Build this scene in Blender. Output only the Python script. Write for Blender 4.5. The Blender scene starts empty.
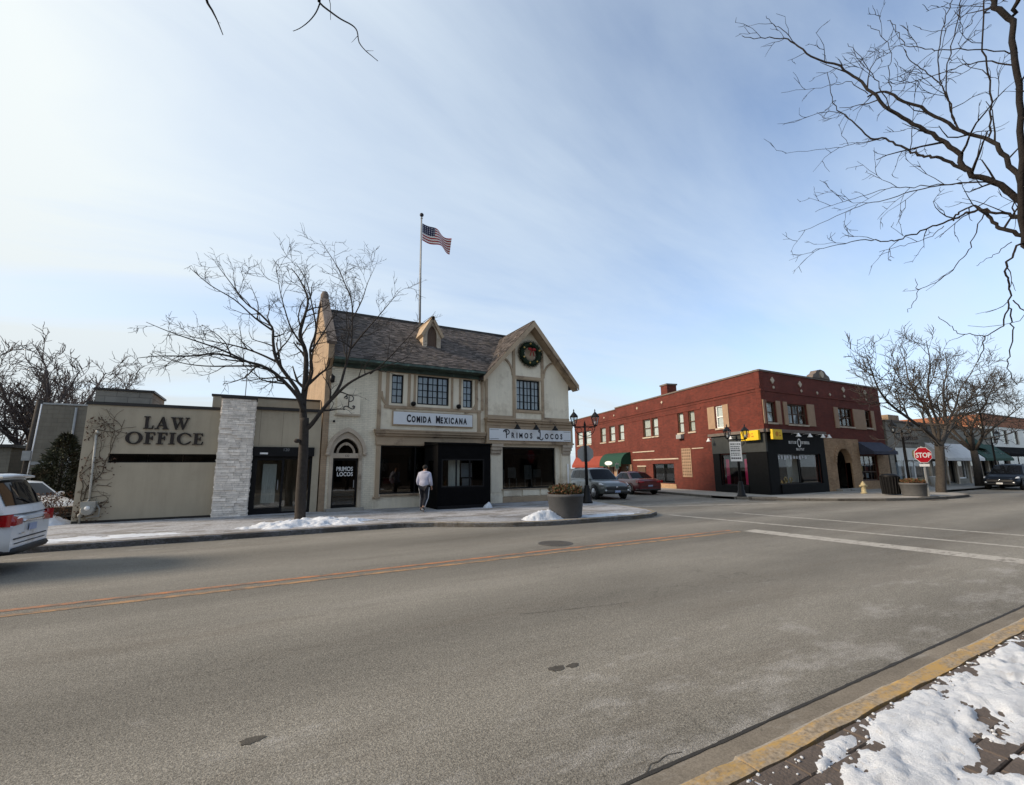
import bpy, bmesh, math, random
from mathutils import Vector, Matrix, noise
from math import sin, cos, pi, radians
R_ = random.Random(7)
scene = bpy.context.scene
COL = scene.collection

# ------------------------------------------------------------------ camera
CAMH = 1.7; FPX = 450.0; YAW = radians(28.7); PITCH = math.atan(76/450); ROLL = radians(0.5)
_fw = Vector((sin(YAW)*cos(PITCH), cos(YAW)*cos(PITCH), sin(PITCH)))
_r0 = Vector((cos(YAW), -sin(YAW), 0)); _u0 = _r0.cross(_fw)
_R = _r0*cos(ROLL) - _u0*sin(ROLL); _U = _R.cross(_fw)
CAMP = Vector((0, 0, CAMH))
cd = bpy.data.cameras.new('camera'); cd.sensor_width = 36; cd.sensor_fit = 'HORIZONTAL'
cd.lens = FPX/1024*36; cd.clip_start = 0.05; cd.clip_end = 3000
cam = bpy.data.objects.new('camera', cd); COL.objects.link(cam)
cam.matrix_world = Matrix(((_R.x, _U.x, -_fw.x, 0), (_R.y, _U.y, -_fw.y, 0), (_R.z, _U.z, -_fw.z, CAMH), (0, 0, 0, 1)))
scene.camera = cam
def ray(x, y): return _fw + _R*((x-512)/FPX) - _U*((y-392.5)/FPX)
def at_depth(x, y, z): return CAMP + ray(x, y)*z           # z metres along the optical axis
def at_y(x, y, Y): d = ray(x, y); return CAMP + d*(Y/d.y)   # on the vertical plane y = Y
def at_z(x, y, z=0.0): d = ray(x, y); return CAMP + d*((z-CAMH)/d.z)

# ------------------------------------------------------------------ sky, sun, exposure
SUN_AZ = radians(-71.0); SUN_EL = radians(27)               # azimuth clockwise from +y
SUN = Vector((sin(SUN_AZ)*cos(SUN_EL), cos(SUN_AZ)*cos(SUN_EL), sin(SUN_EL)))
world = bpy.data.worlds.new('World'); scene.world = world; world.use_nodes = True
wt = world.node_tree; wt.nodes.clear()
def wn(t, **k):
    n = wt.nodes.new(t)
    for a, b in k.items(): setattr(n, a, b)
    return n
def wmath(op, a, b=None, clamp=False):
    n = wn('ShaderNodeMath', operation=op, use_clamp=clamp)
    for i, v in enumerate((a, b)):
        if v is None: continue
        if isinstance(v, (int, float)): n.inputs[i].default_value = v
        else: wt.links.new(v, n.inputs[i])
    return n.outputs[0]
sky = wn('ShaderNodeTexSky', sky_type='NISHITA', sun_disc=False, sun_elevation=SUN_EL, sun_rotation=SUN_AZ,
         altitude=200, air_density=0.8, dust_density=0.4, ozone_density=1.2)
tc = wn('ShaderNodeTexCoord')
sep = wn('ShaderNodeSeparateXYZ'); wt.links.new(tc.outputs['Generated'], sep.inputs[0])
zz = wmath('MAXIMUM', sep.outputs['Z'], 0.0); zd = wmath('ADD', zz, 0.22)
cx = wmath('DIVIDE', sep.outputs['X'], zd); cy = wmath('DIVIDE', sep.outputs['Y'], zd)
cmb = wn('ShaderNodeCombineXYZ'); wt.links.new(cx, cmb.inputs[0]); wt.links.new(cy, cmb.inputs[1])
mp = wn('ShaderNodeMapping'); mp.inputs['Rotation'].default_value = (0, 0, radians(62)); mp.inputs['Scale'].default_value = (0.28, 0.95, 1)
wt.links.new(cmb.outputs[0], mp.inputs[0])
n1 = wn('ShaderNodeTexNoise'); n1.inputs['Scale'].default_value = 1.6; n1.inputs['Detail'].default_value = 8; n1.inputs['Roughness'].default_value = 0.56; n1.inputs['Distortion'].default_value = 0.5
wt.links.new(mp.outputs[0], n1.inputs['Vector'])
dt = wn('ShaderNodeVectorMath', operation='DOT_PRODUCT'); wt.links.new(tc.outputs['Generated'], dt.inputs[0]); dt.inputs[1].default_value = SUN
fwd = wmath('POWER', wmath('MULTIPLY', wmath('ADD', dt.outputs['Value'], 1.0), 0.5), 4.8)    # thin cloud is brighter towards the sun
cl = wn('ShaderNodeMapRange'); cl.inputs['From Min'].default_value = 0.36; cl.inputs['From Max'].default_value = 0.70
cl.inputs['To Min'].default_value = 0.0; cl.inputs['To Max'].default_value = 1.0; wt.links.new(n1.outputs['Fac'], cl.inputs['Value'])
hz = wmath('POWER', wmath('SUBTRACT', 1.0, zz, clamp=True), 3.0)
veil = wmath('ADD', wmath('MULTIPLY', cl.outputs[0], 0.56), wmath('ADD', wmath('MULTIPLY', hz, 0.75), wmath('ADD', 0.05, wmath('MULTIPLY', fwd, 1.0))), clamp=True)
cb = wn('ShaderNodeMath', operation='MULTIPLY_ADD'); wt.links.new(hz, cb.inputs[0]); cb.inputs[1].default_value = -0.85; cb.inputs[2].default_value = 3.9
ct = wn('ShaderNodeMix', data_type='RGBA'); wt.links.new(wmath('MULTIPLY', fwd, 2.0, clamp=True), ct.inputs['Factor']); ct.inputs[6].default_value = (0.79, 0.91, 1.01, 1); ct.inputs[7].default_value = (0.90, 0.96, 0.97, 1)
cc = wn('ShaderNodeVectorMath', operation='SCALE'); wt.links.new(ct.outputs[2], cc.inputs[0]); wt.links.new(cb.outputs[0], cc.inputs['Scale'])
mx = wn('ShaderNodeMix', data_type='RGBA'); wt.links.new(veil, mx.inputs['Factor'])
sk2 = wn('ShaderNodeVectorMath', operation='MULTIPLY'); sk2.inputs[1].default_value = (1.0, 1.0, 1.0)
wt.links.new(sky.outputs[0], sk2.inputs[0])
wt.links.new(sk2.outputs[0], mx.inputs[6]); wt.links.new(cc.outputs[0], mx.inputs[7])
bg = wn('ShaderNodeBackground'); bg.inputs['Strength'].default_value = 0.122
wt.links.new(mx.outputs[2], bg.inputs[0])
wo = wn('ShaderNodeOutputWorld'); wt.links.new(bg.outputs[0], wo.inputs[0])
sl = bpy.data.lights.new('sun', 'SUN'); sl.energy = 2.3; sl.angle = radians(12); sl.color = (1.0, 0.82, 0.62)
so = bpy.data.objects.new('sun', sl); COL.objects.link(so); so.rotation_euler = (-SUN).to_track_quat('-Z', 'Y').to_euler()
so.location = (0, 0, 60)
vs = scene.view_settings; vs.view_transform = 'Standard'; vs.look = 'None'; vs.gamma = 1; vs.use_curve_mapping = False; vs.exposure = 1.12
scene.render.engine = 'CYCLES'
scene.cycles.max_bounces = 6; scene.cycles.transparent_max_bounces = 12

# ------------------------------------------------------------------ materials
MATS = {}
def streaks(N, L, uvout, col, amt):                     # rain run-off and grime, stretched down the wall
    mpn = N.new('ShaderNodeMapping'); mpn.inputs['Scale'].default_value = (3.2, .28, 1); L.new(uvout, mpn.inputs[0])
    n = N.new('ShaderNodeTexNoise'); n.inputs['Scale'].default_value = 1.5; n.inputs['Detail'].default_value = 8; n.inputs['Roughness'].default_value = .7; L.new(mpn.outputs[0], n.inputs['Vector'])
    r = N.new('ShaderNodeMapRange'); r.inputs['From Min'].default_value = .45; r.inputs['From Max'].default_value = .75; r.inputs['To Min'].default_value = 1.0; r.inputs['To Max'].default_value = 1-amt; L.new(n.outputs['Fac'], r.inputs['Value'])
    s = N.new('ShaderNodeVectorMath'); s.operation = 'SCALE'; L.new(col, s.inputs[0]); L.new(r.outputs[0], s.inputs['Scale']); return s.outputs[0]
def mat(name, col, rough=.8, var=.12, scale=2.0, bump=0.0, bscale=60.0, metal=0.0, spec=.4, island=0.0, dirt=None, dirt_amt=.0, dirt_scale=1.2, coat=0, uv=False, stretch=None, streak=0.0):
    m = bpy.data.materials.new(name); m.use_nodes = True; t = m.node_tree; N = t.nodes; L = t.links
    b = N['Principled BSDF']; b.inputs['Roughness'].default_value = rough; b.inputs['Metallic'].default_value = metal
    b.inputs['Specular IOR Level'].default_value = spec
    if coat: b.inputs['Coat Weight'].default_value = coat; b.inputs['Coat Roughness'].default_value = .08
    tcn = N.new('ShaderNodeTexCoord'); vec = tcn.outputs['UV' if uv else 'Object']
    if stretch:
        mpn = N.new('ShaderNodeMapping'); mpn.inputs['Scale'].default_value = stretch; L.new(vec, mpn.inputs[0]); vec = mpn.outputs[0]
    nz = N.new('ShaderNodeTexNoise'); nz.inputs['Scale'].default_value = scale; nz.inputs['Detail'].default_value = 8; nz.inputs['Roughness'].default_value = .62
    L.new(vec, nz.inputs['Vector'])
    rp = N.new('ShaderNodeMapRange'); rp.inputs['From Min'].default_value = .3; rp.inputs['From Max'].default_value = .7
    rp.inputs['To Min'].default_value = 1-var; rp.inputs['To Max'].default_value = 1+var; L.new(nz.outputs['Fac'], rp.inputs['Value'])
    val = rp.outputs[0]
    if island:
        g = N.new('ShaderNodeNewGeometry'); r2 = N.new('ShaderNodeMapRange'); r2.inputs['To Min'].default_value = 1-island; r2.inputs['To Max'].default_value = 1+island
        L.new(g.outputs['Random Per Island'], r2.inputs['Value'])
        mm = N.new('ShaderNodeMath'); mm.operation = 'MULTIPLY'; L.new(val, mm.inputs[0]); L.new(r2.outputs[0], mm.inputs[1]); val = mm.outputs[0]
    sc = N.new('ShaderNodeVectorMath'); sc.operation = 'SCALE'; sc.inputs[0].default_value = col[:3]; L.new(val, sc.inputs['Scale'])
    out = sc.outputs[0]
    if dirt:
        n2 = N.new('ShaderNodeTexNoise'); n2.inputs['Scale'].default_value = dirt_scale; n2.inputs['Detail'].default_value = 9; n2.inputs['Roughness'].default_value = .7
        L.new(vec, n2.inputs['Vector'])
        r3 = N.new('ShaderNodeMapRange'); r3.inputs['From Min'].default_value = .62-dirt_amt*.3; r3.inputs['From Max'].default_value = .72-dirt_amt*.2; L.new(n2.outputs['Fac'], r3.inputs['Value'])
        mxn = N.new('ShaderNodeMix'); mxn.data_type = 'RGBA'; L.new(r3.outputs[0], mxn.inputs['Factor']); L.new(out, mxn.inputs[6]); mxn.inputs[7].default_value = (*dirt, 1); out = mxn.outputs[2]
    if streak: out = streaks(N, L, tcn.outputs['UV'], out, streak)
    L.new(out, b.inputs['Base Color'])
    if bump:
        n3 = N.new('ShaderNodeTexNoise'); n3.inputs['Scale'].default_value = bscale; n3.inputs['Detail'].default_value = 5; L.new(vec, n3.inputs['Vector'])
        bp = N.new('ShaderNodeBump'); bp.inputs['Strength'].default_value = bump; bp.inputs['Distance'].default_value = .02; L.new(n3.outputs['Fac'], bp.inputs['Height']); L.new(bp.outputs[0], b.inputs['Normal'])
    MATS[name] = m; return m
STREAK = True
def brick_mat(name, c1, c2, mortar, bw=.22, bh=.075, ms=.012, rough=.85, bias=0.0, blotch=.25):
    m = bpy.data.materials.new(name); m.use_nodes = True; t = m.node_tree; N = t.nodes; L = t.links; b = N['Principled BSDF']
    b.inputs['Roughness'].default_value = rough; b.inputs['Specular IOR Level'].default_value = .25
    tcn = N.new('ShaderNodeTexCoord'); br = N.new('ShaderNodeTexBrick'); L.new(tcn.outputs['UV'], br.inputs['Vector'])
    br.inputs['Color1'].default_value = (*c1, 1); br.inputs['Color2'].default_value = (*c2, 1); br.inputs['Mortar'].default_value = (*mortar, 1)
    br.inputs['Scale'].default_value = 1; br.inputs['Brick Width'].default_value = bw; br.inputs['Row Height'].default_value = bh; br.inputs['Mortar Size'].default_value = ms; br.inputs['Mortar Smooth'].default_value = .3; br.inputs['Bias'].default_value = bias
    nz = N.new('ShaderNodeTexNoise'); nz.inputs['Scale'].default_value = .9; nz.inputs['Detail'].default_value = 9; nz.inputs['Roughness'].default_value = .65; L.new(tcn.outputs['UV'], nz.inputs['Vector'])
    rp = N.new('ShaderNodeMapRange'); rp.inputs['From Min'].default_value = .3; rp.inputs['From Max'].default_value = .7; rp.inputs['To Min'].default_value = 1-blotch; rp.inputs['To Max'].default_value = 1+blotch; L.new(nz.outputs['Fac'], rp.inputs['Value'])
    sc = N.new('ShaderNodeVectorMath'); sc.operation = 'SCALE'; L.new(br.outputs['Color'], sc.inputs[0]); L.new(rp.outputs[0], sc.inputs['Scale']); L.new(streaks(N, L, tcn.outputs['UV'], sc.outputs[0], .16), b.inputs['Base Color'])
    bp = N.new('ShaderNodeBump'); bp.inputs['Strength'].default_value = .6; bp.inputs['Distance'].default_value = .01; bp.invert = True; L.new(br.outputs['Fac'], bp.inputs['Height']); L.new(bp.outputs[0], b.inputs['Normal'])
    MATS[name] = m; return m
def glass_mat(name, tint=(.55, .6, .62), refl=1.0, rough=.02):
    m = bpy.data.materials.new(name); m.use_nodes = True; t = m.node_tree; N = t.nodes; L = t.links; N.clear()
    o = N.new('ShaderNodeOutputMaterial'); tr = N.new('ShaderNodeBsdfTransparent'); tr.inputs[0].default_value = (*tint, 1)
    gl = N.new('ShaderNodeBsdfGlossy'); gl.inputs['Roughness'].default_value = rough; gl.inputs[0].default_value = (refl, refl, refl, 1)
    lw = N.new('ShaderNodeLayerWeight'); lw.inputs[0].default_value = .5; pw = N.new('ShaderNodeMath'); pw.operation = 'POWER'; pw.inputs[1].default_value = 5; L.new(lw.outputs['Facing'], pw.inputs[0])
    fr = N.new('ShaderNodeMath'); fr.operation = 'MULTIPLY_ADD'; fr.inputs[1].default_value = .9; fr.inputs[2].default_value = .045; L.new(pw.outputs[0], fr.inputs[0]); mxs = N.new('ShaderNodeMixShader')
    L.new(fr.outputs[0], mxs.inputs[0]); L.new(tr.outputs[0], mxs.inputs[1]); L.new(gl.outputs[0], mxs.inputs[2]); L.new(mxs.outputs[0], o.inputs[0])
    MATS[name] = m; return m
def glow_mat(name, col, s):
    m = mat(name, col, .6); b = m.node_tree.nodes['Principled BSDF']; b.inputs['Emission Color'].default_value = (*col, 1); b.inputs['Emission Strength'].default_value = s; return m

# ------------------------------------------------------------------ mesh helpers
OFF = {}
class Fr:                                      # facade frame: s along the wall, d out of the wall, z up
    def __init__(s, O, U):
        s.O = Vector((O[0], O[1], 0)); s.U = Vector((U[0], U[1], 0)).normalized(); s.N = Vector((s.U.y, -s.U.x, 0))
    def p(s, a, d, z): q = s.O + s.U*a + s.N*d; return Vector((q.x, q.y, z))
WF = Fr((0, 0), (1, 0))                         # world frame (d = -y)
class MB:
    def __init__(s): s.v = []; s.f = []; s.sm = []
    def add(s, vs, fs, smooth=False):
        o = len(s.v); s.v += [Vector(v) for v in vs]
        for f in fs: s.f.append([i+o for i in f]); s.sm.append(smooth)
        return s
    def quad(s, a, b, c, d, smooth=False): return s.add([a, b, c, d], [(0, 1, 2, 3)], smooth)
    def box(s, fr, s0, s1, d0, d1, z0, z1):
        P = [fr.p(a, d, z) for z in (z0, z1) for d in (d0, d1) for a in (s0, s1)]
        # 0:s0d0z0 1:s1d0z0 2:s0d1z0 3:s1d1z0 4..7 top ; d1 is outward
        return s.add(P, [(0, 1, 3, 2), (4, 6, 7, 5), (2, 3, 7, 6), (1, 0, 4, 5), (0, 2, 6, 4), (3, 1, 5, 7)])
    def abox(s, x0, x1, y0, y1, z0, z1): return s.box(WF, x0, x1, -y1, -y0, z0, z1)
    def prism(s, fr, poly, d0, d1):             # polygon in (s,z), anticlockwise seen from outside
        n = len(poly); P = [fr.p(a, d1, z) for a, z in poly] + [fr.p(a, d0, z) for a, z in poly]
        fs = [list(range(n)), list(range(2*n-1, n-1, -1))] + [(i, i+n, (i+1) % n+n, (i+1) % n) for i in range(n)]
        return s.add(P, fs)
    def zprism(s, poly, z0, z1):
        n = len(poly); P = [(x, y, z1) for x, y in poly] + [(x, y, z0) for x, y in poly]
        return s.add(P, [list(range(n)), list(range(2*n-1, n-1, -1))] + [(i, i+n, (i+1) % n+n, (i+1) % n) for i in range(n)])
    def bar(s, a, b, w, h=None, up=(0, 0, 1)):
        a = Vector(a); b = Vector(b); h = h or w; t = (b-a).normalized(); u = Vector(up)
        if abs(t.dot(u)) > .95: u = Vector((1, 0, 0))
        x = t.cross(u).normalized()*w/2; y = x.cross(t).normalized()*h/2
        P = [a-x-y, a+x-y, a+x+y, a-x+y, b-x-y, b+x-y, b+x+y, b-x+y]
        return s.add(P, [(0, 3, 2, 1), (4, 5, 6, 7), (0, 1, 5, 4), (1, 2, 6, 5), (2, 3, 7, 6), (3, 0, 4, 7)])
    def tube(s, pts, rad, n=6, caps=True, smooth=True):
        pts = [Vector(p) for p in pts]; k = len(pts)
        if not hasattr(rad, '__len__'): rad = [rad]*k
        ref = None; rings = []
        for i in range(k):
            t = (pts[min(i+1, k-1)]-pts[max(i-1, 0)])
            t = t.normalized() if t.length > 1e-9 else Vector((0, 0, 1))
            if ref is None: ref = Vector((1, 0, 0)) if abs(t.x) < .8 else Vector((0, 1, 0))
            x = (ref - t*ref.dot(t)).normalized(); ref = x; y = t.cross(x)
            rings += [pts[i]+(x*cos(2*pi*j/n)+y*sin(2*pi*j/n))*rad[i] for j in range(n)]
        fs = [(i*n+j, i*n+(j+1) % n, (i+1)*n+(j+1) % n, (i+1)*n+j) for i in range(k-1) for j in range(n)]
        if caps: fs += [list(range(n-1, -1, -1)), [(k-1)*n+j for j in range(n)]]
        return s.add(rings, fs, smooth)
    def lathe(s, prof, c=(0, 0, 0), n=20, smooth=True, axis=None):
        c = Vector(c); k = len(prof); P = []
        for r, z in prof:
            for j in range(n):
                a = 2*pi*j/n; q = Vector((r*cos(a), r*sin(a), z))
                if axis == 'y': q = Vector((q.x, q.z, q.y))
                P.append(c+q)
        fs = [(i*n+j, i*n+(j+1) % n, (i+1)*n+(j+1) % n, (i+1)*n+j) for i in range(k-1) for j in range(n)]
        fs += [list(range(n-1, -1, -1)), [(k-1)*n+j for j in range(n)]]
        if axis == 'y': fs = [list(reversed(f)) for f in fs]
        return s.add(P, fs, smooth)
    def grid(s, P, nu, nv, smooth=True, flip=False):    # P[iv*nu+iu]
        fs = [(i*nu+j, i*nu+j+1, (i+1)*nu+j+1, (i+1)*nu+j) for i in range(nv-1) for j in range(nu-1)]
        if flip: fs = [tuple(reversed(f)) for f in fs]
        return s.add(P, fs, smooth)
    def ball(s, c, r, n=10, m=7, sq=(1, 1, 1)):
        c = Vector(c); P = [c+Vector((r*sq[0]*sin(pi*i/m)*cos(2*pi*j/n), r*sq[1]*sin(pi*i/m)*sin(2*pi*j/n), r*sq[2]*cos(pi*i/m))) for i in range(m+1) for j in range(n)]
        return s.add(P, [((i+1)*n+j, (i+1)*n+(j+1) % n, i*n+(j+1) % n, i*n+j) for i in range(m) for j in range(n)], True)
    def wall(s, fr, s0, s1, z0, z1, holes=(), t=.25, d=0.0):    # wall with rectangular openings and reveals
        S = sorted({s0, s1, *[h[0] for h in holes], *[h[1] for h in holes]}); Z = sorted({z0, z1, *[h[2] for h in holes], *[h[3] for h in holes]})
        S = [a for a in S if s0-1e-6 <= a <= s1+1e-6]; Z = [a for a in Z if z0-1e-6 <= a <= z1+1e-6]
        def hole(a, b): return any(h[0] < a < h[1] and h[2] < b < h[3] for h in holes)
        for i in range(len(S)-1):
            for j in range(len(Z)-1):
                if hole((S[i]+S[i+1])/2, (Z[j]+Z[j+1])/2): continue
                a, b, c, e = S[i], S[i+1], Z[j], Z[j+1]
                s.quad(fr.p(a, d, c), fr.p(b, d, c), fr.p(b, d, e), fr.p(a, d, e))
                s.quad(fr.p(b, d-t, c), fr.p(a, d-t, c), fr.p(a, d-t, e), fr.p(b, d-t, e))
        for a, b, c, e in holes:
            s.quad(fr.p(a, d, c), fr.p(a, d, e), fr.p(a, d-t, e), fr.p(a, d-t, c)); s.quad(fr.p(b, d, e), fr.p(b, d, c), fr.p(b, d-t, c), fr.p(b, d-t, e))
            s.quad(fr.p(a, d, c), fr.p(a, d-t, c), fr.p(b, d-t, c), fr.p(b, d, c)); s.quad(fr.p(a, d-t, e), fr.p(a, d, e), fr.p(b, d, e), fr.p(b, d-t, e))
        for a in (s0, s1): s.quad(*[fr.p(a, dd, z) for dd, z in ((d, z0), (d, z1), (d-t, z1), (d-t, z0))])
        s.quad(*[fr.p(a, dd, z1) for a, dd in ((s0, d), (s1, d), (s1, d-t), (s0, d-t))])
        return s
    def mesh(s, name, m, off=Vector((0, 0, 0))):
        me = bpy.data.meshes.new(name); me.from_pydata([v-off for v in s.v], [], s.f)
        me.polygons.foreach_set('use_smooth', s.sm); me.materials.append(m)
        uv = me.uv_layers.new(name='UVMap'); data = []
        for p in me.polygons:
            n = p.normal
            if abs(n.z) > .75: tx = Vector((1, 0, 0)); ty = Vector((0, 1, 0))
            else:
                tx = Vector((-n.y, n.x, 0)).normalized(); ty = Vector((0, 0, 1))
            for vi in p.vertices:
                c = s.v[vi]; data += [c.dot(tx), c.dot(ty)]
        uv.data.foreach_set('uv', data); me.update(); return me
    def build(s, name, m, parent=None, bevel=0):
        off = OFF.get(parent.name, Vector((0, 0, 0))) if parent else Vector((0, 0, 0))
        m = MATS[m] if isinstance(m, str) else m
        o = bpy.data.objects.new(name, s.mesh(name, m, off)); COL.objects.link(o)
        if parent: o.parent = parent; OFF[o.name] = off
        if bevel:
            b = o.modifiers.new('bevel', 'BEVEL'); b.width = bevel; b.segments = 2; b.limit_method = 'ANGLE'
        return o
def tag(o, label=None, cat=None, group=None, kind=None):
    if label: o['label'] = label
    if cat: o['category'] = cat
    if group: o['group'] = group
    if kind: o['kind'] = kind
    return o
def thing(name, label, cat, loc=(0, 0, 0), group=None):
    o = bpy.data.objects.new(name, None); o.empty_display_size = .3; COL.objects.link(o); o.location = loc; OFF[o.name] = Vector(loc)
    return tag(o, label, cat, group)
def struct(mb, name, m, bevel=0): return tag(mb.build(name, m, None, bevel), kind='structure')
def copy_tree(o, parent=None):
    c = o.copy(); COL.objects.link(c)
    if parent: c.parent = parent
    for ch in list(o.children): copy_tree(ch, c)
    return c
def text_mb(body, size, sx=1.0, bold=0.0, depth=.01, align='CENTER', space=1.0):     # built-in font, as 2-D mesh data in (x,z)
    cu = bpy.data.curves.new('lettering', 'FONT'); cu.body = body; cu.size = size; cu.align_x = align; cu.offset = bold; cu.extrude = depth/2; cu.resolution_u = 3; cu.space_character = space
    ob = bpy.data.objects.new('lettering', cu); COL.objects.link(ob)
    dg = bpy.context.evaluated_depsgraph_get(); me = bpy.data.meshes.new_from_object(ob.evaluated_get(dg))
    vs = [(v.co.x*sx, v.co.y, v.co.z) for v in me.vertices]; fs = [list(p.vertices) for p in me.polygons]
    bpy.data.objects.remove(ob); bpy.data.curves.remove(cu); bpy.data.meshes.remove(me)
    return vs, fs
def put_text(parent, fr, s, d, z, body, size, m, sx=1.0, bold=0.0, depth=.012, name='lettering', space=1.0, align='CENTER', tilt=0):
    vs, fs = text_mb(body, size, sx, bold, depth, align, space); mb = MB()
    mb.add([fr.p(s+x, d+q, z+y+tilt*x) for x, y, q in vs], fs); return mb.build(name, m, parent)
# ------------------------------------------------------------------ palette
mat('concrete', (.30, .285, .26), .9, .18, 1.5, .25, 90, dirt=(.16, .15, .135), dirt_amt=.25)
mat('kerb_concrete', (.17, .15, .125), .92, .3, 2.0, .3, 70, dirt=(.06, .05, .04), dirt_amt=.5)
mat('stucco_tan', (.405, .350, .262), .92, .07, .9, .25, 130, dirt=(.345, .296, .218), dirt_amt=.25, dirt_scale=.7, streak=.12)
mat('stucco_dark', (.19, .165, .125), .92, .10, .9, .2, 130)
mat('coping_dark', (.022, .019, .017), .5, .2, 3)
mat('black_metal', (.008, .008, .009), .45, .25, 6, spec=.2)
mat('black_paint', (.0045, .0048, .0055), .65, .3, 5, spec=.12)
mat('black_canvas', (.006, .006, .0065), .95, .2, 5, spec=.05)
mat('letter_dark', (.018, .012, .009), .6, .2, 5)
mat('ledge_stone', (.80, .735, .66), .9, .2, 7, .5, 40, island=.17)
mat('mortar_grey', (.22, .20, .18), .95, .15, 6)
mat('limestone', (.44, .37, .29), .88, .16, 2.2, .3, 60, dirt=(.20, .16, .12), dirt_amt=.25)
mat('trim_tan', (.37, .28, .19), .8, .12, 1.4, .15, 50, dirt=(.18, .13, .09), dirt_amt=.3)
mat('stucco_cream', (.75, .68, .545), .9, .09, .8, .2, 100, dirt=(.54, .47, .36), dirt_amt=.3, dirt_scale=.6, streak=.14)
brick_mat('painted_brick', (.74, .675, .54), (.67, .61, .485), (.57, .515, .41), .215, .075, .008, blotch=.12)
brick_mat('red_brick', (.138, .027, .018), (.086, .018, .013), (.132, .054, .041), .215, .072, .009, blotch=.22)
brick_mat('brown_brick', (.045, .034, .028), (.036, .028, .024), (.04, .036, .032))
brick_mat('yellow_brick', (.40, .26, .15), (.30, .18, .10), (.28, .21, .145), .215, .072, .010, blotch=.3)
brick_mat('grey_block', (.185, .170, .138), (.17, .157, .128), (.15, .138, .112), .4, .2, .012, blotch=.15)
brick_mat('grey_stone', (.27, .25, .215), (.22, .205, .175), (.17, .155, .135), .6, .3, .012, blotch=.25)
brick_mat('orange_brick', (.34, .13, .065), (.28, .10, .05), (.25, .15, .10), .215, .072, .01)
mat('shingle', (.088, .074, .068), .9, .25, 3, .4, 60, island=.55, dirt=(.13, .105, .085), dirt_amt=.25, dirt_scale=1.5)
mat('copper_green', (.040, .062, .052), .7, .35, 3, .1, 40, dirt=(.09, .15, .12), dirt_amt=.35, dirt_scale=2.2)
mat('white_sign', (.66, .68, .70), .5, .05, 2)
mat('sign_ink', (.012, .012, .02), .6, .1, 5)
mat('curtain', (.52, .54, .57), .9, .25, 9, stretch=(6, 6, .4))
mat('curtain_warm', (.55, .53, .46), .9, .2, 7, stretch=(5, 5, .4))
mat('blind_white', (.72, .72, .68), .8, .08, 3)
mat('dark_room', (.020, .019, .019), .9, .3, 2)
mat('room_wood', (.07, .035, .02), .7, .3, 3)
mat('steel_grey', (.25, .26, .27), .45, .1, 4, metal=.6)
mat('galv', (.30, .31, .31), .6, .15, 6, metal=.3)
mat('wood_brown', (.075, .04, .022), .6, .3, 4, stretch=(8, 8, 1))
mat('tan_wood', (.30, .20, .128), .7, .12, 3)
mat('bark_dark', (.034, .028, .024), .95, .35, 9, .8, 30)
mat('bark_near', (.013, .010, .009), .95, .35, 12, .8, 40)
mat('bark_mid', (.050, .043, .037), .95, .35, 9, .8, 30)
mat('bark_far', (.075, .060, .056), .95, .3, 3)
mat('conifer_green', (.030, .034, .016), .9, .5, 3, island=.5, dirt=(.06, .035, .015), dirt_amt=.3)
mat('shrub_brown', (.085, .045, .028), .9, .3, 8, island=.4)
mat('dry_leaf', (.18, .075, .035), .85, .3, 9, island=.55)
mat('dull_green_leaf', (.055, .065, .025), .85, .3, 9, island=.5)
mat('wreath_green', (.010, .022, .010), .9, .3, 9, island=.5)
mat('red_ribbon', (.28, .01, .012), .6, .1, 5)
mat('gold', (.55, .38, .12), .4, .1, 5, metal=.5)
mat('planter_grey', (.088, .090, .094), .85, .15, 4, .2, 60)
mat('soil', (.03, .022, .015), 1, .3, 9)
mat('hydrant_cream', (.52, .43, .24), .6, .15, 9)
mat('awning_green', (.002, .038, .022), .8, .15, 3)
mat('awning_orange', (.21, .032, .016), .8, .12, 3)
mat('awning_white', (.62, .62, .62), .8, .1, 3)
mat('awning_navy', (.035, .04, .065), .8, .2, 3)
mat('yellow_sign', (.72, .47, .012), .5, .06, 3)
mat('orange_ink', (.50, .19, .01), .6, .05, 3)
mat('pink_curtain', (.42, .02, .10), .85, .15, 6)
mat('slate_fascia', (.034, .038, .038), .7, .2, 3)
mat('stop_red', (.45, .008, .018), .45, .06, 3)
mat('sign_white', (.78, .78, .77), .5, .03, 3)
mat('sign_back', (.30, .31, .31), .5, .08, 4, metal=.4)
mat('brick_paver', (.098, .078, .066), .85, .3, 6, .5, 60, dirt=(.12, .10, .09), dirt_amt=.35, dirt_scale=5)
mat('oil', (.062, .056, .046), .8, .35, 18, .3, 120)
mat('tar', (.030, .027, .023), .75, .2, 20, .3, 120)
mat('iron', (.105, .096, .085), .6, .25, 15, .4, 60, metal=.5)
mat('rubber', (.018, .018, .018), .85, .2, 10)
mat('alloy', (.42, .43, .45), .35, .1, 5, metal=.8)
mat('plastic_black', (.02, .02, .021), .6, .1, 6)
mat('chrome', (.6, .6, .62), .2, .05, 4, metal=1)
mat('paint_white', (.66, .68, .70), .35, .03, 2, coat=.5, dirt=(.45, .45, .44), dirt_amt=.2)
mat('paint_silver', (.105, .12, .12), .35, .06, 2, metal=.4, coat=.6, dirt=(.22, .22, .22), dirt_amt=.2)
mat('paint_red', (.10, .006, .012), .3, .06, 2, coat=.8, dirt=(.09, .03, .03), dirt_amt=.2)
mat('paint_navy', (.006, .009, .015), .4, .06, 2, spec=.12)
mat('tail_red', (.32, .004, .008), .25, .05, 5, coat=.5)
mat('lamp_clear', (.62, .64, .66), .15, .05, 5, coat=.6)
mat('plate_blue', (.30, .36, .52), .5, .1, 12)
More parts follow.
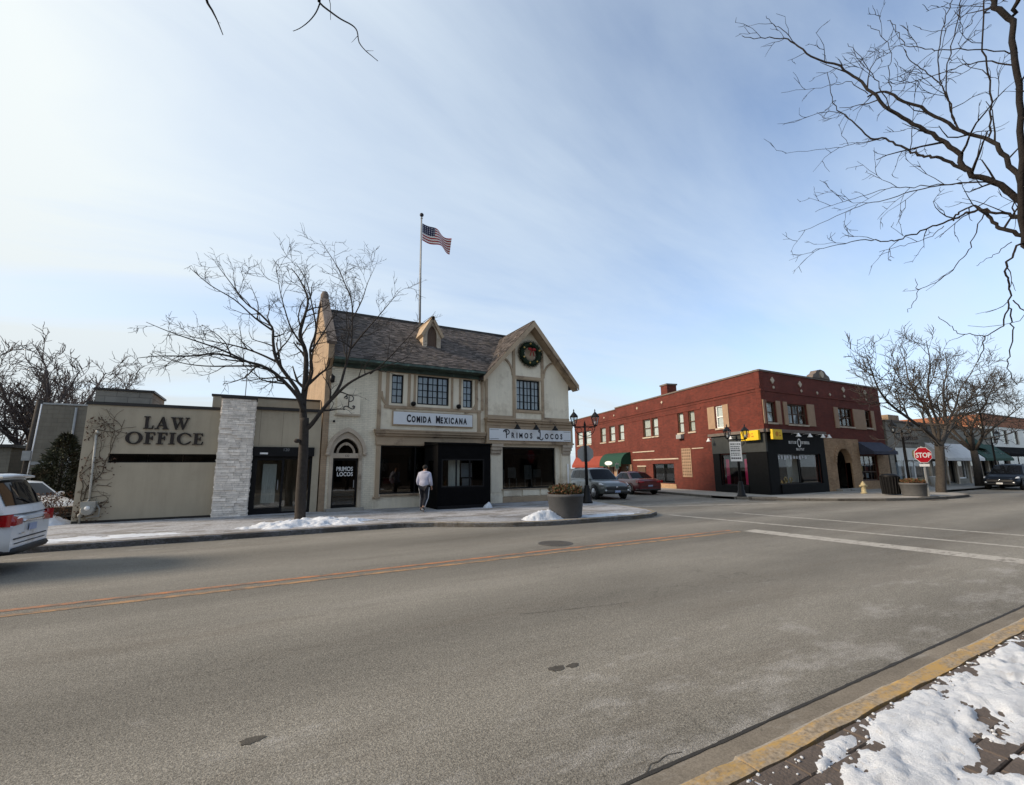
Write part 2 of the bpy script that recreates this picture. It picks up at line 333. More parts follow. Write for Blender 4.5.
mat('car_glass', (.007, .008, .010), .05, .1, 3, spec=.15)
mat('gas_grey', (.30, .29, .26), .6, .2, 8)
mat('pvc_white', (.44, .42, .37), .6, .12, 8)
mat('vine_brown', (.10, .075, .05), .95, .3, 9)
mat('skin', (.42, .24, .17), .6, .05, 6)
mat('hair_dark', (.012, .010, .009), .8, .2, 12)
mat('jacket', (.46, .46, .56), .8, .10, 6, .4, 30)
mat('trousers', (.014, .014, .02), .8, .2, 6)
mat('trouser_stripe', (.40, .40, .42), .8, .1, 6)
mat('shoe', (.02, .02, .02), .7, .2, 8)
mat('shoe_sole', (.45, .45, .45), .7, .1, 8)
mat('street_green', (.06, .16, .13), .5, .1, 5)
mat('poster_art', (.34, .20, .12), .7, .6, 9)
mat('stone_dark', (.14, .115, .10), .9, .2, 4, .4, 40)
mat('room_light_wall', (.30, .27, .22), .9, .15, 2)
glass_mat('glass', (.86, .89, .90)); glass_mat('glass_dark', (.50, .52, .53)); glass_mat('lantern_glass', (.75, .78, .80))
glow_mat('lamp_glow', (1.0, .93, .80), 6.0)
# a flag: printed stripes and canton by its own UV
def flag_mat():
    m = bpy.data.materials.new('flag_cloth'); m.use_nodes = True; t = m.node_tree; N = t.nodes; L = t.links; b = N['Principled BSDF']; b.inputs['Roughness'].default_value = .85
    tcn = N.new('ShaderNodeTexCoord'); sp = N.new('ShaderNodeSeparateXYZ'); L.new(tcn.outputs['UV'], sp.inputs[0])
    def M(op, a, c=None):
        n = N.new('ShaderNodeMath'); n.operation = op
        for i, v in enumerate((a, c)):
            if v is None: continue
            if isinstance(v, (int, float)): n.inputs[i].default_value = v
            else: L.new(v, n.inputs[i])
        return n.outputs[0]
    st = M('MODULO', M('FLOOR', M('MULTIPLY', sp.outputs[1], 13.0)), 2.0)
    mx1 = N.new('ShaderNodeMix'); mx1.data_type = 'RGBA'; L.new(st, mx1.inputs['Factor']); mx1.inputs[6].default_value = (.30, .006, .014, 1); mx1.inputs[7].default_value = (.70, .68, .66, 1)
    can = M('MULTIPLY', M('LESS_THAN', sp.outputs[0], .42), M('GREATER_THAN', sp.outputs[1], 6/13))
    du = M('ABSOLUTE', M('SUBTRACT', M('FRACT', M('MULTIPLY', sp.outputs[0], 14.3)), .5)); dv = M('ABSOLUTE', M('SUBTRACT', M('FRACT', M('MULTIPLY', sp.outputs[1], 9.3)), .5))
    star = M('LESS_THAN', M('ADD', du, dv), .3)
    mx2 = N.new('ShaderNodeMix'); mx2.data_type = 'RGBA'; L.new(star, mx2.inputs['Factor']); mx2.inputs[6].default_value = (.007, .012, .055, 1); mx2.inputs[7].default_value = (.5, .5, .52, 1)
    mx3 = N.new('ShaderNodeMix'); mx3.data_type = 'RGBA'; L.new(can, mx3.inputs['Factor']); L.new(mx1.outputs[2], mx3.inputs[6]); L.new(mx2.outputs[2], mx3.inputs[7])
    L.new(mx3.outputs[2], b.inputs['Base Color']); MATS['flag_cloth'] = m
flag_mat()

# surface materials with wear, in world metres
def surf(name, base, build):
    m = bpy.data.materials.new(name); m.use_nodes = True; t = m.node_tree; N = t.nodes; L = t.links; b = N['Principled BSDF']
    b.inputs['Roughness'].default_value = .9; b.inputs['Specular IOR Level'].default_value = .25
    tcn = N.new('ShaderNodeTexCoord'); pos = tcn.outputs['Object']
    class K: pass
    k = K()
    def noise_(scale, detail=6, rough=.6, stretch=None, dist=0, off=(0, 0, 0)):
        mpn = N.new('ShaderNodeMapping'); mpn.inputs['Location'].default_value = off
        if stretch: mpn.inputs['Scale'].default_value = stretch
        L.new(pos, mpn.inputs[0])
        n = N.new('ShaderNodeTexNoise'); n.inputs['Scale'].default_value = scale; n.inputs['Detail'].default_value = detail; n.inputs['Roughness'].default_value = rough; n.inputs['Distortion'].default_value = dist
        L.new(mpn.outputs[0], n.inputs['Vector']); return n.outputs['Fac']
    def rng(v, a, c, lo=0.0, hi=1.0):
        n = N.new('ShaderNodeMapRange'); n.inputs['From Min'].default_value = a; n.inputs['From Max'].default_value = c; n.inputs['To Min'].default_value = lo; n.inputs['To Max'].default_value = hi; L.new(v, n.inputs['Value']); return n.outputs[0]
    def M(op, a, c=None):
        n = N.new('ShaderNodeMath'); n.operation = op
        for i, v in enumerate((a, c)):
            if v is None: continue
            if isinstance(v, (int, float)): n.inputs[i].default_value = v
            else: L.new(v, n.inputs[i])
        return n.outputs[0]
    def mix(f, a, c):
        n = N.new('ShaderNodeMix'); n.data_type = 'RGBA'
        if isinstance(f, (int, float)): n.inputs['Factor'].default_value = f
        else: L.new(f, n.inputs['Factor'])
        for i, v in ((6, a), (7, c)):
            if isinstance(v, tuple): n.inputs[i].default_value = (*v, 1)
            else: L.new(v, n.inputs[i])
        return n.outputs[2]
    def scale(c, f):
        n = N.new('ShaderNodeVectorMath'); n.operation = 'SCALE'
        if isinstance(c, tuple): n.inputs[0].default_value = c
        else: L.new(c, n.inputs[0])
        L.new(f, n.inputs['Scale']); return n.outputs[0]
    def bump(h, strength, dist=.01):
        n = N.new('ShaderNodeBump'); n.inputs['Strength'].default_value = strength; n.inputs['Distance'].default_value = dist; L.new(h, n.inputs['Height']); L.new(n.outputs[0], b.inputs['Normal'])
    sp = N.new('ShaderNodeSeparateXYZ'); L.new(pos, sp.inputs[0])
    for nm, fn in dict(noise=noise_, rng=rng, M=M, mix=mix, scale=scale, bump=bump, x=sp.outputs[0], y=sp.outputs[1], z=sp.outputs[2], N=N, L=L, pos=pos, b=b).items(): setattr(k, nm, fn)
    L.new(build(k), b.inputs['Base Color']); MATS[name] = m
def asphalt(k):
    big = k.rng(k.noise(.22, 4, .5, (.35, 1, 1)), .3, .7, .86, 1.14)
    mid = k.rng(k.noise(1.3, 8, .7, (.25, 1, 1)), .3, .7, .86, 1.14)
    fine = k.M('MULTIPLY', k.rng(k.noise(62, 4, .85), .34, .66, .42, 1.58), k.rng(k.noise(17, 5, .8), .3, .7, .82, 1.18))
    vor = k.N.new('ShaderNodeTexVoronoi'); vor.inputs['Scale'].default_value = 120; k.L.new(k.pos, vor.inputs['Vector'])
    spk = k.rng(vor.outputs['Distance'], .15, .6, .6, 1.3)
    # worn wheel tracks along the street
    w = k.M('SINE', k.M('ADD', k.M('MULTIPLY', k.y, 2.05), k.M('MULTIPLY', k.noise(.3, 3), 2.2)))
    trk = k.rng(w, -1.0, 1.0, .80, 1.10)
    f = k.M('MULTIPLY', k.M('MULTIPLY', big, mid), k.M('MULTIPLY', k.M('MULTIPLY', fine, spk), trk))
    c = k.scale((.170, .160, .139), f)
    # dried salt and frost, most of it by the kerbs
    e1 = k.rng(k.y, 4.6, 2.5, 0.0, 1.0); e2 = k.rng(k.y, 11.0, 13.5, 0.0, .75)
    edge = k.M('MAXIMUM', e1, e2)
    s1 = k.noise(2.2, 10, .75, (.5, 1, 1)); s = k.rng(k.M('ADD', s1, k.M('MULTIPLY', edge, .13)), .62, .74, 0, .62)
    grain = k.rng(k.noise(95, 3, .85), .46, .60, .05, 1.0)
    c = k.mix(k.M('MULTIPLY', s, grain), c, (.52, .51, .50))
    st = k.rng(k.noise(.9, 9, .75, (.12, 1.2, 1), 0, (7, 3, 0)), .56, .75, 0, .32)
    c = k.mix(st, c, (.21, .20, .185))
    ds = k.rng(k.noise(.7, 9, .75, (.16, 1, 1), 0, (31, 8, 0)), .52, .70, 0, .55)
    c = k.mix(ds, c, k.scale((.105, .088, .070), fine))
    # hairline cracks
    v2 = k.N.new('ShaderNodeTexVoronoi'); v2.feature = 'DISTANCE_TO_EDGE'; v2.inputs['Scale'].default_value = .33
    wv = k.N.new('ShaderNodeVectorMath'); wv.operation = 'ADD'; nn = k.N.new('ShaderNodeTexNoise'); nn.inputs['Scale'].default_value = 2.0; nn.inputs['Detail'].default_value = 6; k.L.new(k.pos, nn.inputs['Vector']); k.L.new(k.pos, wv.inputs[0]); k.L.new(nn.outputs['Color'], wv.inputs[1]); k.L.new(wv.outputs[0], v2.inputs['Vector'])
    cr = k.M('MULTIPLY', k.M('LESS_THAN', v2.outputs['Distance'], .0045), k.rng(k.noise(.35, 2), .5, .58))
    c = k.mix(k.M('MULTIPLY', cr, .22), c, (.03, .028, .025))
    k.bump(k.M('ADD', k.noise(90, 4, .7), vor.outputs['Distance']), .5, .006)
    return c
surf('asphalt', None, asphalt)
def walk(k, snow=.5, base=(.235, .22, .195)):
    f = k.M('MULTIPLY', k.rng(k.noise(1.2, 8, .7), .3, .7, .8, 1.2), k.rng(k.noise(60, 3, .7), .3, .7, .8, 1.2))
    c = k.scale(base, f)
    jx = k.M('LESS_THAN', k.M('ABSOLUTE', k.M('SUBTRACT', k.M('FRACT', k.M('MULTIPLY', k.x, 1/1.52)), .5)), .006)
    jy = k.M('LESS_THAN', k.M('ABSOLUTE', k.M('SUBTRACT', k.M('FRACT', k.M('MULTIPLY', k.y, 1/1.52)), .5)), .006)
    c = k.mix(k.M('MULTIPLY', k.M('MAXIMUM', jx, jy), .7), c, (.06, .055, .05))
    s = k.rng(k.noise(1.3, 12, .78, (.6, 1.2, 1), .3, (3, 9, 0)), .58-snow*.2, .68-snow*.2, 0, .95)
    g = k.rng(k.noise(22, 8, .85, (.6, 1, 1)), .42, .58, .12, 1)
    c = k.mix(k.M('MULTIPLY', s, g), c, (.46, .48, .52))
    k.bump(k.noise(50, 5, .7), .3, .01); return c
surf('sidewalk_snowy', None, lambda k: walk(k, .78, (.20, .19, .18)))
surf('sidewalk_dry', None, lambda k: walk(k, .15, (.30, .285, .26)))
def snow(k):
    n = k.noise(3.0, 8, .7); d = k.rng(n, .35, .7, 0, 1)
    c = k.mix(d, (.71, .75, .81), (.57, .60, .65))
    g = k.rng(k.noise(9, 9, .82, None, 0, (5, 5, 0)), .56, .70, 0, .7); c = k.mix(g, c, (.38, .345, .31)); g2 = k.rng(k.noise(60, 6, .85, None, 0, (1, 5, 0)), .62, .70, 0, .6); c = k.mix(g2, c, (.22, .19, .16))
    k.b.inputs['Roughness'].default_value = .75
    k.bump(k.M('ADD', k.noise(25, 6, .8), k.M('MULTIPLY', k.noise(110, 3, .8), .5)), .7, .03); return c
surf('snow', None, snow)
def paint(base, wear, dark=(.13, .118, .103)):
    def f(k):
        w = k.rng(k.noise(6, 10, .8, (.4, 1, 1)), .40+wear*.12, .56+wear*.12, 0, 1)
        fine = k.rng(k.noise(75, 3, .8), .34, .6, 0, 1)
        return k.mix(k.M('MULTIPLY', k.M('MAXIMUM', k.M('SUBTRACT', 1.0, w), .0), k.M('ADD', .35, k.M('MULTIPLY', fine, .65))), dark, base)
    return f
surf('line_orange', None, paint((.52, .21, .085), .25))
surf('line_yellow', None, paint((.48, .27, .12), .15))
surf('line_white', None, paint((.46, .44, .40), .8))
def kerb_paint(k):
    conc = k.scale((.27, .245, .21), k.M('MULTIPLY', k.rng(k.noise(3, 8, .7), .3, .7, .75, 1.25), k.rng(k.noise(70, 4), .3, .7, .7, 1.3)))
    yel = k.mix(k.rng(k.noise(22, 6, .8), .3, .7), (.46, .275, .075), (.38, .27, .125))
    worn = k.rng(k.noise(5, 10, .85, (.5, 1.4, 1)), .42, .54, 0, .95)
    c = k.mix(worn, yel, k.scale((.27, .225, .17), k.rng(k.noise(40, 4), .3, .7, .55, 1.45)))
    return k.mix(k.rng(k.M('ADD', k.y, k.M('MULTIPLY', k.noise(4, 6, .7), .05)), 1.856, 1.872, 0, 1), c, conc)
surf('kerb_yellow', None, kerb_paint)
surf('gutter', None, lambda k: k.mix(k.rng(k.noise(3.5, 10, .75, (.5, 1, 1)), .55, .72, 0, .6), k.scale((.165, .145, .118), k.M('MULTIPLY', k.rng(k.noise(1.5, 8, .7), .3, .7, .75, 1.25), k.rng(k.noise(80, 3, .8), .3, .7, .65, 1.35))), (.33, .32, .30)))
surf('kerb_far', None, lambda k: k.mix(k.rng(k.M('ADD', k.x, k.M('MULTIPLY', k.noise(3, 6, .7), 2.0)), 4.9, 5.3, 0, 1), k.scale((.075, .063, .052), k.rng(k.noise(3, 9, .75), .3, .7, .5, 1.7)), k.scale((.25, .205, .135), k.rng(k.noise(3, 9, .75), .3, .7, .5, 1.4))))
surf('ground_mat', None, lambda k: k.scale((.10, .095, .085), k.rng(k.noise(.3, 8), .3, .7, .7, 1.3)))
surf('lot_asphalt', None, lambda k: k.mix(k.rng(k.noise(.6, 9, .7), .5, .62, 0, .8), k.scale((.10, .095, .09), k.rng(k.noise(2, 6), .3, .7, .8, 1.2)), (.6, .62, .65)))

# ------------------------------------------------------------------ ground, street, pavements
YF = 19.15; KB = .13
struct(MB().quad((-500, -500, -.06), (900, -500, -.06), (900, 900, -.06), (-500, 900, -.06)), 'ground', 'ground_mat')
SD = Vector((sin(radians(12.9)), cos(radians(12.9)), 0))      # direction of the side street
def road():
    a, b_ = Vector((12.0, 12.5, 0)), Vector((24.5, 12.5, 0))
    m = MB(); m.add([(-150, 2.14, 0), (220, 2.14, 0), (220, 14.6, 0), (-150, 14.6, 0)], [(0, 1, 2, 3)])
    struct(m, 'road', 'asphalt')
    m = MB(); m.add([a+Vector((0, 0, -.004)), b_+Vector((0, 0, -.004)), b_+SD*110+Vector((0, 0, -.004)), a+SD*110+Vector((0, 0, -.004))], [(0, 1, 2, 3)])
    struct(m, 'side_street', 'asphalt')
road()
def arc(c, r, a0, a1, n=8): return [(c[0]+r*cos(radians(a0+(a1-a0)*i/n)), c[1]+r*sin(radians(a0+(a1-a0)*i/n))) for i in range(n+1)]
def offset_line(line, w):
    out = []
    for i, p in enumerate(line):
        a = Vector(line[max(i-1, 0)]); b = Vector(line[min(i+1, len(line)-1)]); t = (b-a).normalized(); out.append((p[0]-t.y*w, p[1]+t.x*w))
    return out
def kerb(line, name, m, w=.16, z1=KB+.003):
    inner = offset_line(line, w); mb = MB()
    for i in range(len(line)-1):
        mb.add([(*line[i], -.01), (*line[i+1], -.01), (*line[i+1], z1-.02), (*line[i], z1-.02)], [(0, 1, 2, 3)])
        o = offset_line(line, .025); mb.add([(*line[i], z1-.02), (*line[i+1], z1-.02), (*o[i+1], z1), (*o[i], z1)], [(0, 1, 2, 3)])
        mb.add([(*o[i], z1), (*o[i+1], z1), (*inner[i+1], z1), (*inner[i], z1)], [(0, 1, 2, 3)])
    return struct(mb, name, m)
sl0 = Vector((13.35, 14.2)); sl1 = sl0 + Vector((SD.x, SD.y))*90
left_line = [(-150, 13.85), (-8, 13.9), (3.6, 13.72), (4.6, 13.35), (5.6, 12.62), (6.6, 12.05), (7.6, 11.74), (9, 11.66), (10.8, 11.62), (11.8, 11.72), (12.55, 12.15), (13.0, 12.9), tuple(sl0), tuple(sl1)]
struct(MB().zprism(left_line[::1]+[(sl1.x-30, sl1.y), (-5.3, 102), (-5.3, 18.95), (-150, 18.95)], -.05, KB), 'sidewalk', 'sidewalk_snowy')
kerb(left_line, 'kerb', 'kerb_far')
sr1 = Vector((22.0, 17.2)); sr0 = sr1 + Vector((SD.x, SD.y))*90
right_line = [tuple(sr0), tuple(sr1), (22.0, 15.8), (22.5, 14.6), (23.3, 13.3), (24.6, 12.1), (26.5, 10.9), (28.5, 10.1), (31, 9.8), (33.2, 9.9), (34.6, 10.6), (35.8, 11.9), (37, 12.35), (220, 12.35)]
struct(MB().zprism(right_line+[(220, 100)], -.05, KB), 'sidewalk.001', 'sidewalk_dry')
kerb(right_line, 'kerb.001', 'kerb_concrete')
# near side: gutter, kerb sections, pavers
struct(MB().add([(-60, 2.14, -.001), (-60, 1.93, .014), (90, 1.93, .014), (90, 2.14, -.001)], [(0, 1, 2, 3)]), 'gutter', 'gutter')
def joint():
    m = MB(); A = []; B = []
    for i in range(900):
        x = -12+i*.04; c = 2.138+.006*noise.noise(Vector((x*1.7, 0, 0)))+.004*noise.noise(Vector((x*9, 3, 0))); w = .012+.006*noise.noise(Vector((x*5, 7, 0)))+.005*noise.noise(Vector((x*21, 1, 0))); A.append(Vector((x, c-w, .0035))); B.append(Vector((x, c+w, .0035)))
    m.add(A+B, [(i, i+1, 901+i, 900+i) for i in range(899)]); struct(m, 'gutter_joint', 'tar')
joint()
def kerb_section():
    prof = [(1.965, -.02), (1.945, .015), (1.875, .098), (1.852, .122), (1.825, .132), (1.722, .130), (1.715, -.02)]
    L_ = 2.98; n = 48; P = []; rr = random.Random(3)
    for i in range(n):
        for j, (y, z) in enumerate(prof):
            e = .007*noise.fractal(Vector((L_*i/(n-1)*2.3, j*.9, 1.1)), .8, 2.2, 4)*2 if 0 < j < 6 else 0
            if 2 < j < 6 and noise.noise(Vector((L_*i/(n-1)*1.9+9.1, j*.35, 2.2))) > .30: e -= .012
            P.append(Vector((L_*i/(n-1), y+e*.5, z+e*.6)))
    k = len(prof); mb = MB()
    mb.add(P, [(i*k+j, i*k+j+1, (i+1)*k+j+1, (i+1)*k+j) for i in range(n-1) for j in range(k-1)], False)
    mb.add([P[j] for j in range(k)], [list(range(k))]); mb.add([P[(n-1)*k+j] for j in range(k)], [list(range(k-1, -1, -1))])
    return mb
nw = struct(MB().add([(-60, 1.72, .092), (-60, -6, .092), (90, -6, .092), (90, 1.72, .092)], [(0, 1, 2, 3)]), 'near_sidewalk', 'tar')
ks = kerb_section().build('kerb_stone', 'kerb_yellow', nw); ks.location = (-9.6, 0, 0)
for i in range(1, 16):
    c = ks.copy(); COL.objects.link(c); c.location = (-9.6+3*i, 0, 0)
def pavers():
    mb = MB(); w, h = .292, .142; b = .006
    mb.add([(b, b, 0), (w-b, b, 0), (w-b, h-b, 0), (b, h-b, 0), (0, 0, -.008), (w, 0, -.008), (w, h, -.008), (0, h, -.008), (0, 0, -.05), (w, 0, -.05), (w, h, -.05), (0, h, -.05)],
           [(0, 1, 2, 3), (4, 5, 1, 0), (5, 6, 2, 1), (6, 7, 3, 2), (7, 4, 0, 3), (8, 9, 5, 4), (9, 10, 6, 5), (10, 11, 7, 6), (11, 8, 4, 7)])
    p0 = mb.build('paver', 'brick_paver', nw); first = True; rr = random.Random(5)
    for j in range(10):
        for i in range(22):
            o = p0 if first else p0.copy()
            if not first: COL.objects.link(o)
            first = False; o.location = (1.7+i*.30+(j % 2)*.15, 1.565-j*.15, .128+rr.uniform(-.003, .003)); o.rotation_euler = (rr.uniform(-.012, .012), rr.uniform(-.012, .012), rr.uniform(-.006, .006))
    struct(MB().add([(-60, .1, .122), (-60, -6, .122), (90, -6, .122), (90, .1, .122)], [(0, 1, 2, 3)]), 'near_pavement', 'brick_paver')
pavers()
# thin worn paint
def stripe(x0, y0, x1, y1, w, name, m, z=.004):
    a = Vector((x0, y0, z)); b = Vector((x1, y1, z)); t = (b-a).normalized(); q = Vector((-t.y, t.x, 0))*w/2
    return struct(MB().quad(a-q, b-q, b+q, a+q), name, m)
stripe(-60, 8.56, 11.2, 8.26, .12, 'centre_line', 'line_orange')
stripe(-60, 8.27, 11.2, 7.97, .12, 'centre_line', 'line_yellow')
stripe(11.62, 8.0, 11.95, -.0+2.3, .60, 'stop_line', 'line_white')
stripe(13.0, 12.0, 14.05, 2.3, .20, 'crosswalk_line', 'line_white')
stripe(15.55, 11.2, 16.35, 2.3, .20, 'crosswalk_line', 'line_white')
stripe(14.2, 15.1, 21.2, 13.0, .20, 'crosswalk_line', 'line_white')
def blob(cx, cy, rx, ry, seed, n=26):
    rr = random.Random(seed); ph = [rr.uniform(0, 6.28) for _ in range(4)]
    return [(cx+rx*(1+.16*sin(3*a+ph[0])+.1*sin(5*a+ph[1])+.07*sin(9*a+ph[2]))*cos(a), cy+ry*(1+.16*sin(2*a+ph[3])+.1*sin(7*a+ph[1])+.06*sin(11*a))*sin(a)) for a in [2*pi*i/n for i in range(n)]]
for x, y, rx, ry, sd in ((2.34, 3.52, .075, .055, 1), (2.50, 3.50, .06, .04, 2), (.06, 3.62, .07, .045, 4)):
    struct(MB().add([(*p, .003) for p in blob(x, y, rx, ry, sd)], [list(range(26))]), 'oil_stain', 'oil')
def manhole():
    t = thing('manhole_cover', 'round iron manhole cover set in the road by the centre line', 'manhole', (6.0, 8.95, .0))
    m = MB(); m.lathe([(.40, .0), (.40, .005), (.34, .005), (.34, .002)], (6.0, 8.95, 0), 28, False); m.build('rim', 'iron', t)
    m = MB(); m.lathe([(.33, .0), (.33, .006), (.01, .007)], (6.0, 8.95, 0), 28, False)
    for i in range(-4, 5):
        for j in range(-4, 5):
            if i*i+j*j < 15: m.abox(6.0+i*.07-.02, 6.0+i*.07+.02, 8.95+j*.07-.02, 8.95+j*.07+.02, .006, .010)
    m.build('lid', 'iron', t)
manhole()
def inlet(x, y, ang, lab):
    t = thing('storm_drain', lab, 'drain', (x, y, 0)); m = MB(); u = Vector((cos(ang), sin(ang), 0)); f = Fr((x, y), (u.x, u.y))
    m.box(f, -.6, .6, -.28, .12, .002, .012)
    for i in range(9): m.box(f, -.56+i*.13, -.49+i*.13, -.24, .08, .012, .022)
    m.build('grate', 'iron', t); MB().box(f, -.65, .65, -.36, -.281, .0, .16).build('hood', 'iron', t)
inlet(22.35, 14.45, radians(-58), 'dark iron storm drain at the kerb below the black corner shop')
inlet(29.0, 9.83, radians(-12), 'dark iron storm drain at the kerb in front of the right-hand planter')

# ------------------------------------------------------------------ snow
def snow_heap(name, label, x0, x1, y0, y1, z, h, seed, res=.06, cut=.0, fall=None, rough=.22):
    nx = int((x1-x0)/res)+1; ny = int((y1-y0)/res)+1; V = []; H = []
    for j in range(ny):
        for i in range(nx):
            x = x0+(x1-x0)*i/(nx-1); y = y0+(y1-y0)*j/(ny-1); u = (2*i/(nx-1)-1); v = (2*j/(ny-1)-1)
            e = max(0, 1-(u*u+v*v)) if fall is None else fall(x, y, u, v)
            n_ = noise.fractal(Vector((x*1.6+seed*7.7, y*2.2, seed*3.1)), .9, 2.1, 5)
            n2 = noise.fractal(Vector((x*7+seed, y*10, seed*1.7)), .6, 2.2, 6)
            hh = h*(e*(1.0+.55*n_) - cut + .22*n_*1.2 + rough*n2*min(1, e*3)) if e > 0 else -h*.3
            H.append(hh); V.append(Vector((x, y, z+max(hh, -.02))))
    F = []
    for j in range(ny-1):
        for i in range(nx-1):
            q = (j*nx+i, j*nx+i+1, (j+1)*nx+i+1, (j+1)*nx+i)
            if max(H[a] for a in q) > .002: F.append(q)
    used = sorted({a for q in F for a in q}); mp_ = {a: i for i, a in enumerate(used)}
    mb = MB(); mb.add([V[a] for a in used], [tuple(mp_[a] for a in q) for q in F], True)
    o = mb.build(name, 'snow'); return tag(o, label, 'snow', kind='stuff')
snow_heap('snow_pile', 'low mound of shovelled snow around the street tree on the far pavement', -.75, 3.9, 14.05, 15.9, KB, .17, 2, .05, .28, lambda x, y, u, v: max(0, 1-((x-1.1)/(2.6 if x > 1.1 else 1.75))**2-((y-14.95)/.85)**2))
snow_heap('snow_pile', 'small snow heap against the left side of the round corner planter', 7.1, 8.6, 11.85, 13.0, KB, .24, 5, .04, .12)
snow_heap('snow_pile', 'thin snow strip along the kerb by the round corner planter', 8.0, 12.2, 11.8, 12.6, KB, .05, 9, .05, .35)
snow_heap('snow_pile', 'snow patch at the foot of the bare shrub beside the law office', -6.6, -5.1, 18.7, 20.2, KB, .24, 6, .05, .1)
snow_heap('snow_pile', 'small clump of snow in front of the black vestibule', 8.0, 8.42, 17.0, 17.32, KB, .17, 11, .03, .1)
snow_heap('snow_pile', 'thin snow streak along the far kerb left of the street tree', -7.5, -1.2, 14.15, 15.4, KB, .035, 13, .06, .42)
def near_snow():
    def fall(x, y, u, v):
        edge = 1.69+.06*noise.noise(Vector((x*2.1, 3.3, 0)))+.05*noise.noise(Vector((x*7, 1.3, 0)))
        lim = x - (2.15 + .25*(1.5-y))                                   # fades out to the left
        if y > edge: return 0
        a = min(1, (edge-y)/.07); b = max(0, min(1, lim/.5))
        hole = noise.fractal(Vector(((x*.8+y*.5)*1.15+1.7, (y*1.0-x*.25)*2.6, 4.2)), .9, 2.2, 4)
        h2 = noise.fractal(Vector(((x+y*.6)*3.1, (y-x*.28)*7.5, 9.2)), .7, 2.2, 5)
        return a*b*max(0, min(1.0,   .66+1.45*hole+.95*h2+.14*min(1, (edge-y)*1.2)))
    o = snow_heap('snow_bank', 'patchy trodden snow lying over the brown pavers behind the yellow kerb', 1.9, 8.6, -.4, 1.74, .126, .034, 3, .02, .20, fall, .42)
near_snow()

def cracks():
    rr = random.Random(21)
    for px in ([(520, 614), (555, 611), (590, 607), (632, 602)], [(640, 778), (650, 764), (668, 755), (690, 752)], [(760, 730), (772, 738), (784, 742)]):
        pts = [at_z(x, y, 0) for x, y in px]; A = []; B = []; k = 0
        for a, b in zip(pts[:-1], pts[1:]):
            n = max(3, int((b-a).length/.05))
            for i in range(n):
                p = a.lerp(b, i/n); d = (b-a).normalized(); q = Vector((-d.y, d.x, 0)); p = p+q*(.035*noise.noise(Vector((p.x*4, p.y*4, 1)))+.02*noise.noise(Vector((p.x*15, p.y*15, 5)))); w = max(.0010, .0030+.003*noise.noise(Vector((p.x*8, p.y*8, 9))))
                A.append(p-q*w+Vector((0, 0, .0032))); B.append(p+q*w+Vector((0, 0, .0032)))
        m = MB(); n = len(A); m.add(A+B, [(i, i+1, n+i+1, n+i) for i in range(n-1)]); struct(m, 'road_crack', 'oil')
cracks()
def crumbs():
    rr = random.Random(17); m = MB()
    for i in range(420):
        x = rr.uniform(2.2, 8.2); y = 1.70-abs(rr.gauss(0, .10)) if rr.random() < .55 else rr.uniform(.2, 1.7); r = rr.uniform(.004, .016)
        m.ball((x, y, .129+r*.2), r*.8, 6, 4, (rr.uniform(.8, 1.6), rr.uniform(.7, 1.3), .6))
    tag(m.build('snow_crumbs', 'snow'), 'scattered crumbs of snow along the yellow kerb and pavers', 'snow', kind='stuff')
crumbs()
# ------------------------------------------------------------------ building helpers
MF = Fr((0, YF), (1, 0))                                    # facade of the left block
def window(parent, fr, s0, s1, z0, z1, cols=1, rows=2, fm='black_metal', gm='glass', fw=.05, mw=.02, d=-.12, sash=1, curtain=None, sill=None, name='window', cin=.12):
    m = MB()
    m.box(fr, s0, s0+fw, d-.05, d+.03, z0, z1); m.box(fr, s1-fw, s1, d-.05, d+.03, z0, z1)
    m.box(fr, s0+fw, s1-fw, d-.05, d+.03, z0, z0+fw); m.box(fr, s0+fw, s1-fw, d-.05, d+.03, z1-fw, z1)
    sw = (s1-s0-2*fw)/sash
    for k in range(1, sash): m.box(fr, s0+fw+k*sw-fw*.45, s0+fw+k*sw+fw*.45, d-.05, d+.028, z0+fw, z1-fw)
    w = m.build(name, fm, parent)
    b = MB()
    for k in range(sash):
        a0 = s0+fw+k*sw+(fw*.45 if k else 0); a1 = s0+fw+(k+1)*sw-(fw*.45 if k < sash-1 else 0)
        for i in range(1, cols): c = a0+(a1-a0)*i/cols; b.box(fr, c-mw/2, c+mw/2, d-.03, d+.012, z0+fw, z1-fw)
        for j in range(1, rows): c = z0+fw+(z1-z0-2*fw)*j/rows; b.box(fr, a0, a1, d-.028, d+.016, c-mw/2, c+mw/2)
        MB().box(fr, a0, a1, d-.014, d-.008, z0+fw, z1-fw).build('pane', gm, w)
    if b.v: b.build('glazing_bars', fm, w)
    if curtain:
        n = 22; P = []
        for j in (0, 1):
            for i in range(n): P.append(fr.p(s0+.03+(s1-s0-.06)*i/(n-1), d-cin-.02*sin(i*1.7)-.01*sin(i*.6), (z0+.02, z1-.02)[j]))
        MB().grid(P, n, 2).build('curtain', curtain, w)
    if sill: MB().box(fr, s0-.08, s1+.08, -.1, .06, z0-.1, z0-.002).build('sill', sill, w)
    return w
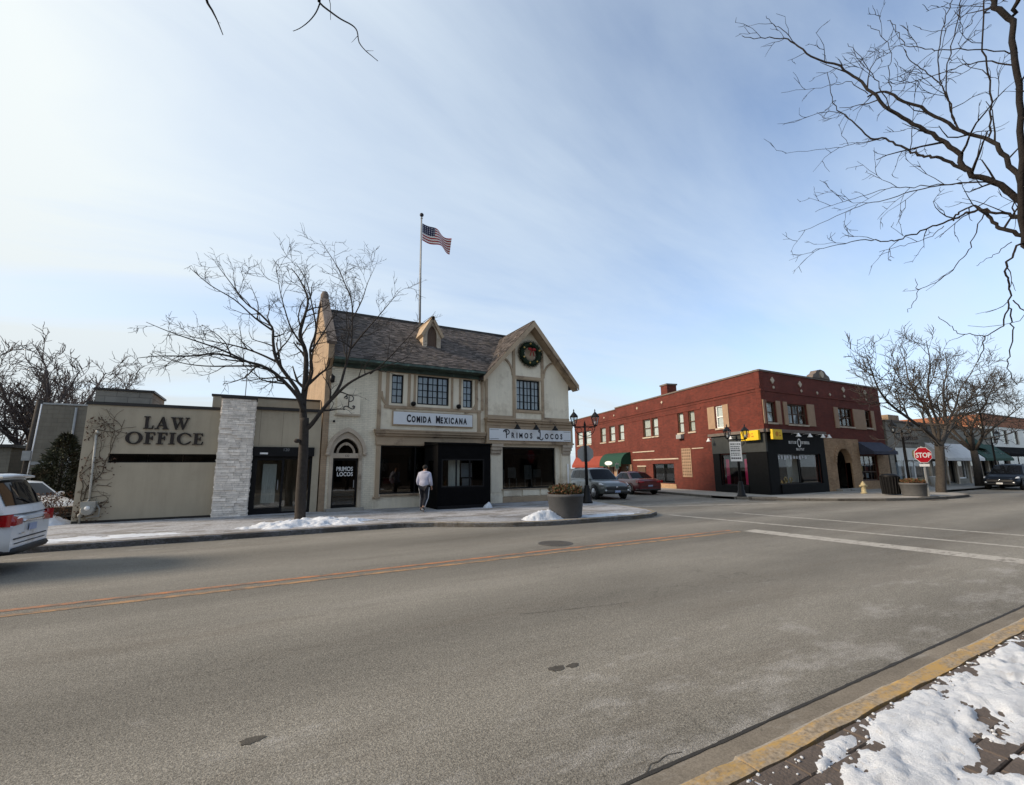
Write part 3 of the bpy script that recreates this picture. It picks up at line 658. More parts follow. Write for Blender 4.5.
def serif_letters(parent, fr, body, s, z, h, m, d0=.0, d1=.05, gap=.07, wf=1.0):
    """bold serif capitals cut as separate letters"""
    T = .20*h; t = .085*h; sf = .07*h
    def L_(): return .66, [[(0, 0), (.62, 0), (.66, .28), (.60, .28), (.54, .075), (.30, .075), (.30, .93), (.40, .93), (.40, 1), (0, 1), (0, .93), (.10, .93), (.10, .07), (0, .07)]]
    def F_(): return .64, [[(0, 0), (.42, 0), (.42, .07), (.30, .07), (.30, .46), (.42, .46), (.45, .34), (.51, .34), (.51, .68), (.45, .68), (.42, .55), (.30, .55), (.30, .925), (.50, .925), (.57, .74), (.63, .74), (.61, 1), (0, 1), (0, .93), (.10, .93), (.10, .07), (0, .07)]]
    def E_(): return .68, [[(0, 0), (.64, 0), (.68, .27), (.62, .27), (.55, .075), (.30, .075), (.30, .46), (.42, .46), (.45, .34), (.51, .34), (.51, .68), (.45, .68), (.42, .55), (.30, .55), (.30, .925), (.50, .925), (.57, .74), (.63, .74), (.61, 1), (0, 1), (0, .93), (.10, .93), (.10, .07), (0, .07)]]
    def I_(): return .40, [[(0, 0), (.40, 0), (.40, .07), (.30, .07), (.30, .93), (.40, .93), (.40, 1), (0, 1), (0, .93), (.10, .93), (.10, .07), (0, .07)]]
    def A_(): return .92, [[(0, 0), (.30, 0), (.30, .07), (.20, .07), (.26, .25), (.545, .25), (.60, .07), (.50, .07), (.50, 0), (.92, 0), (.92, .07), (.84, .07), (.54, 1.0), (.44, 1.0), (.11, .07), (0, .07)], [(.285, .33), (.40, .70), (.52, .33)]]
    def W_(): return 1.28, [[(0, 1), (0, .93), (.08, .93), (.36, 0), (.46, 0), (.65, .62), (.83, 0), (.93, 0), (1.20, .93), (1.28, .93), (1.28, 1), (1.0, 1), (1.0, .93), (1.10, .93), (.92, .30), (.74, .93), (.83, .93), (.83, 1), (.42, 1), (.42, .93), (.52, .93), (.60, .70), (.47, .28), (.28, .93), (.38, .93), (.38, 1)][::-1]]
    def O_():
        n = 26; return .98, [[(.49+.49*cos(2*pi*i/n), .5+.52*sin(2*pi*i/n)) for i in range(n)], [(.49+.28*cos(2*pi*i/n), .5+.43*sin(2*pi*i/n)) for i in range(n)]]
    def C_():
        o = [(.49+.49*cos(a), .5+.52*sin(a)) for a in [radians(42+(318-42)*i/20) for i in range(21)]]; q = [(.49+.28*cos(a), .5+.43*sin(a)) for a in [radians(318-24-(318-42-48)*i/18) for i in range(19)]]
        return .90, [o+[(.90, .30), (.84, .30)]+q+[(.82, .68), (.90, .66)]]
    tab = dict(L=L_, A=A_, W=W_, O=O_, F=F_, I=I_, C=C_, E=E_)
    for ch in body:
        w, loops = tab[ch](); loops = [[(s+x*h*wf, z+y*h) for x, y in lp] for lp in loops]
        mb = MB(); outer = loops[0]
        ar = sum(outer[i][0]*outer[(i+1) % len(outer)][1]-outer[(i+1) % len(outer)][0]*outer[i][1] for i in range(len(outer)))
        if ar < 0: outer = outer[::-1]
        if len(loops) == 1: mb.prism(fr, outer, d0, d1)
        elif ch == 'O':
            n = len(outer); q = loops[1]
            V = [fr.p(a, d1, b) for a, b in outer]+[fr.p(a, d1, b) for a, b in q]+[fr.p(a, d0, b) for a, b in outer]+[fr.p(a, d0, b) for a, b in q]; F = []
            for i in range(n):
                k = (i+1) % n; F += [(i, k, n+k, n+i), (2*n+i, 2*n+k, k, i), (n+i, n+k, 3*n+k, 3*n+i)]
            mb.add(V, F)
        else:                                                # the A: two legs and a bar
            for pl_ in ([(0, 0), (.30, 0), (.30, .07), (.20, .07), (.47, .93), (.44, 1), (.11, .07), (0, .07)], [(.50, 0), (.92, 0), (.92, .07), (.84, .07), (.54, 1.0), (.44, 1.0), (.36, .78), (.60, .07), (.50, .07)]):
                mb.prism(fr, [(s+x*h*wf, z+y*h) for x, y in pl_], d0, d1)
            mb.prism(fr, [(s+x*h*wf, z+y*h) for x, y in [(.25, .25), (.56, .25), (.54, .33), (.275, .33)]], d0, d1-.004)
        mb.build('letter', m, parent); s += (w+gap)*h*wf
    return s
def shell(parent, x0, x1, y0, y1, z1, m, front=False, roof='mortar_grey', room='dark_room'):
    """back and side walls, flat roof and floor of a block whose front stands at y0"""
    MB().abox(x0, x0+.25, y0+.26, y1, 0, z1).abox(x1-.25, x1, y0+.26, y1, 0, z1).abox(x0+.25, x1-.25, y1-.25, y1, 0, z1).build('wall', m, parent)
    MB().abox(x0+.25, x1-.25, y0+.26, y1-.25, z1-.35, z1-.2).build('roof_deck', roof, parent)
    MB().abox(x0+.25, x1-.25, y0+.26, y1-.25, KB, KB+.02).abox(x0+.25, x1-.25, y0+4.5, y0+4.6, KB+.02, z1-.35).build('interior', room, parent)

# ------------------------------------------------------------------ law office
def law_office():
    t = thing('law_office', 'low tan stucco office with a white stone pillar and LAW OFFICE in dark letters', 'building', (-1.6, YF, KB))
    x0, xs0, xs1, x1 = -5.1, -1.44, -.40, 1.93
    m = MB(); m.wall(MF, x0, xs0, 0, 3.86, [(-4.43, -1.46, 2.0, 2.29)], .25); m.build('wall', 'stucco_tan', t)
    m = MB(); m.wall(MF, xs1, x1-.03, 0, 3.95, [(-.40, 1.66, .0, 2.57)], .25, -.02); m.build('wall', 'stucco_tan', t)
    MB().wall(Fr((0, YF+.9), (1, 0)), xs0-.4, x1-.03, 3.6, 4.50, [], .25).build('upper_wall', 'stucco_tan', t)
    for a in (-.2, .55, 1.3): MB().box(MF, a-.006, a+.006, -.021, -.017, 2.6, 3.95).build('stucco_joint', 'stucco_dark', t)
    MB().box(MF, x0-.04, xs0, -.3, .05, 3.86, 3.96).build('coping', 'coping_dark', t)
    MB().box(MF, xs1+.002, x1-.03, -.3, .07, 3.951, 4.06).build('coping', 'coping_dark', t)
    MB().box(Fr((0, YF+.9), (1, 0)), xs0-.45, x1-.03, -.3, .04, 4.5, 4.57).build('coping', 'coping_dark', t)
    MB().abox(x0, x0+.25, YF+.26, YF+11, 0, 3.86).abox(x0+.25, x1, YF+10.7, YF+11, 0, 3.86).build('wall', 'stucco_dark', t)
    MB().abox(x0+.25, x1-.04, YF+1.2, YF+10.7, 3.5, 3.6).build('roof_deck', 'mortar_grey', t)
    MB().abox(x0+.25, x1-.1, YF+3.2, YF+3.3, KB, 3.5).abox(x0+.25, x1-.1, YF+.26, YF+3.2, KB, KB+.02).build('interior', 'room_light_wall', t)
    # raised block behind the parapet at the left
    m = MB(); m.abox(x0+.05, -3.55, YF+.35, YF+2.5, 3.5, 4.40); m.build('rooftop_block', 'grey_stone', t)
    MB().abox(x0, -3.5, YF+.3, YF+2.55, 4.40, 4.47).build('coping', 'coping_dark', t)
    # ribbon window
    w = MB().box(MF, -4.43, -1.46, -.16, -.11, 2.0, 2.035).box(MF, -4.43, -1.46, -.16, -.11, 2.255, 2.29).box(MF, -4.43, -4.39, -.16, -.11, 2.035, 2.255).box(MF, -1.50, -1.46, -.16, -.11, 2.035, 2.255).build('window', 'black_metal', t)
    for i in range(3): MB().box(MF, -4.385+i*.965, -4.385+.955+i*.965, -.14, -.13, 2.036, 2.254).build('pane', 'glass_dark', w)
    # stone pillar: separate ledge stones
    MB().box(MF, xs0+.02, xs1-.02, -.3, .20, 0, 4.29).build('pillar_core', 'mortar_grey', t)
    rr = random.Random(4); m = MB(); z = KB
    while z < 4.27:
        h = min(rr.choice((.05, .065, .08, .1)), 4.28-z); a = xs0
        while a < xs1-.01:
            w_ = min(rr.uniform(.14, .42), xs1-a)
            if xs1-a-w_ < .08: w_ = xs1-a
            e = rr.uniform(.215, .265); m.box(MF, a+.003, a+w_-.003, .18, e, z+.003, z+h-.003); a += w_
        for sx, sg in ((xs0, -1), (xs1, 1)):
            e = rr.uniform(.0, .03); m.box(MF, *sorted((sx, sx+sg*(.012+e))), -.05, .19, z+.003, z+h-.003)
        z += h
    tag(m.build('ledge_stones', 'ledge_stone', t), kind='stuff')
    MB().box(MF, xs0-.05, xs1+.05, -.34, .30, 4.29, 4.38).build('coping', 'coping_dark', t)
    # entrance: black frame, header, glazed door and sidelight
    MB().box(MF, xs1+.005, 1.70, -.2, .06, 2.23, 2.57).build('door_header', 'black_metal', t)
    dr = MB().box(MF, -.38, -.20, -.24, -.08, KB, 2.23).box(MF, .62, .70, -.24, -.1, KB, 2.23).box(MF, -.2, .62, -.22, -.12, KB, .34).box(MF, -.2, .62, -.22, -.12, 2.08, 2.23).build('door', 'black_metal', t)
    MB().box(MF, -.2, .62, -.18, -.17, .34, 2.08).build('pane', 'glass', dr); MB().bar(MF.p(.52, -.06, 1.0), MF.p(.52, -.06, 1.35), .03).build('handle', 'steel_grey', dr)
    MB().box(MF, .0, .46, -.5, -.46, .5, 1.95).build('paper_blind', 'curtain_warm', dr)
    sd = MB().box(MF, 1.22, 1.28, -.24, -.1, KB, 2.23).box(MF, 1.58, 1.66, -.24, -.1, KB, 2.23).box(MF, .7, 1.58, -.22, -.12, KB, .2).box(MF, .7, 1.58, -.22, -.12, 2.12, 2.23).build('sidelight', 'black_metal', t)
    MB().box(MF, .7, 1.22, -.18, -.17, .2, 2.12).build('pane', 'glass', sd); MB().box(MF, 1.28, 1.58, -.18, -.17, .2, 2.12).build('pane', 'glass', sd)
    put_text(t, MF, .72, .062, 2.42, '120', .15, 'steel_grey', name='house_number', depth=.01)
    MB().box(MF, -.14, .12, .061, .067, 2.30, 2.36).build('door_plate', 'sign_white', t)
    serif_letters(t, MF, 'LAW', -3.62, 3.12, .42, 'letter_dark', .0, .06, .09, .98)
    serif_letters(t, MF, 'OFFICE', -4.05, 2.61, .40, 'letter_dark', .0, .06, .09, 1.14)
    m = MB(); m.bar((-.85, YF+2, 4.0), (-.85, YF+2, 5.85), .03).bar((-1.05, YF+2, 5.80), (-.6, YF+2, 5.84), .02).bar((-.85, YF+1.85, 5.6), (-.85, YF+2.2, 5.6), .015); m.build('antenna', 'galv', t)
    MB().box(MF, x0+.02, xs0-.02, .0, .012, KB, KB+.07).build('base_flashing', 'coping_dark', t)
    # gas meter and riser
    g = thing('gas_meter', 'grey gas meter on the tan wall under a pale riser pipe and bare vines', 'gas meter', (-4.7, YF-.2, KB))
    m = MB(); m.tube([(-4.72, YF-.08, .85), (-4.74, YF-.07, 1.5), (-4.78, YF-.05, 2.9)], .032, 8).tube([(-4.78, YF-.05, 2.9), (-4.76, YF-.12, 3.0), (-4.72, YF-.14, 2.93)], .035, 8); m.build('riser_pipe', 'pvc_white', g)
    m = MB(); m.lathe([(.02, -.1), (.15, -.1), (.17, -.06), (.17, .06), (.15, .1), (.02, .1)], (-4.68, YF-.22, .55), 14, axis='y'); m.abox(-4.86, -4.5, YF-.3, YF-.12, .60, .80); m.build('meter_body', 'gas_grey', g, .01)
    m = MB(); m.tube([(-4.86, YF-.15, KB), (-4.86, YF-.15, .7)], .028, 6).tube([(-4.5, YF-.15, .7), (-4.42, YF-.15, .55), (-4.42, YF-.15, .35), (-4.72, YF-.15, .3)], .022, 6).tube([(-4.72, YF-.08, .86), (-4.72, YF-.2, .80)], .03, 6); m.ball((-4.86, YF-.16, .38), .07); m.build('pipework', 'gas_grey', g)
    MB().lathe([(.07, 0), (.07, .012), (.01, .012)], (-4.68, YF-.335, .60), 12, axis='y').build('dial', 'sign_white', g)
    # climbing vine without leaves
    v = thing('climbing_vine', 'leafless vine spreading over the left end of the tan wall', 'vine', (-4.9, YF-.02, KB)); rr = random.Random(9); m = MB(); tw = MB()
    def climb(p, a, L_, r, lev):
        pts = [MF.p(p[0], .02+.02*rr.random(), p[1])]; q = list(p); n = max(3, int(L_/.12))
        for i in range(n):
            a += rr.uniform(-.45, .45); q[0] += cos(a)*L_/n; q[1] += sin(a)*L_/n
            if q[0] < -5.05: q[0] = -5.04; a = pi-a
            if not .2 < q[1] < 3.8 or q[0] > (-3.75 if q[1] > 2.7 else -4.2): break
            pts.append(MF.p(q[0], .015+.05*rr.random(), q[1]))
            if lev < 3 and rr.random() < (.26 if lev < 2 else .16): climb(list(q), a+rr.choice((-1, 1))*rr.uniform(.4, 1.1), L_*rr.uniform(.3, .6), r*.6, lev+1)
        if len(pts) > 1: (m if lev == 0 else tw).tube(pts, [r*(1-.6*i/len(pts)) for i in range(len(pts))], 4 if lev < 2 else 3, False)
    for sx, aa, LL in ((-5.0, 1.6, 3.2), (-4.9, 1.55, 3.0), (-4.98, 1.8, 3.3), (-4.85, 1.3, 1.2)): climb([sx, .3], aa, LL, .016, 0)
    for sx, sz, aa, LL in ((-4.8, 3.05, .25, 1.3), (-4.8, 3.4, .0, .7), (-4.6, 1.3, -.1, .5), (-4.6, 1.9, 0, .4), (-4.6, .5, .5, .5)): climb([sx, sz], aa, LL, .012, 0)
    m.build('stems', 'vine_brown', v); tw.build('twigs', 'vine_brown', v)
    tf = MB(); rr = random.Random(12)
    for i in range(420):
        s_ = -4.78+rr.gauss(0, .28); z_ = rr.choice((rr.uniform(.2, .8), rr.uniform(1.4, 2.2), rr.uniform(2.7, 3.5)))
        if s_ < -5.06: continue
        c = MF.p(s_, rr.uniform(.02, .12), z_); e = rr.uniform(.015, .04); a = Vector((rr.gauss(0, 1), rr.gauss(0, 1), rr.gauss(0, 1))).normalized()*e; b = a.orthogonal().normalized()*e*.7
        tf.quad(c-a, c-b, c+a, c+b)
    tag(tf.build('dry_leaves', 'shrub_brown', v), kind='stuff')
law_office()
brick_mat('common_brick', (.36, .26, .17), (.30, .215, .14), (.28, .215, .155), .215, .075, .01, blotch=.2)
def pointed(cx, w, h, z0, n=9):
    c = (h*h-w*w)/(2*w); r = w+c; a1 = math.atan2(h, c)
    L_ = [(cx+c-r*cos(a1*i/n), z0+r*sin(a1*i/n)) for i in range(n+1)]
    return L_ + [(2*cx-x, z) for x, z in L_[-2::-1]]
def ring(mb, fr, inner, outer, d0, d1):
    n = len(inner); V = [fr.p(a, d1, z) for a, z in inner]+[fr.p(a, d1, z) for a, z in outer]+[fr.p(a, d0, z) for a, z in inner]+[fr.p(a, d0, z) for a, z in outer]; F = []
    for i in range(n-1): F += [(i, i+1, n+i+1, n+i), (n+i, n+i+1, 3*n+i+1, 3*n+i), (i+1, i, 2*n+i, 2*n+i+1)]
    F += [(0, n, 3*n, 2*n), (2*n-1, n-1, 3*n-1, 4*n-1)]
    return mb.add(V, F)
def shingles(mb, O, U, V, width, length, rows, seed, x_at=None, sw=.22):
    rr = random.Random(seed); U = Vector(U).normalized(); V = Vector(V).normalized(); Nn = U.cross(V).normalized(); O = Vector(O); st = length/rows
    for k in range(rows):
        a0, a1 = x_at(k*st) if x_at else (0, width); a = a0+rr.uniform(-.15, 0)
        while a < a1:
            w = rr.uniform(.7, 1.3)*sw; b0 = max(a, a0)+.003; b1 = min(a+w, a1)-.003; a += w
            if b1-b0 < .02: continue
            t = rr.uniform(.018, .04); e = rr.uniform(-.02, .012); l0 = k*st+e; l1 = k*st+st*1.5
            P = [O+U*b0+V*l0, O+U*b1+V*l0, O+U*b1+V*l1, O+U*b0+V*l1]; Q = [P[0]+Nn*t, P[1]+Nn*t, P[2]+Nn*.006, P[3]+Nn*.006]
            mb.add(P+Q, [(4, 5, 6, 7), (0, 1, 5, 4), (1, 2, 6, 5), (3, 0, 4, 7)])
def gooseneck(parent, fr, s, z, name='sign_lamp', drop=.12, out=.5, rise=.22, m='black_metal', sc=1.0):
    o = MB(); pts = [fr.p(s, .02, z), fr.p(s, out*.25, z+rise*.8), fr.p(s, out*.6, z+rise), fr.p(s, out*.92, z+rise*.7), fr.p(s, out, z+.05)]
    o.tube(pts, .014, 6); e = fr.p(s, out, z+.05)
    o.lathe([(.02*sc, .06), (.05*sc, .03), (.07*sc, -.04), (.14*sc, -.14), (.15*sc, -.16), (.13*sc, -.155), (.05*sc, -.05)], e, 14); o.lathe([(.05, .0), (.05, .03), (.01, .03)], fr.p(s, .0, z), 10)
    return o.build(name, m, parent)
def restaurant():
    t = thing('restaurant', 'cream half-timbered two-storey restaurant with steep shingle roof and right-hand gable', 'building', (7.9, YF, KB))
    x0, xm, xg, x1 = 1.95, 4.03, 9.0, 13.85
    # ---- walls
    MB().wall(MF, x0, xm, 0, 6.3, [(2.33, 3.45, 0, 2.95)], .3).build('wall', 'painted_brick', t)
    up = [(4.60, 5.11, 4.50, 5.77), (5.73, 7.21, 4.52, 5.82), (7.89, 8.38, 4.50, 5.82)]
    MB().wall(MF, xm, xg, 3.3, 6.3, up, .3).build('wall', 'stucco_cream', t)
    MB().wall(MF, xm, xg, 0, 3.3, [(4.24, 8.7, .70, 2.70)], .3, -.002).build('shopfront_wall', 'stucco_cream', t)
    gw = (10.72, 12.09, 4.56, 6.08)
    m = MB().wall(MF, xg, x1, 3.0, 6.15, [gw], .3, .03); m.prism(MF, [(xg, 6.15), (x1, 6.15), (x1, 6.2), (11.49, 8.78), (xg, 6.2)], -.27, .03); m.build('gable_wall', 'stucco_cream', t)
    MB().wall(MF, xg, x1, 0, 3.0, [(9.94, 12.96, .74, 2.72)], .3).build('shopfront_wall', 'stucco_cream', t)
    # left end wall with raised parapet following the roof, sunlit side
    prof = [(YF-.02, 0), (YF+9.4, 0), (YF+9.4, 5.9), (YF+4.2, 9.85), (YF+3.55, 9.85), (YF-.45, 6.72), (YF-.45, 6.1), (YF-.02, 5.9)]
    m = MB(); P = [(x0-.004, y, z) for y, z in prof]+[(x0+.22, y, z) for y, z in prof]; n = len(prof)
    m.add(P, [list(range(n-1, -1, -1)), list(range(n, 2*n))]+[(i, (i+1) % n, n+(i+1) % n, n+i) for i in range(n)]); m.build('end_wall', 'common_brick', t)
    m = MB(); cp = [(YF-.52, 6.62), (YF+3.5, 9.78), (YF+4.25, 9.78), (YF+9.5, 5.8)]
    for (ya, za), (yb, zb) in zip(cp[:-1], cp[1:]): m.bar((x0+.10, ya, za+.10), (x0+.10, yb, zb+.10), .36, .14)
    m.build('parapet_coping', 'stone_dark', t)
    MB().lathe([(.17, 9.8), (.2, 10.0), (.19, 10.25), (.12, 10.42), (.02, 10.46)], (x0+.12, YF+3.87, 0), 14).build('finial', 'stone_dark', t)
    MB().abox(x1-.25, x1, YF+.3, YF+9.2, 0, 6.1).abox(x0+.25, x1-.25, YF+9, YF+9.2, 0, 6.1).build('wall', 'painted_brick', t)
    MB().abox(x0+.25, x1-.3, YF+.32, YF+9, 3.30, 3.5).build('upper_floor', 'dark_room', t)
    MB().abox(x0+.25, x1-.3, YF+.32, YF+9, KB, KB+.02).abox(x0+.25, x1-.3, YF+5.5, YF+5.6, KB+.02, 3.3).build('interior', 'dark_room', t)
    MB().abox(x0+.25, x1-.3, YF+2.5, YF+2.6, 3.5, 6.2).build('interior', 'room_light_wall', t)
    # ---- main roof
    ye, ze, yr, zr = 18.62, 6.16, 23.0, 9.46
    y2 = YF+.35; z2 = ze+(zr-ze)*(y2-ye)/(yr-ye)
    m = MB()
    for P in ([(x0+.2, ye, ze), (8.9, ye, ze), (9.52, y2, z2), (9.52, yr, zr), (x0+.2, yr, zr)], [(9.52, y2, z2), (x1+.1, y2, z2), (x1+.1, yr, zr), (9.52, yr, zr)]):
        n = len(P); Q = [(x, y, z-.1) for x, y, z in P]; m.add(P+Q, [list(range(n)), list(range(2*n-1, n-1, -1))]+[(i, n+i, n+(i+1) % n, (i+1) % n) for i in range(n)])
    m.add([(x0+.2, yr, zr), (x1+.25, yr, zr), (x1+.25, YF+9.7, 5.3), (x0+.2, YF+9.7, 5.3)], [(0, 1, 2, 3)]); rf = m.build('roof', 'shingle', t)
    V = Vector((0, yr-ye, zr-ze)); m = MB(); shingles(m, (x0+.22, ye-.03, ze), (1, 0, 0), V, x1-x0-.1, V.length, 34, 3, lambda l: (0, min(11.4, 8.95+.56*l)-x0-.2)); tag(m.build('shingle_courses', 'shingle', rf), kind='stuff')
    MB().bar((x0+.2, yr, zr+.03), (x1+.25, yr, zr+.03), .22, .1).build('ridge_cap', 'coping_dark', rf)
    g = MB(); prof = [(-.02, .0), (-.12, -.02), (-.14, -.12), (-.02, -.14)]
    for i in range(len(prof)-1):
        (a, b), (c, d) = prof[i], prof[i+1]; g.quad((x0+.22, ye+a, ze+b), (8.75, ye+a, ze+b), (8.75, ye+c, ze+d), (x0+.22, ye+c, ze+d))
    g.abox(x0+.24, 8.75, ye+.02, YF-.001, 6.02, 6.10).build('gutter', 'copper_green', rf)
    MB().abox(x0+.24, 8.8, YF-.12, YF-.003, 5.86, 6.018).build('eave_board', 'copper_green', t)
    # dormer
    dx0, dx1, dy = 6.30, 7.19, 20.35
    dF = Fr((0, dy), (1, 0)); cxd = (dx0+dx1)/2
    inner = [(cxd-.24, 7.55)]+pointed(cxd, .24, .5, 8.1, 6)+[(cxd+.24, 7.55)]; outer = [(dx0, 7.4)]+[(dx0+(dx1-dx0)*i/12, 8.22+(.72*(1-abs(i-6)/6))) for i in range(13)]+[(dx1, 7.4)]
    d_ = ring(MB(), dF, inner, outer, -.12, 0).build('dormer', 'limestone', t)
    MB().abox(dx0, dx1, dy+.12, dy+1.8, 7.4, 8.2).build('dormer_side', 'trim_tan', d_)
    MB().box(dF, cxd-.24, cxd+.24, -.10, -.08, 7.5, 8.58).build('louvre', 'wood_brown', d_)
    m = MB()
    for sg in (-1, 1):
        a = Vector((cxd, dy-.12, 9.08)); b = Vector((cxd+sg*.58, dy-.12, 8.08)); c = Vector((0, 2.2, 0)); n_ = Vector((sg*.07, 0, .05))
        m.add([a, b, b+c, a+c, a-n_*1.6, b-n_*1.6, b+c-n_*1.6, a+c-n_*1.6], [(0, 1, 2, 3), (4, 7, 6, 5), (0, 4, 5, 1), (1, 5, 6, 2)])
    m.build('dormer_roof', 'trim_tan', d_)
    # ---- gable roof
    ax, az, ex0, ex1, ez = 11.49, 9.02, 8.68, 14.14, 5.92
    m = MB(); yb = 23.2
    for ex in (ex0, ex1):
        a, b = Vector((ax, 18.6, az)), Vector((ex, 18.6, ez)); c = Vector((0, yb-18.6, 0)); q = Vector((0, 0, -.12)); V_ = [a, b, b+c, a+c, a+q, b+q, b+c+q, a+c+q]
        fs = [(0, 1, 2, 3), (4, 7, 6, 5), (1, 5, 6, 2)]; m.add(V_, fs)
    gr = m.build('gable_roof', 'shingle', t)
    m = MB(); Vl = Vector((ax-ex0, 0, az-ez)); shingles(m, (ex0-.02, yb-.1, ez), (0, -1, 0), Vl, yb-18.65, Vl.length, 26, 5)
    Vr = Vector((ax-ex1, 0, az-ez)); shingles(m, (ex1+.02, 18.62, ez), (0, 1, 0), Vr, yb-18.65, Vr.length, 26, 6); tag(m.build('shingle_courses', 'shingle', gr), kind='stuff')
    m = MB()
    for ex in (ex0, ex1):
        sg = -1 if ex < ax else 1
        P = [(ax, az+.02), (ex, ez+.02), (ex, ez-.24), (ax, az-.30)]; P = P if sg > 0 else P[::-1]; m.prism(Fr((0, 18.6), (1, 0)), P[::-1] if sg > 0 else P[::-1], -.0, .06)
    m.build('bargeboard', 'trim_tan', t)
    m = MB()
    for ex in (ex0, ex1):                                   # soffits
        m.quad((ax, 18.62, az-.31), (ex, 18.62, ez-.25), (ex, YF-.03, ez-.25), (ax, YF-.03, az-.31))
    m.build('soffit', 'trim_tan', t)
    # ---- timbers
    m = MB()
    for a in (4.03, 4.36, 8.50, 8.80): m.box(MF, a, a+.13, 0, .045, 4.40, 5.86)
    for a, b in ((5.30, 5.42), (5.56, 5.66), (7.30, 7.40), (7.70, 7.80)): m.box(MF, a, b, 0, .035, 4.40, 5.86)
    m.box(MF, 4.30, 8.80, .0, .06, 4.28, 4.40).box(MF, 4.03, 4.18, 0, .046, 2.7, 4.40).box(MF, 8.62, 8.78, 0, .046, 3.36, 4.28)
    m.box(MF, 4.5, 8.5, .0, .04, 5.83, 5.86)
    m.build('timber_frame', 'trim_tan', t)
    m = MB()
    for cx, sg in ((4.18, 1), (8.60, -1)):
        o = [(cx+sg*.62*(1-cos(radians(90*i/8))), 4.98-.72*sin(radians(90*i/8))*1.0) for i in range(9)]
        m = MB()
        for (a, b), (c, e) in zip(o[:-1], o[1:]): m.bar(MF.p(a, .022, b), MF.p(c, .022, e), .10, .05, (0, -1, 0))
        m.build('curved_brace', 'trim_tan', t)
    G = Fr((0, YF-.03), (1, 0)); m = MB()
    for a in (10.50, 12.16): m.box(G, a, a+.15, 0, .05, 4.10, 7.75)
    m.box(G, 10.65, 12.16, 0, .05, 6.10, 6.25).box(G, 10.65, 12.16, 0, .06, 4.42, 4.55).box(G, xg, xg+.14, 0, .045, 4.1, 5.95).box(G, xg+.14, 10.5, 0, .03, 4.1, 4.22).box(G, 12.31, x1, 0, .03, 4.1, 4.22)
    m.build('timber_frame', 'trim_tan', t)
    m = MB()
    for cx, sg in ((10.50, -1), (12.31, 1)):
        o = [(cx+sg*.8*(1-sin(radians(90*i/9))), 7.15-.9*(1-cos(radians(90*i/9))) ) for i in range(10)]
        m = MB()
        for (a, b), (c, e) in zip(o[:-1], o[1:]): m.bar(G.p(a, .022, b), G.p(c, .022, e), .10, .05, (0, -1, 0))
        m.build('curved_brace', 'trim_tan', t)
    # ---- upper windows (leaded casements)
    window(t, MF, 4.60, 5.11, 4.50, 5.77, 2, 4, fw=.055, mw=.034, curtain='curtain')
    window(t, MF, 5.73, 7.21, 4.52, 5.82, 2, 4, fw=.065, mw=.034, sash=3, curtain='curtain')
    window(t, MF, 7.89, 8.38, 4.50, 5.82, 2, 4, fw=.055, mw=.034, curtain='curtain')
    window(t, G, *gw, 2, 4, fw=.06, mw=.034, sash=3, curtain='curtain')
    # ---- plaque with a curly P
    p = MB().prism(MF, [(2.42, 3.93), (3.32, 3.93), (3.32, 4.68), (3.22, 4.86), (3.08, 4.95), (2.66, 4.95), (2.52, 4.86), (2.42, 4.68)], 0, .09).build('plaque', 'stucco_cream', t, .015)
    MB().box(MF, 2.38, 3.36, .0, .10, 3.87, 3.925).build('plaque_ledge', 'limestone', p)
    def P2(pts, r, par, m_, cx, cz, sc, d, nm='lettering'):
        o = MB()
        for ln in pts: o.tube([MF.p(cx+x*sc, d, cz+y*sc) for x, y in ln], r, 6)
        return o.build(nm, m_, par)
    def curl(cx, cy, r, a0, a1, n=14, sh=1.0): return [(cx+r*(1-(1-sh)*i/n)*cos(radians(a0+(a1-a0)*i/n)), cy+r*(1-(1-sh)*i/n)*sin(radians(a0+(a1-a0)*i/n))) for i in range(n+1)]
    cp_ = [[(-.02, .92), (-.03, .5), (-.05, .05)], curl(-.25, .78, .14, 200, -120, 14, .5), [(-.34, .85), (-.2, 1.0), (0, 1.02), (.2, .98), (.33, .82), (.3, .62), (.15, .5), (-.02, .5)], [(-.4, -.05), (-.3, .08), (-.15, .1), (.05, -.02), (.25, -.12), (.42, -.06), (.44, .08)], curl(.36, .08, .09, 0, 300, 12, .5), curl(-.36, -.12, .10, 100, 330, 10, .6)]
    P2(cp_, .017, p, 'sign_ink', 2.88, 4.20, .50, .10)
    # ---- arched doorway
    inn = [(2.40, KB)]+pointed(2.89, .49, .60, 2.36)+[(3.38, KB)]; out = [(2.27, KB)]+pointed(2.89, .62, .84, 2.36)+[(3.51, KB)]
    MB_ = ring(MB(), MF, inn, out, -.2, .05).build('door_surround', 'limestone', t)
    hood_i = pointed(2.89, .63, .86, 2.36); hood_o = pointed(2.89, .76, 1.04, 2.36); ring(MB(), MF, hood_i, hood_o, 0, .14).build('hood_mould', 'limestone', t)
    for s_ in (2.19, 3.59): MB().ball(MF.p(s_, .09, 2.33), .085).build('hood_stop', 'limestone', t)
    MB().box(MF, 2.40, 3.38, -.2, .0, 2.17, 2.36).build('lintel', 'limestone', t)
    put_text(t, MF, 2.92, .002, 2.22, '122', .12, 'sign_ink', name='house_number', depth=.008)
    MB().box(MF, 2.34, 3.44, -.27, -.24, 2.36, 2.95).build('fanlight', 'glass_dark', t)
    m = MB(); ring(m, MF, pointed(2.89, .28, .34, 2.37), pointed(2.89, .36, .44, 2.37), -.23, -.12); m.ball(MF.p(2.89, -.1, 2.72), .05); m.build('tracery', 'limestone', t)
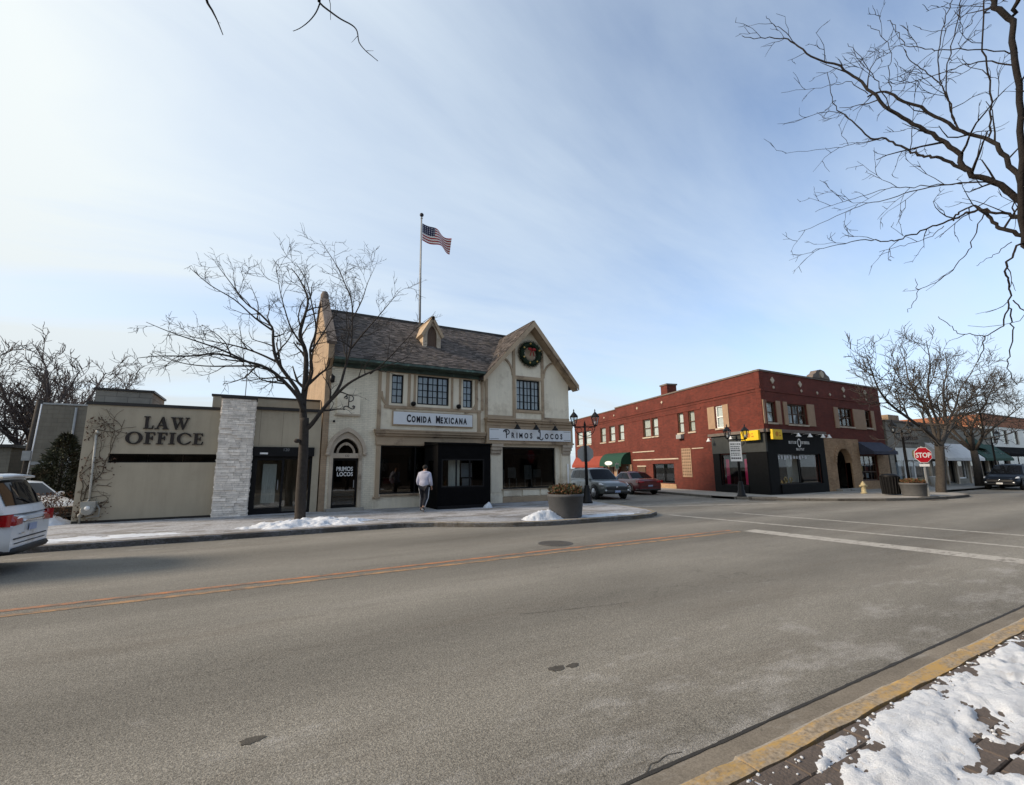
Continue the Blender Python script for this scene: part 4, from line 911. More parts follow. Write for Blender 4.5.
    dr = MB().box(MF, 2.40, 2.47, -.22, -.14, KB, 2.17).box(MF, 3.31, 3.38, -.22, -.14, KB, 2.17).box(MF, 2.47, 3.31, -.22, -.14, 2.08, 2.17).box(MF, 2.47, 3.31, -.22, -.14, KB, .34).build('door', 'black_metal', t)
    MB().box(MF, 2.47, 3.31, -.19, -.18, .34, 2.08).build('pane', 'glass_dark', dr); MB().box(MF, 2.5, 3.28, -.35, -.31, .34, .62).box(MF, 2.5, 3.28, -.36, -.31, .68, .9).build('notice', 'steel_grey', dr)
    put_text(dr, MF, 2.88, -.175, 1.66, 'PRIMOS', .24, 'sign_white', .78, .004, .004, 'door_logo'); put_text(dr, MF, 2.90, -.175, 1.46, 'LOCOS', .22, 'sign_white', .85, .004, .004, 'door_logo')
    MB().bar(MF.p(3.24, -.1, 1.0), MF.p(3.24, -.1, 1.3), .03).build('handle', 'steel_grey', dr)
    MB().box(MF, 2.2, 3.6, -.2, .35, KB, KB+.10).build('door_step', 'concrete', t)
    # ---- left shopfront
    m = MB().box(MF, 4.02, 8.95, 0, .10, 2.72, 2.86).box(MF, 4.0, 8.95, 0, .06, 2.86, 3.1).box(MF, 3.98, 8.95, 0, .16, 3.1, 3.2).box(MF, 3.94, 8.95, 0, .24, 3.2, 3.30).box(MF, 3.92, 8.95, 0, .28, 3.30, 3.36); m.build('shop_cornice', 'trim_tan', t)
    m = MB().box(MF, 4.05, 4.22, 0, .05, .62, 2.72).box(MF, 3.98, 4.28, 0, .10, .55, .62).box(MF, 4.28, 6.2, 0, .08, .62, .70); m.build('shop_trim', 'trim_tan', t)
    w = window(t, MF, 4.24, 8.7, .70, 2.70, 1, 1, sash=3, fw=.06, gm='glass_dark', name='shop_window')
    MB().box(MF, 4.30, 8.6, -.9, -.88, 2.35, 2.62).build('window_blind', 'slate_fascia', w)
    MB().box(MF, 4.42, 4.92, -.30, -.29, .82, 1.38).build('poster', 'poster_art', w)
    MB().box(MF, 4.45, 4.89, -.286, -.284, 1.12, 1.33).build('poster', 'red_ribbon', w)
    m = MB(); m.ball(MF.p(5.12, -1.1, 2.42), .05).ball(MF.p(5.25, -1.1, 2.42), .05); m.build('ceiling_bulb', 'lamp_glow', t)
    m = MB().box(MF, 4.4, 5.6, -2.2, -2.1, .4, 2.0); m.build('wood_screen', 'room_wood', t)
    # COMIDA MEXICANA board
    sg = MB().box(MF, 4.70, 8.33, .0, .10, 3.60, 4.14).build('sign_board', 'white_sign', t); MB().box(MF, 4.66, 8.37, .0, .085, 3.56, 3.598).box(MF, 4.66, 8.37, 0, .085, 4.142, 4.18).box(MF, 4.66, 4.698, 0, .085, 3.598, 4.142).box(MF, 8.332, 8.37, 0, .085, 3.598, 4.142).build('sign_rim', 'trim_tan', sg)
    def smallcaps(s, words, big, small, zb, par, d, fx):
        for wd in words:
            vs, fs = text_mb(wd[0], big, fx, .016, .012, 'LEFT'); w0 = max(v[0] for v in vs); mb = MB().add([MF.p(s+x, d+q, zb+y) for x, y, q in vs], fs); mb.build('lettering', 'sign_ink', par); s += w0+.03
            for ch in wd[1:]:
                vs, fs = text_mb(ch, small, fx, .016, .012, 'LEFT'); x_0 = min(v[0] for v in vs); w0 = max(v[0] for v in vs)-x_0; MB().add([MF.p(s+x-x_0, d+q, zb+y) for x, y, q in vs], fs).build('lettering', 'sign_ink', par); s += w0+.045
            s += .16
    smallcaps(5.26, ('COMIDA', 'MEXICANA'), .44, .36, 3.72, sg, .108, .60)
    # floodlights beside the upper windows
    for s_ in (5.52, 7.62):
        o = MB(); o.bar(MF.p(s_, .03, 4.50), MF.p(s_, .16, 4.56), .03); o.lathe([(.05, -.10), (.10, -.02), (.11, .08), (.02, .09)], MF.p(s_, .22, 4.50), 12, axis='y'); o.build('floodlight', 'black_metal', t)
    o = MB(); o.bar(MF.p(2.18, 0, 5.5), MF.p(2.18, .2, 5.5), .03); o.lathe([(.03, .12), (.1, .06), (.09, -.16), (.04, -.2)], MF.p(2.18, .2, 5.35), 8); o.build('wall_lantern', 'black_metal', t)
    MB().ball(MF.p(2.35, .06, 3.62), .05).build('camera_dome', 'black_metal', t)
    # ---- right shopfront: cornice, sign, pilasters, big window, bulkhead
    S2 = Fr((0, YF-.02), (1, 0))
    m = MB().box(S2, 8.95, 13.95, 0, .42, 3.98, 4.06).box(S2, 8.98, 13.93, 0, .36, 3.88, 3.978).box(S2, 9.0, 13.9, 0, .26, 3.72, 3.878).box(S2, 9.0, 13.9, 0, .22, 2.94, 3.718).box(S2, 8.97, 13.92, 0, .30, 2.86, 2.938); m.build('shop_fascia', 'trim_tan', t)
    sg = MB().box(S2, 9.12, 13.74, .222, .27, 3.02, 3.56).build('sign_board', 'white_sign', t)
    m = MB()
    for a, b in ((9.16, 9.6), (13.3, 13.7)):
        for z_ in (3.08, 3.5): MB().box(S2, a, b, .27, .274, z_-.008, z_+.008).build('sign_line', 'sign_ink', sg)
    def P3(pts, r, cx, cz, sc, d=.275):
        o = MB()
        for ln in pts: o.tube([S2.p(cx+x*sc, d, cz+y*sc) for x, y in ln], r, 6)
        return o.build('lettering', 'sign_ink', sg)
    P3(cp_[:1]+[cp_[2]]+[curl(-.25, .80, .16, 200, -60, 12, .6)], .024, 10.02, 3.10, .42)
    for word, s_ in (('RIMOS', 10.28), ('OCOS', 12.16)):
        for ch in word:
            vs, fs = text_mb(ch, .36, .74, .004 if ch == 'M' else .010, .01, 'LEFT'); xa = min(v[0] for v in vs); MB().add([S2.p(s_+x-xa, .278+q, 3.14+y) for x, y, q in vs], fs).build('lettering', 'sign_ink', sg); s_ += max(v[0] for v in vs)-xa+.11
    P3([[(.1, 1.0), (.16, .7), (.12, .3), (0, .1), (-.2, .1), (-.3, .22), (-.2, .32), (-.05, .2), (.12, .02), (.34, -.06), (.5, .06), (.52, .2)], curl(.02, .95, .14, 30, 290, 12, .6)], .024, 11.83, 3.10, .42)
    for s_ in (10.45, 11.5, 12.6): gooseneck(t, S2, s_, 3.66, out=.55, rise=.26, sc=1.15)
    m = MB()
    for a, b in ((9.24, 9.84), (13.24, 13.84)):
        m = MB(); m.box(MF, a, b, 0, .07, .13, 2.86); m.box(MF, a-.03, b+.03, 0, .12, .13, .52)
        m.box(MF, a+.06, b-.06, .07, .09, .62, 2.25)
        m.build('pilaster', 'stucco_cream', t)
    m = MB()
    for a, b in ((9.24, 9.84), (13.24, 13.84)):
        m = MB()
        for i, (z0_, z1_, d_) in enumerate(((2.72, 2.86, .30), (2.56, 2.72, .24), (2.42, 2.56, .17), (2.34, 2.42, .12))): m.box(MF, a+.02*i, b-.02*i, 0.07, d_, z0_, z1_-.002)
        m.build('bracket', 'limestone', t)
    w = window(t, MF, 9.94, 12.96, .74, 2.72, 1, 1, sash=1, fw=.07, gm='glass_dark', name='shop_window')
    MB().box(MF, 10.0, 12.9, -1.3, -1.28, 2.42, 2.64).build('window_blind', 'slate_fascia', w)
    for i, a in enumerate((10.15, 10.85, 11.75, 12.35)):
        o = MB().box(MF, a, a+.45, -1.1-.1*(i % 2), -1.06-.1*(i % 2), 1.15+.08*(i % 2), 1.65+.1*(i % 3)).box(MF, a, a+.05, -1.1, -1.06, KB, 1.2).box(MF, a+.4, a+.45, -1.1, -1.06, KB, 1.2).box(MF, a, a+.45, -1.1, -.66, .55, .6); o.build('dining_chair', 'curtain_warm', t)
    m = MB()
    for a, b in ((9.96, 10.90), (11.0, 11.92), (12.02, 12.94)): MB().box(MF, a, b, 0, .05, .42, .70).build('bulkhead_panel', 'stucco_cream', t)
    MB().box(MF, 9.84, 13.24, 0, .06, KB, .38).box(MF, 9.86, 13.22, 0, .085, .705, .74).build('bulkhead', 'trim_tan', t)
    m = MB(); m.tube([MF.p(13.6, .14, .6), MF.p(13.6, .14, 1.9)], .05, 8); m.build('downpipe', 'sign_white', t)
    return t
restaurant()
def vestibule():
    t = thing('entrance_vestibule', 'black canvas entrance vestibule standing out from the cream restaurant front', 'vestibule', (7.3, 18.3, KB))
    x0, x1, y0, y1 = 6.12, 8.46, 17.4, YF-.31+.29; f = Fr((0, y0), (1, 0)); m = MB()
    m.wall(f, x0, x1, KB, 2.72, [(6.28, 8.16, .97, 2.10)], .06); m.abox(x1-.06, x1, y0+.06, y1, KB, 2.72); m.build('wall', 'black_canvas', t)
    lf = Fr((x0, y1), (0, -1)); MB().wall(lf, 0.0, y1-y0-.06, KB, 2.72, [(.5, 1.2, 1.0, 2.05)], .06).build('wall', 'black_canvas', t)
    MB().box(lf, .5, 1.2, -.04, -.03, 1.0, 2.05).build('side_pane', 'glass', t)
    m = MB(); P = [(x0-.05, y0-.06, 2.74), (x1+.05, y0-.06, 2.74), (x1+.05, y1, 2.88), (x0-.05, y1, 2.88)]; Q = [(x, y, 2.69) for x, y, z in P]; m.add(P+Q, [(0, 1, 2, 3), (7, 6, 5, 4), (0, 4, 5, 1), (1, 5, 6, 2), (3, 7, 4, 0)]); m.build('canopy', 'black_canvas', t)
    w = window(t, f, 6.28, 8.16, .97, 2.10, 1, 1, sash=3, fw=.05, d=-.03, fm='black_metal', gm='glass')
    MB().box(f, 6.75, 7.25, -.5, -.48, .9, 2.1).build('menu_board', 'curtain_warm', t)
    o = MB().box(f, 7.4, 7.9, -.7, -.68, 1.35, 1.95).box(f, 7.45, 7.85, -.72, -.66, 1.0, 1.3); o.build('menu_board', 'steel_grey', t)
    MB().box(f, x0+.02, x1-.02, .0, .02, KB, KB+.12).build('skirt', 'black_metal', t)
vestibule()
def wreath():
    c = Vector((11.49, YF-.14, 7.42)); t = thing('wreath', 'dark green Christmas wreath with red bow hanging in the right gable', 'wreath', c); rr = random.Random(2); m = MB()
    for i in range(2600):
        a = rr.uniform(0, 2*pi); b = rr.uniform(0, 2*pi); r = .50; q = .19*math.sqrt(rr.random())
        p = c+Vector(((r+q*cos(b))*cos(a), q*sin(b)*.7, (r+q*cos(b))*sin(a))); d = Vector((cos(a+rr.uniform(-.9, .9)), rr.uniform(-.7, .3), sin(a+rr.uniform(-.9, .9)))).normalized()*rr.uniform(.05, .11); o = d.orthogonal().normalized()*.012
        m.quad(p-o, p+o, p+d+o*.3, p+d-o*.3)
    tag(m.build('needles', 'wreath_green', t), kind='stuff')
    m = MB(); n = 24; P = []
    m.tube([c+Vector((.50*cos(2*pi*i/n), 0, .50*sin(2*pi*i/n))) for i in range(n+1)], .13, 8); m.build('core', 'wreath_green', t)
    m = MB()
    for sg in (-1, 1):
        m.ball(c+Vector((sg*.12+.03, -.12, .22)), .11, 10, 7, (1.1, .5, .7)); m.bar(c+Vector((sg*.03+.03, -.14, .18)), c+Vector((sg*.12+.03, -.12, -.14)), .07, .02)
    m.build('bow', 'red_ribbon', t); m = MB()
    for a, r in ((.4, .5), (2.6, .5), (3.6, .5), (4.5, .5), (5.4, .5), (1.7, .5)): MB().ball(c+Vector((r*cos(a), -.14, r*sin(a))), .05).build('bauble', 'gold', t)
    MB().box(MF, 11.25, 11.75, -.01, -.001+.04, 7.1, 7.7).build('vent_panel', 'trim_tan', t)
wreath()
def flag():
    p0 = Vector((6.62, 22.2, 0)); t = thing('flagpole', 'tall thin flagpole with ball finial above the shingle roof', 'flagpole', (p0.x, p0.y, 8.8))
    zt = 15.2; MB().tube([(p0.x+.06, p0.y, 8.85), (p0.x+.02, p0.y, 12), (p0.x, p0.y, zt)], [.06, .05, .035], 10).build('pole', 'galv', t)
    MB().lathe([(.05, zt), (.07, zt+.03), (.03, zt+.08)], (p0.x, p0.y, 0), 10).build('truck', 'galv', t); MB().ball((p0.x, p0.y, zt+.22), .11, 12, 8).tube([(p0.x, p0.y, zt+.05), (p0.x, p0.y, zt+.2)], .015, 5).build('ball_finial', 'sign_ink', t)
    MB().tube([(p0.x-.06, p0.y-.04, 9.4), (p0.x-.05, p0.y-.04, zt)], .006, 4).build('halyard', 'sign_ink', t)
    f = thing('flag', 'striped red and white flag with blue starred canton blowing from the pole', 'flag', (p0.x, p0.y, 14.1))
    nu, nv = 40, 20; P = []; UV = []
    for j in range(nv):
        for i in range(nu):
            u = i/(nu-1); v = j/(nv-1); 
            x = p0.x+.05+u*1.62-.10*u*sin(u*3)*.5; z = 13.92+v*1.02-(.34+.22*v)*u**1.1 - .05*sin(u*7+.4)*u + .03*sin(u*11+v*2)*u
            y = p0.y-.05+.20*sin(u*8.5+v*1.3)*(.25+u)-.1*u
            P.append((x, y, z)); UV.append((u, v))
    mb = MB().grid(P, nu, nv); o = mb.build('cloth', 'flag_cloth', f); uv = o.data.uv_layers[0]
    for pol in o.data.polygons:
        for li, vi in zip(pol.loop_indices, pol.vertices): uv.data[li].uv = UV[vi]
flag()
# ------------------------------------------------------------------ corner brick building
BC = Vector((24.88, 15.59, 0))
BFr = Fr((0, BC.y), (1, 0)); SFr = Fr((BC.x, BC.y), (-SD.x, -SD.y))      # front; side (use negative s for metres back from the corner)
def sw(a, b): return -b, -a
def brick_building():
    t = thing('brick_building', 'two-storey red brick corner building with a black shopfront at its corner', 'building', (BC.x+5, BC.y+5, KB))
    xr = 38.95; H1 = 7.18; DEP = 26.6
    fw_ = [(25.28, 26.16, 4.2, 5.42), (27.32, 29.36, 4.18, 5.42), (33.02, 34.88, 4.26, 5.5), (36.52, 37.32, 4.28, 5.5)]
    low = [(25.75, 30.15, .66, 2.42), (31.95, 33.78, 0, 2.8), (35.08, 37.38, .68, 2.38)]
    MB().wall(BFr, BC.x, xr, 0, H1, fw_+low, .3).build('wall', 'red_brick', t)
    sd_ = [(3.14, 3.82), (5.90, 6.57), (7.13, 7.80), (10.32, 11.16), (11.38, 12.48), (15.64, 16.6), (17.3, 18.4), (19.15, 20.26), (22.4, 23.9), (24.5, 25.95)]
    holes = [(*sw(a, b), 4.15, 5.6) for a, b in sd_]+[(*sw(1.42, 3.66), .56, 2.45), (*sw(8.63, 11.38), .5, 1.97), (*sw(14.98, 16.98), 0, 2.0), (*sw(19.2, 26.2), .7, 1.85)]
    MB().wall(SFr, -17.1, 0, 0, H1, [h for h in holes if h[0] > -17.1 and h[2] < 4]+[h for h in holes if h[0] > -17.1 and h[2] > 4], .3).build('wall', 'red_brick', t)
    MB().wall(SFr, -DEP, -17.1, 0, H1-.14, [(max(h[0], -DEP+.01), min(h[1], -17.11), h[2], h[3]) for h in holes if h[0] < -17.1], .3).build('wall', 'red_brick', t)
    # far side and back, roof
    bk = SFr.p(-DEP, 0, 0); m = MB()
    poly = [(BC.x+.35, BC.y+.31), (xr-.02, BC.y+.31), (xr+5.8, BC.y+25.5), (bk.x+.4, bk.y-.1)]
    m.zprism(poly, H1-.75, H1-.6); m.build('roof_deck', 'mortar_grey', t)
    a = Fr((xr, BC.y), (SD.x, SD.y)); MB().wall(a, .3, 25.8, 0, H1, [], .3).build('wall', 'red_brick', t)
    m = MB(); ins = [(BC.x+1.4, BC.y+3.2), (xr-.5, BC.y+3.2), (xr-.5, BC.y+3.4), (BC.x+4.6, BC.y+3.4)]
    m.zprism(ins, KB, H1-.8)
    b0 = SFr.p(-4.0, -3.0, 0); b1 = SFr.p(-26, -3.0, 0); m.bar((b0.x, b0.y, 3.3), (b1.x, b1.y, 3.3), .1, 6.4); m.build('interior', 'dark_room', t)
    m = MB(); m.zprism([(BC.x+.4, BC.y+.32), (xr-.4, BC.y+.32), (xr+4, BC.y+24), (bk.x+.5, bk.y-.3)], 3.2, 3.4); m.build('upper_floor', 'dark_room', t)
    # parapet courses
    m = MB(); m.box(BFr, BC.x-.03, xr+.03, -.33, .06, H1, H1+.10); m.build('parapet_coping', 'stone_dark', t)
    MB().box(SFr, -17.1, -.002, -.33, .06, H1, H1+.10).build('parapet_coping', 'stone_dark', t); MB().box(SFr, -DEP, -17.11, -.33, .05, H1-.14, H1-.06).build('parapet_coping', 'stone_dark', t)
    m = MB(); m.box(SFr, -DEP, -.01, .0, .05, 6.18, 6.32).box(SFr, -DEP, -.01, 0, .03, 6.0, 6.06); m.build('brick_course', 'red_brick', t)
    m = MB(); m.box(SFr, -16.2, -5.2, .0, .025, 5.62, 5.75); m.build('brick_course', 'red_brick', t)
    MB().box(SFr, *sw(8.0, 14.3), 0, .035, 2.27, 2.36).build('stone_band', 'limestone', t); MB().box(SFr, *sw(11.0, 14.3), 0, .035, 2.94, 3.02).build('stone_band', 'limestone', t); MB().box(SFr, *sw(5.2, 6.4), 0, .035, 2.94, 3.0).build('stone_band', 'limestone', t)
    MB().box(BFr, BC.x, xr, 0, .04, 6.02, 6.12).build('brick_course', 'red_brick', t)
    # lozenges on the front
    for x, z, r in ((26.1, 6.72, .2), (26.15, 6.3, .1), (28.95, 6.72, .2), (29.02, 6.3, .1), (30.8, 6.3, .1), (32.3, 6.3, .1), (34.05, 6.76, .2), (34.08, 6.3, .1), (36.95, 6.76, .2), (37.0, 6.3, .1)):
        MB().prism(BFr, [(x-r, z), (x, z-r), (x+r, z), (x, z+r)], 0, .05).build('stone_lozenge', 'limestone', t)
    for s_, z, r in ((17.3, 6.55, .1), (19.3, 6.55, .1), (13.2, 6.7, .12), (9.6, 6.7, .12)):
        MB().prism(SFr, [(-s_-r, z), (-s_, z-r), (-s_+r, z), (-s_, z+r)], .0, .05).build('stone_lozenge', 'limestone', t)
    pts = [(30.35, H1+.10), (32.4, H1+.10), (32.3, H1+.3), (32.0, H1+.42), (31.8, H1+.62), (31.38, H1+.70), (30.95, H1+.62), (30.75, H1+.42), (30.45, H1+.3)]
    MB().prism(BFr, pts, -.3, .1).build('pediment', 'stone_dark', t); MB().prism(BFr, [(31.38+.22*cos(radians(45*i)), H1+.36+.22*sin(radians(45*i))) for i in range(8)], .1, .16).build('medallion', 'limestone', t)
    # chimney
    c0 = SFr.p(-9.5, -.6, 0); f = Fr((c0.x, c0.y), (-SD.x, -SD.y)); ch = MB().box(f, -.42, .42, -.42, .42, 6.6, 8.0).build('chimney', 'red_brick', t); MB().box(f, -.48, .48, -.48, .48, 8.0, 8.12).build('chimney_cap', 'stone_dark', ch)
    # upper windows: front
    window(t, BFr, *fw_[0], 1, 2, fm='wood_brown', fw=.07, mw=.05, curtain='blind_white', sill='limestone'); window(t, BFr, *fw_[1], 1, 2, fm='wood_brown', fw=.08, mw=.05, sash=3, curtain='curtain', sill='limestone', cin=.4)
    window(t, BFr, *fw_[2], 1, 2, fm='wood_brown', fw=.08, mw=.05, sash=3, sill='limestone', gm='glass_dark', curtain='curtain', cin=.5); window(t, BFr, *fw_[3], 1, 2, fm='wood_brown', fw=.08, mw=.05, sill='limestone', gm='glass_dark')
    for a, b in ((24.92, 25.26), (26.2, 26.62), (26.92, 27.30), (29.40, 30.2), (32.52, 33.0), (34.92, 36.48), (37.36, 37.78)):
        MB().box(BFr, a, b, 0, .05, 4.12, 5.5).build('tan_panel', 'tan_wood', t)
    # upper windows: side
    for i, (a, b) in enumerate(sd_):
        window(t, SFr, *sw(a, b), 4.15, 5.6, 1, 2, fm='wood_brown' if i else 'sign_white', fw=.07, mw=.06, d=-.1, curtain='blind_white' if i % 3 != 1 else 'curtain_warm', sill='limestone', cin=.06)
    for a, b in ((3.86, 4.52), (2.62, 3.10)): MB().box(SFr, *sw(a, b), 0, .05, 4.15, 5.6).build('tan_panel', 'tan_wood', t)
    MB().box(SFr, *sw(7.2, 7.75), .0, .28, 3.72, 4.03).build('air_conditioner', 'galv', t, .01)
    # decorative tan block panel
    pn = MB().box(SFr, *sw(6.55, 7.6), 0, .03, 1.0, 3.02).build('block_panel', 'tan_wood', t); m = MB()
    for i in range(5):
        for j in range(9): a = 6.62+i*.20; z = 1.08+j*.215; m.box(SFr, *sw(a+.03, a+.13), .031, .034, z+.03, z+.15)
    tag(m.build('panel_holes', 'wood_brown', pn), kind='stuff')
    # side shop window with tan stone base
    window(t, SFr, *sw(8.63, 11.38), .5, 1.97, 1, 1, sash=2, fw=.07, gm='glass', name='shop_window'); MB().box(SFr, *sw(8.4, 11.5), 0, .06, KB, .46).build('stone_base', 'yellow_brick', t)
    MB().box(SFr, *sw(8.9, 9.4), -.7, -.66, .5, 1.2).build('display_board', 'curtain', t)
    for a, b in ((14.45, 14.95), (17.02, 17.55)): MB().box(SFr, *sw(a, b), 0, .12, KB, 1.95).build('door_pilaster', 'tan_wood', t)
    dd = MB().box(SFr, *sw(14.98, 16.98), -.28, -.24, KB, 2.0).build('door', 'wood_brown', t); MB().box(SFr, *sw(15.3, 15.9), -.24, -.23, .9, 1.8).build('pane', 'glass_dark', dd)
    for a, b in ((12.4, 13.6), (17.9, 18.8)):
        MB().box(SFr, *sw(a, b), 0, .05, .6, 1.75).build('wood_panel', 'wood_brown', t); MB().box(SFr, *sw(a-.08, b+.08), 0, .035, 1.76, 1.84).build('panel_trim', 'limestone', t)
    w = window(t, SFr, *sw(19.2, 26.2), .7, 1.85, 1, 1, sash=5, fw=.08, gm='glass', name='shop_window')
    # dome awning, green
    m = MB(); n = 9; P = []
    for s_ in (-18.75, -14.7):
        for i in range(n): a = radians(90*i/(n-1)); P.append(SFr.p(s_, 1.0*sin(a)+.01, 1.98+1.05*cos(a)))
    m.grid(P, n, 2, True)
    for s_, fl in ((-18.75, 1), (-14.7, 0)): m.add([SFr.p(s_, .01, 1.98)]+[SFr.p(s_, 1.0*sin(radians(90*i/(n-1)))+.01, 1.98+1.05*cos(radians(90*i/(n-1)))) for i in range(n)], [list(range(n+1))])
    m.box(SFr, -18.75, -14.7, .98, 1.015, 1.80, 1.985); aw = m.build('awning', 'awning_green', t)
    pts = [(-16.9+.72*cos(2*pi*i/18), 2.10+.19*sin(2*pi*i/18)) for i in range(18)]; MB().prism(SFr, pts, 1.016, 1.03).build('awning_badge', 'sign_white', aw)
    m = MB(); m.add([SFr.p(-26.5, .02, 2.84), SFr.p(-18.95, .02, 2.84), SFr.p(-18.95, .5, 1.98), SFr.p(-26.5, .5, 1.98), SFr.p(-26.5, .5, 1.72), SFr.p(-18.95, .5, 1.72)], [(0, 3, 2, 1), (3, 4, 5, 2)]); m.add([SFr.p(-18.95, .02, 2.84), SFr.p(-18.95, .5, 1.98), SFr.p(-18.95, .5, 1.72), SFr.p(-18.95, .02, 1.72)], [(0, 1, 2, 3)]); m.build('awning', 'awning_orange', t)
    # ---- black corner shop
    s = MB(); s.box(BFr, 24.84, 25.75, 0, .10, KB, 3.62).box(BFr, 25.75, 30.15, 0, .10, 2.42, 3.62).box(BFr, 30.15, 30.72, 0, .10, KB, 3.62).box(BFr, 25.75, 30.15, 0, .16, KB, .66); sh = s.build('black_shopfront', 'black_paint', t)
    s = MB(); s.box(SFr, *sw(-.1, 1.42), 0, .098, KB, 2.52).box(SFr, *sw(3.66, 4.25), 0, .10, KB, 2.52).box(SFr, *sw(1.42, 3.66), 0, .14, KB, .56); s.build('black_shopfront', 'black_paint', t)
    MB().box(SFr, *sw(-.12, 4.25), 0, .12, 2.521, 3.62).build('shop_fascia', 'slate_fascia', t)
    MB().box(BFr, 24.75, 30.8, 0, .26, 3.622, 3.80).build('shop_cornice', 'stone_dark', t); MB().box(SFr, *sw(-.2, 4.4), 0, .26, 3.622, 3.80).build('shop_cornice', 'stone_dark', t)
    w = window(t, BFr, 25.75, 30.15, .66, 2.42, 1, 1, fm='black_metal', sash=2, fw=.06, d=-.05, gm='glass', name='shop_window')
    m = MB(); rr = random.Random(3)
    for i in range(10): a = 25.95+i*.30+rr.uniform(-.04, .04); m.box(BFr, a, a+.18, -.045, -.04, 2.12+rr.uniform(-.05, .05), 2.3)
    tag(m.build('window_lettering', 'curtain', w), kind='stuff')
    MB().box(BFr, 26.0, 27.4, -1.0, -.98, .8, 2.0).build('shop_display', 'steel_grey', t); MB().box(BFr, 28.7, 29.9, -1.2, -1.18, .7, 2.3).build('shop_display', 'curtain_warm', t)
    o = MB(); 
    for a, z_, h_ in ((26.2, .7, .42), (26.9, .7, .5), (27.4, .72, .36)):
        ring(o, BFr, [(a+.10*cos(radians(30*i)), .92+h_*.22*sin(radians(30*i))) for i in range(13)], [(a+.16*cos(radians(30*i)), .92+h_*.34*sin(radians(30*i))) for i in range(13)], -.3, -.26); o.box(BFr, a-.02, a+.02, -.3, -.27, .66, .82)
    tag(o.build('display_rings', 'gold', t), kind='stuff')
    w2 = window(t, SFr, *sw(1.42, 3.66), .56, 2.45, 1, 1, fm='black_metal', fw=.06, d=-.05, gm='glass', name='shop_window')
    for a, b in ((3.2, 3.5), (1.55, 1.95)):
        n = 14; P = []
        for j in (0, 1):
            for i in range(n): P.append(SFr.p(-b+(b-a)*i/(n-1), -.22-.04*sin(i*1.9), (.62, 2.15)[j]))
        MB().grid(P, n, 2).build('shop_curtain', 'pink_curtain', w2)
    # emblem and unreadable small lettering over the shop
    o = MB(); ring(o, BFr, [(28.0+.13*cos(radians(20*i)), 3.06+.2*sin(radians(20*i))) for i in range(19)], [(28.0+.18*cos(radians(20*i)), 3.06+.26*sin(radians(20*i))) for i in range(19)], .101, .112); o.build('shop_emblem', 'sign_white', sh)
    rr = random.Random(8); o = MB()
    for x0_, x1_, z_, h_ in ((26.95, 27.75, 3.0, .16), (28.25, 29.1, 3.0, .16), (27.65, 28.45, 2.62, .13)):
        a = x0_
        while a < x1_:
            w_ = rr.uniform(.06, .10); k = rr.randint(0, 3); o.box(BFr, a, a+.022, .101, .108, z_, z_+h_)
            if k != 0: o.box(BFr, a+.022, a+w_, .101, .107, z_+h_-.022, z_+h_)
            if k != 1: o.box(BFr, a+.022, a+w_, .101, .107, z_, z_+.022)
            if k > 1: o.box(BFr, a+w_-.022, a+w_, .101, .108, z_+.022, z_+h_-.022)
            a += w_+.045
    tag(o.build('shop_lettering', 'sign_white', sh), kind='stuff')
    for s_ in (27.3, 28.5, 29.9, 30.6): gooseneck(t, BFr, s_, 3.50, out=.5, rise=.1, sc=1.0, m='sign_white')
    for s_ in (-4.05, -2.1): gooseneck(t, SFr, s_, 3.42, out=.5, rise=.1, sc=1.0, m='sign_white')
    # yellow box signs hung under the cornice at the corner
    for fr, a, b, z0_, z1_ in ((SFr, *sw(.05, 1.35), 3.18, 3.74), (BFr, 24.95, 25.85, 3.20, 3.76)):
        y = MB().box(fr, a, b, .28, .42, z0_, z1_).build('yellow_sign', 'yellow_sign', t, .01); MB().bar(fr.p((a+b)/2, .12, z1_-.1), fr.p((a+b)/2, .30, z1_-.1), .05).build('sign_bracket', 'black_metal', y)
        q = MB(); c = (a+b)/2; q.prism(fr, [(c-.06+.15*cos(radians(40*i)), z0_+.30+.15*sin(radians(40*i))) for i in range(9)], .42, .424); q.box(fr, c+.14, c+.32, .42, .424, z0_+.18, z0_+.26).box(fr, c+.12, c+.28, .42, .424, z0_+.34, z0_+.40); tag(q.build('sign_mark', 'orange_ink', y), kind='stuff')
    # ---- yellow brick entrance
    inn = [(31.95, KB)]+pointed(32.865, .915, .915*1.001, 1.88, 8)+[(33.78, KB)]; out = [(30.74, KB)]+[(30.74+4.2*i/16, 3.42) for i in range(17)]+[(34.94, KB)]
    ring(MB(), BFr, inn, out, -.28, .09).build('entrance_arch', 'yellow_brick', t)
    n = 15; m = MB()
    for i in range(n):
        a0, a1 = radians(180*i/n+1), radians(180*(i+1)/n-1); MB().prism(BFr, [(32.865+.92*cos(a0), 1.88+.92*sin(a0)), (32.865+1.22*cos(a0), 1.88+1.22*sin(a0)), (32.865+1.22*cos(a1), 1.88+1.22*sin(a1)), (32.865+.92*cos(a1), 1.88+.92*sin(a1))], .09, .13).build('voussoir', 'yellow_brick', t)
    dd = MB().box(BFr, 31.95, 32.9, -.9, -.84, KB, 2.75).build('door', 'wood_brown', t); MB().box(BFr, 32.2, 32.65, -.838, -.83, 1.3, 1.9).build('pane', 'glass_dark', dd); MB().box(BFr, 32.38, 32.56, -.82, -.81, 1.35, 1.55).build('notice', 'sign_white', dd)
    MB().box(BFr, 32.9, 33.78, -.9, -.84, KB, 2.79).build('lobby_wall', 'tan_wood', t); MB().box(BFr, 31.5, 34.2, .09, .45, KB, KB+.14).build('door_step', 'concrete', t)
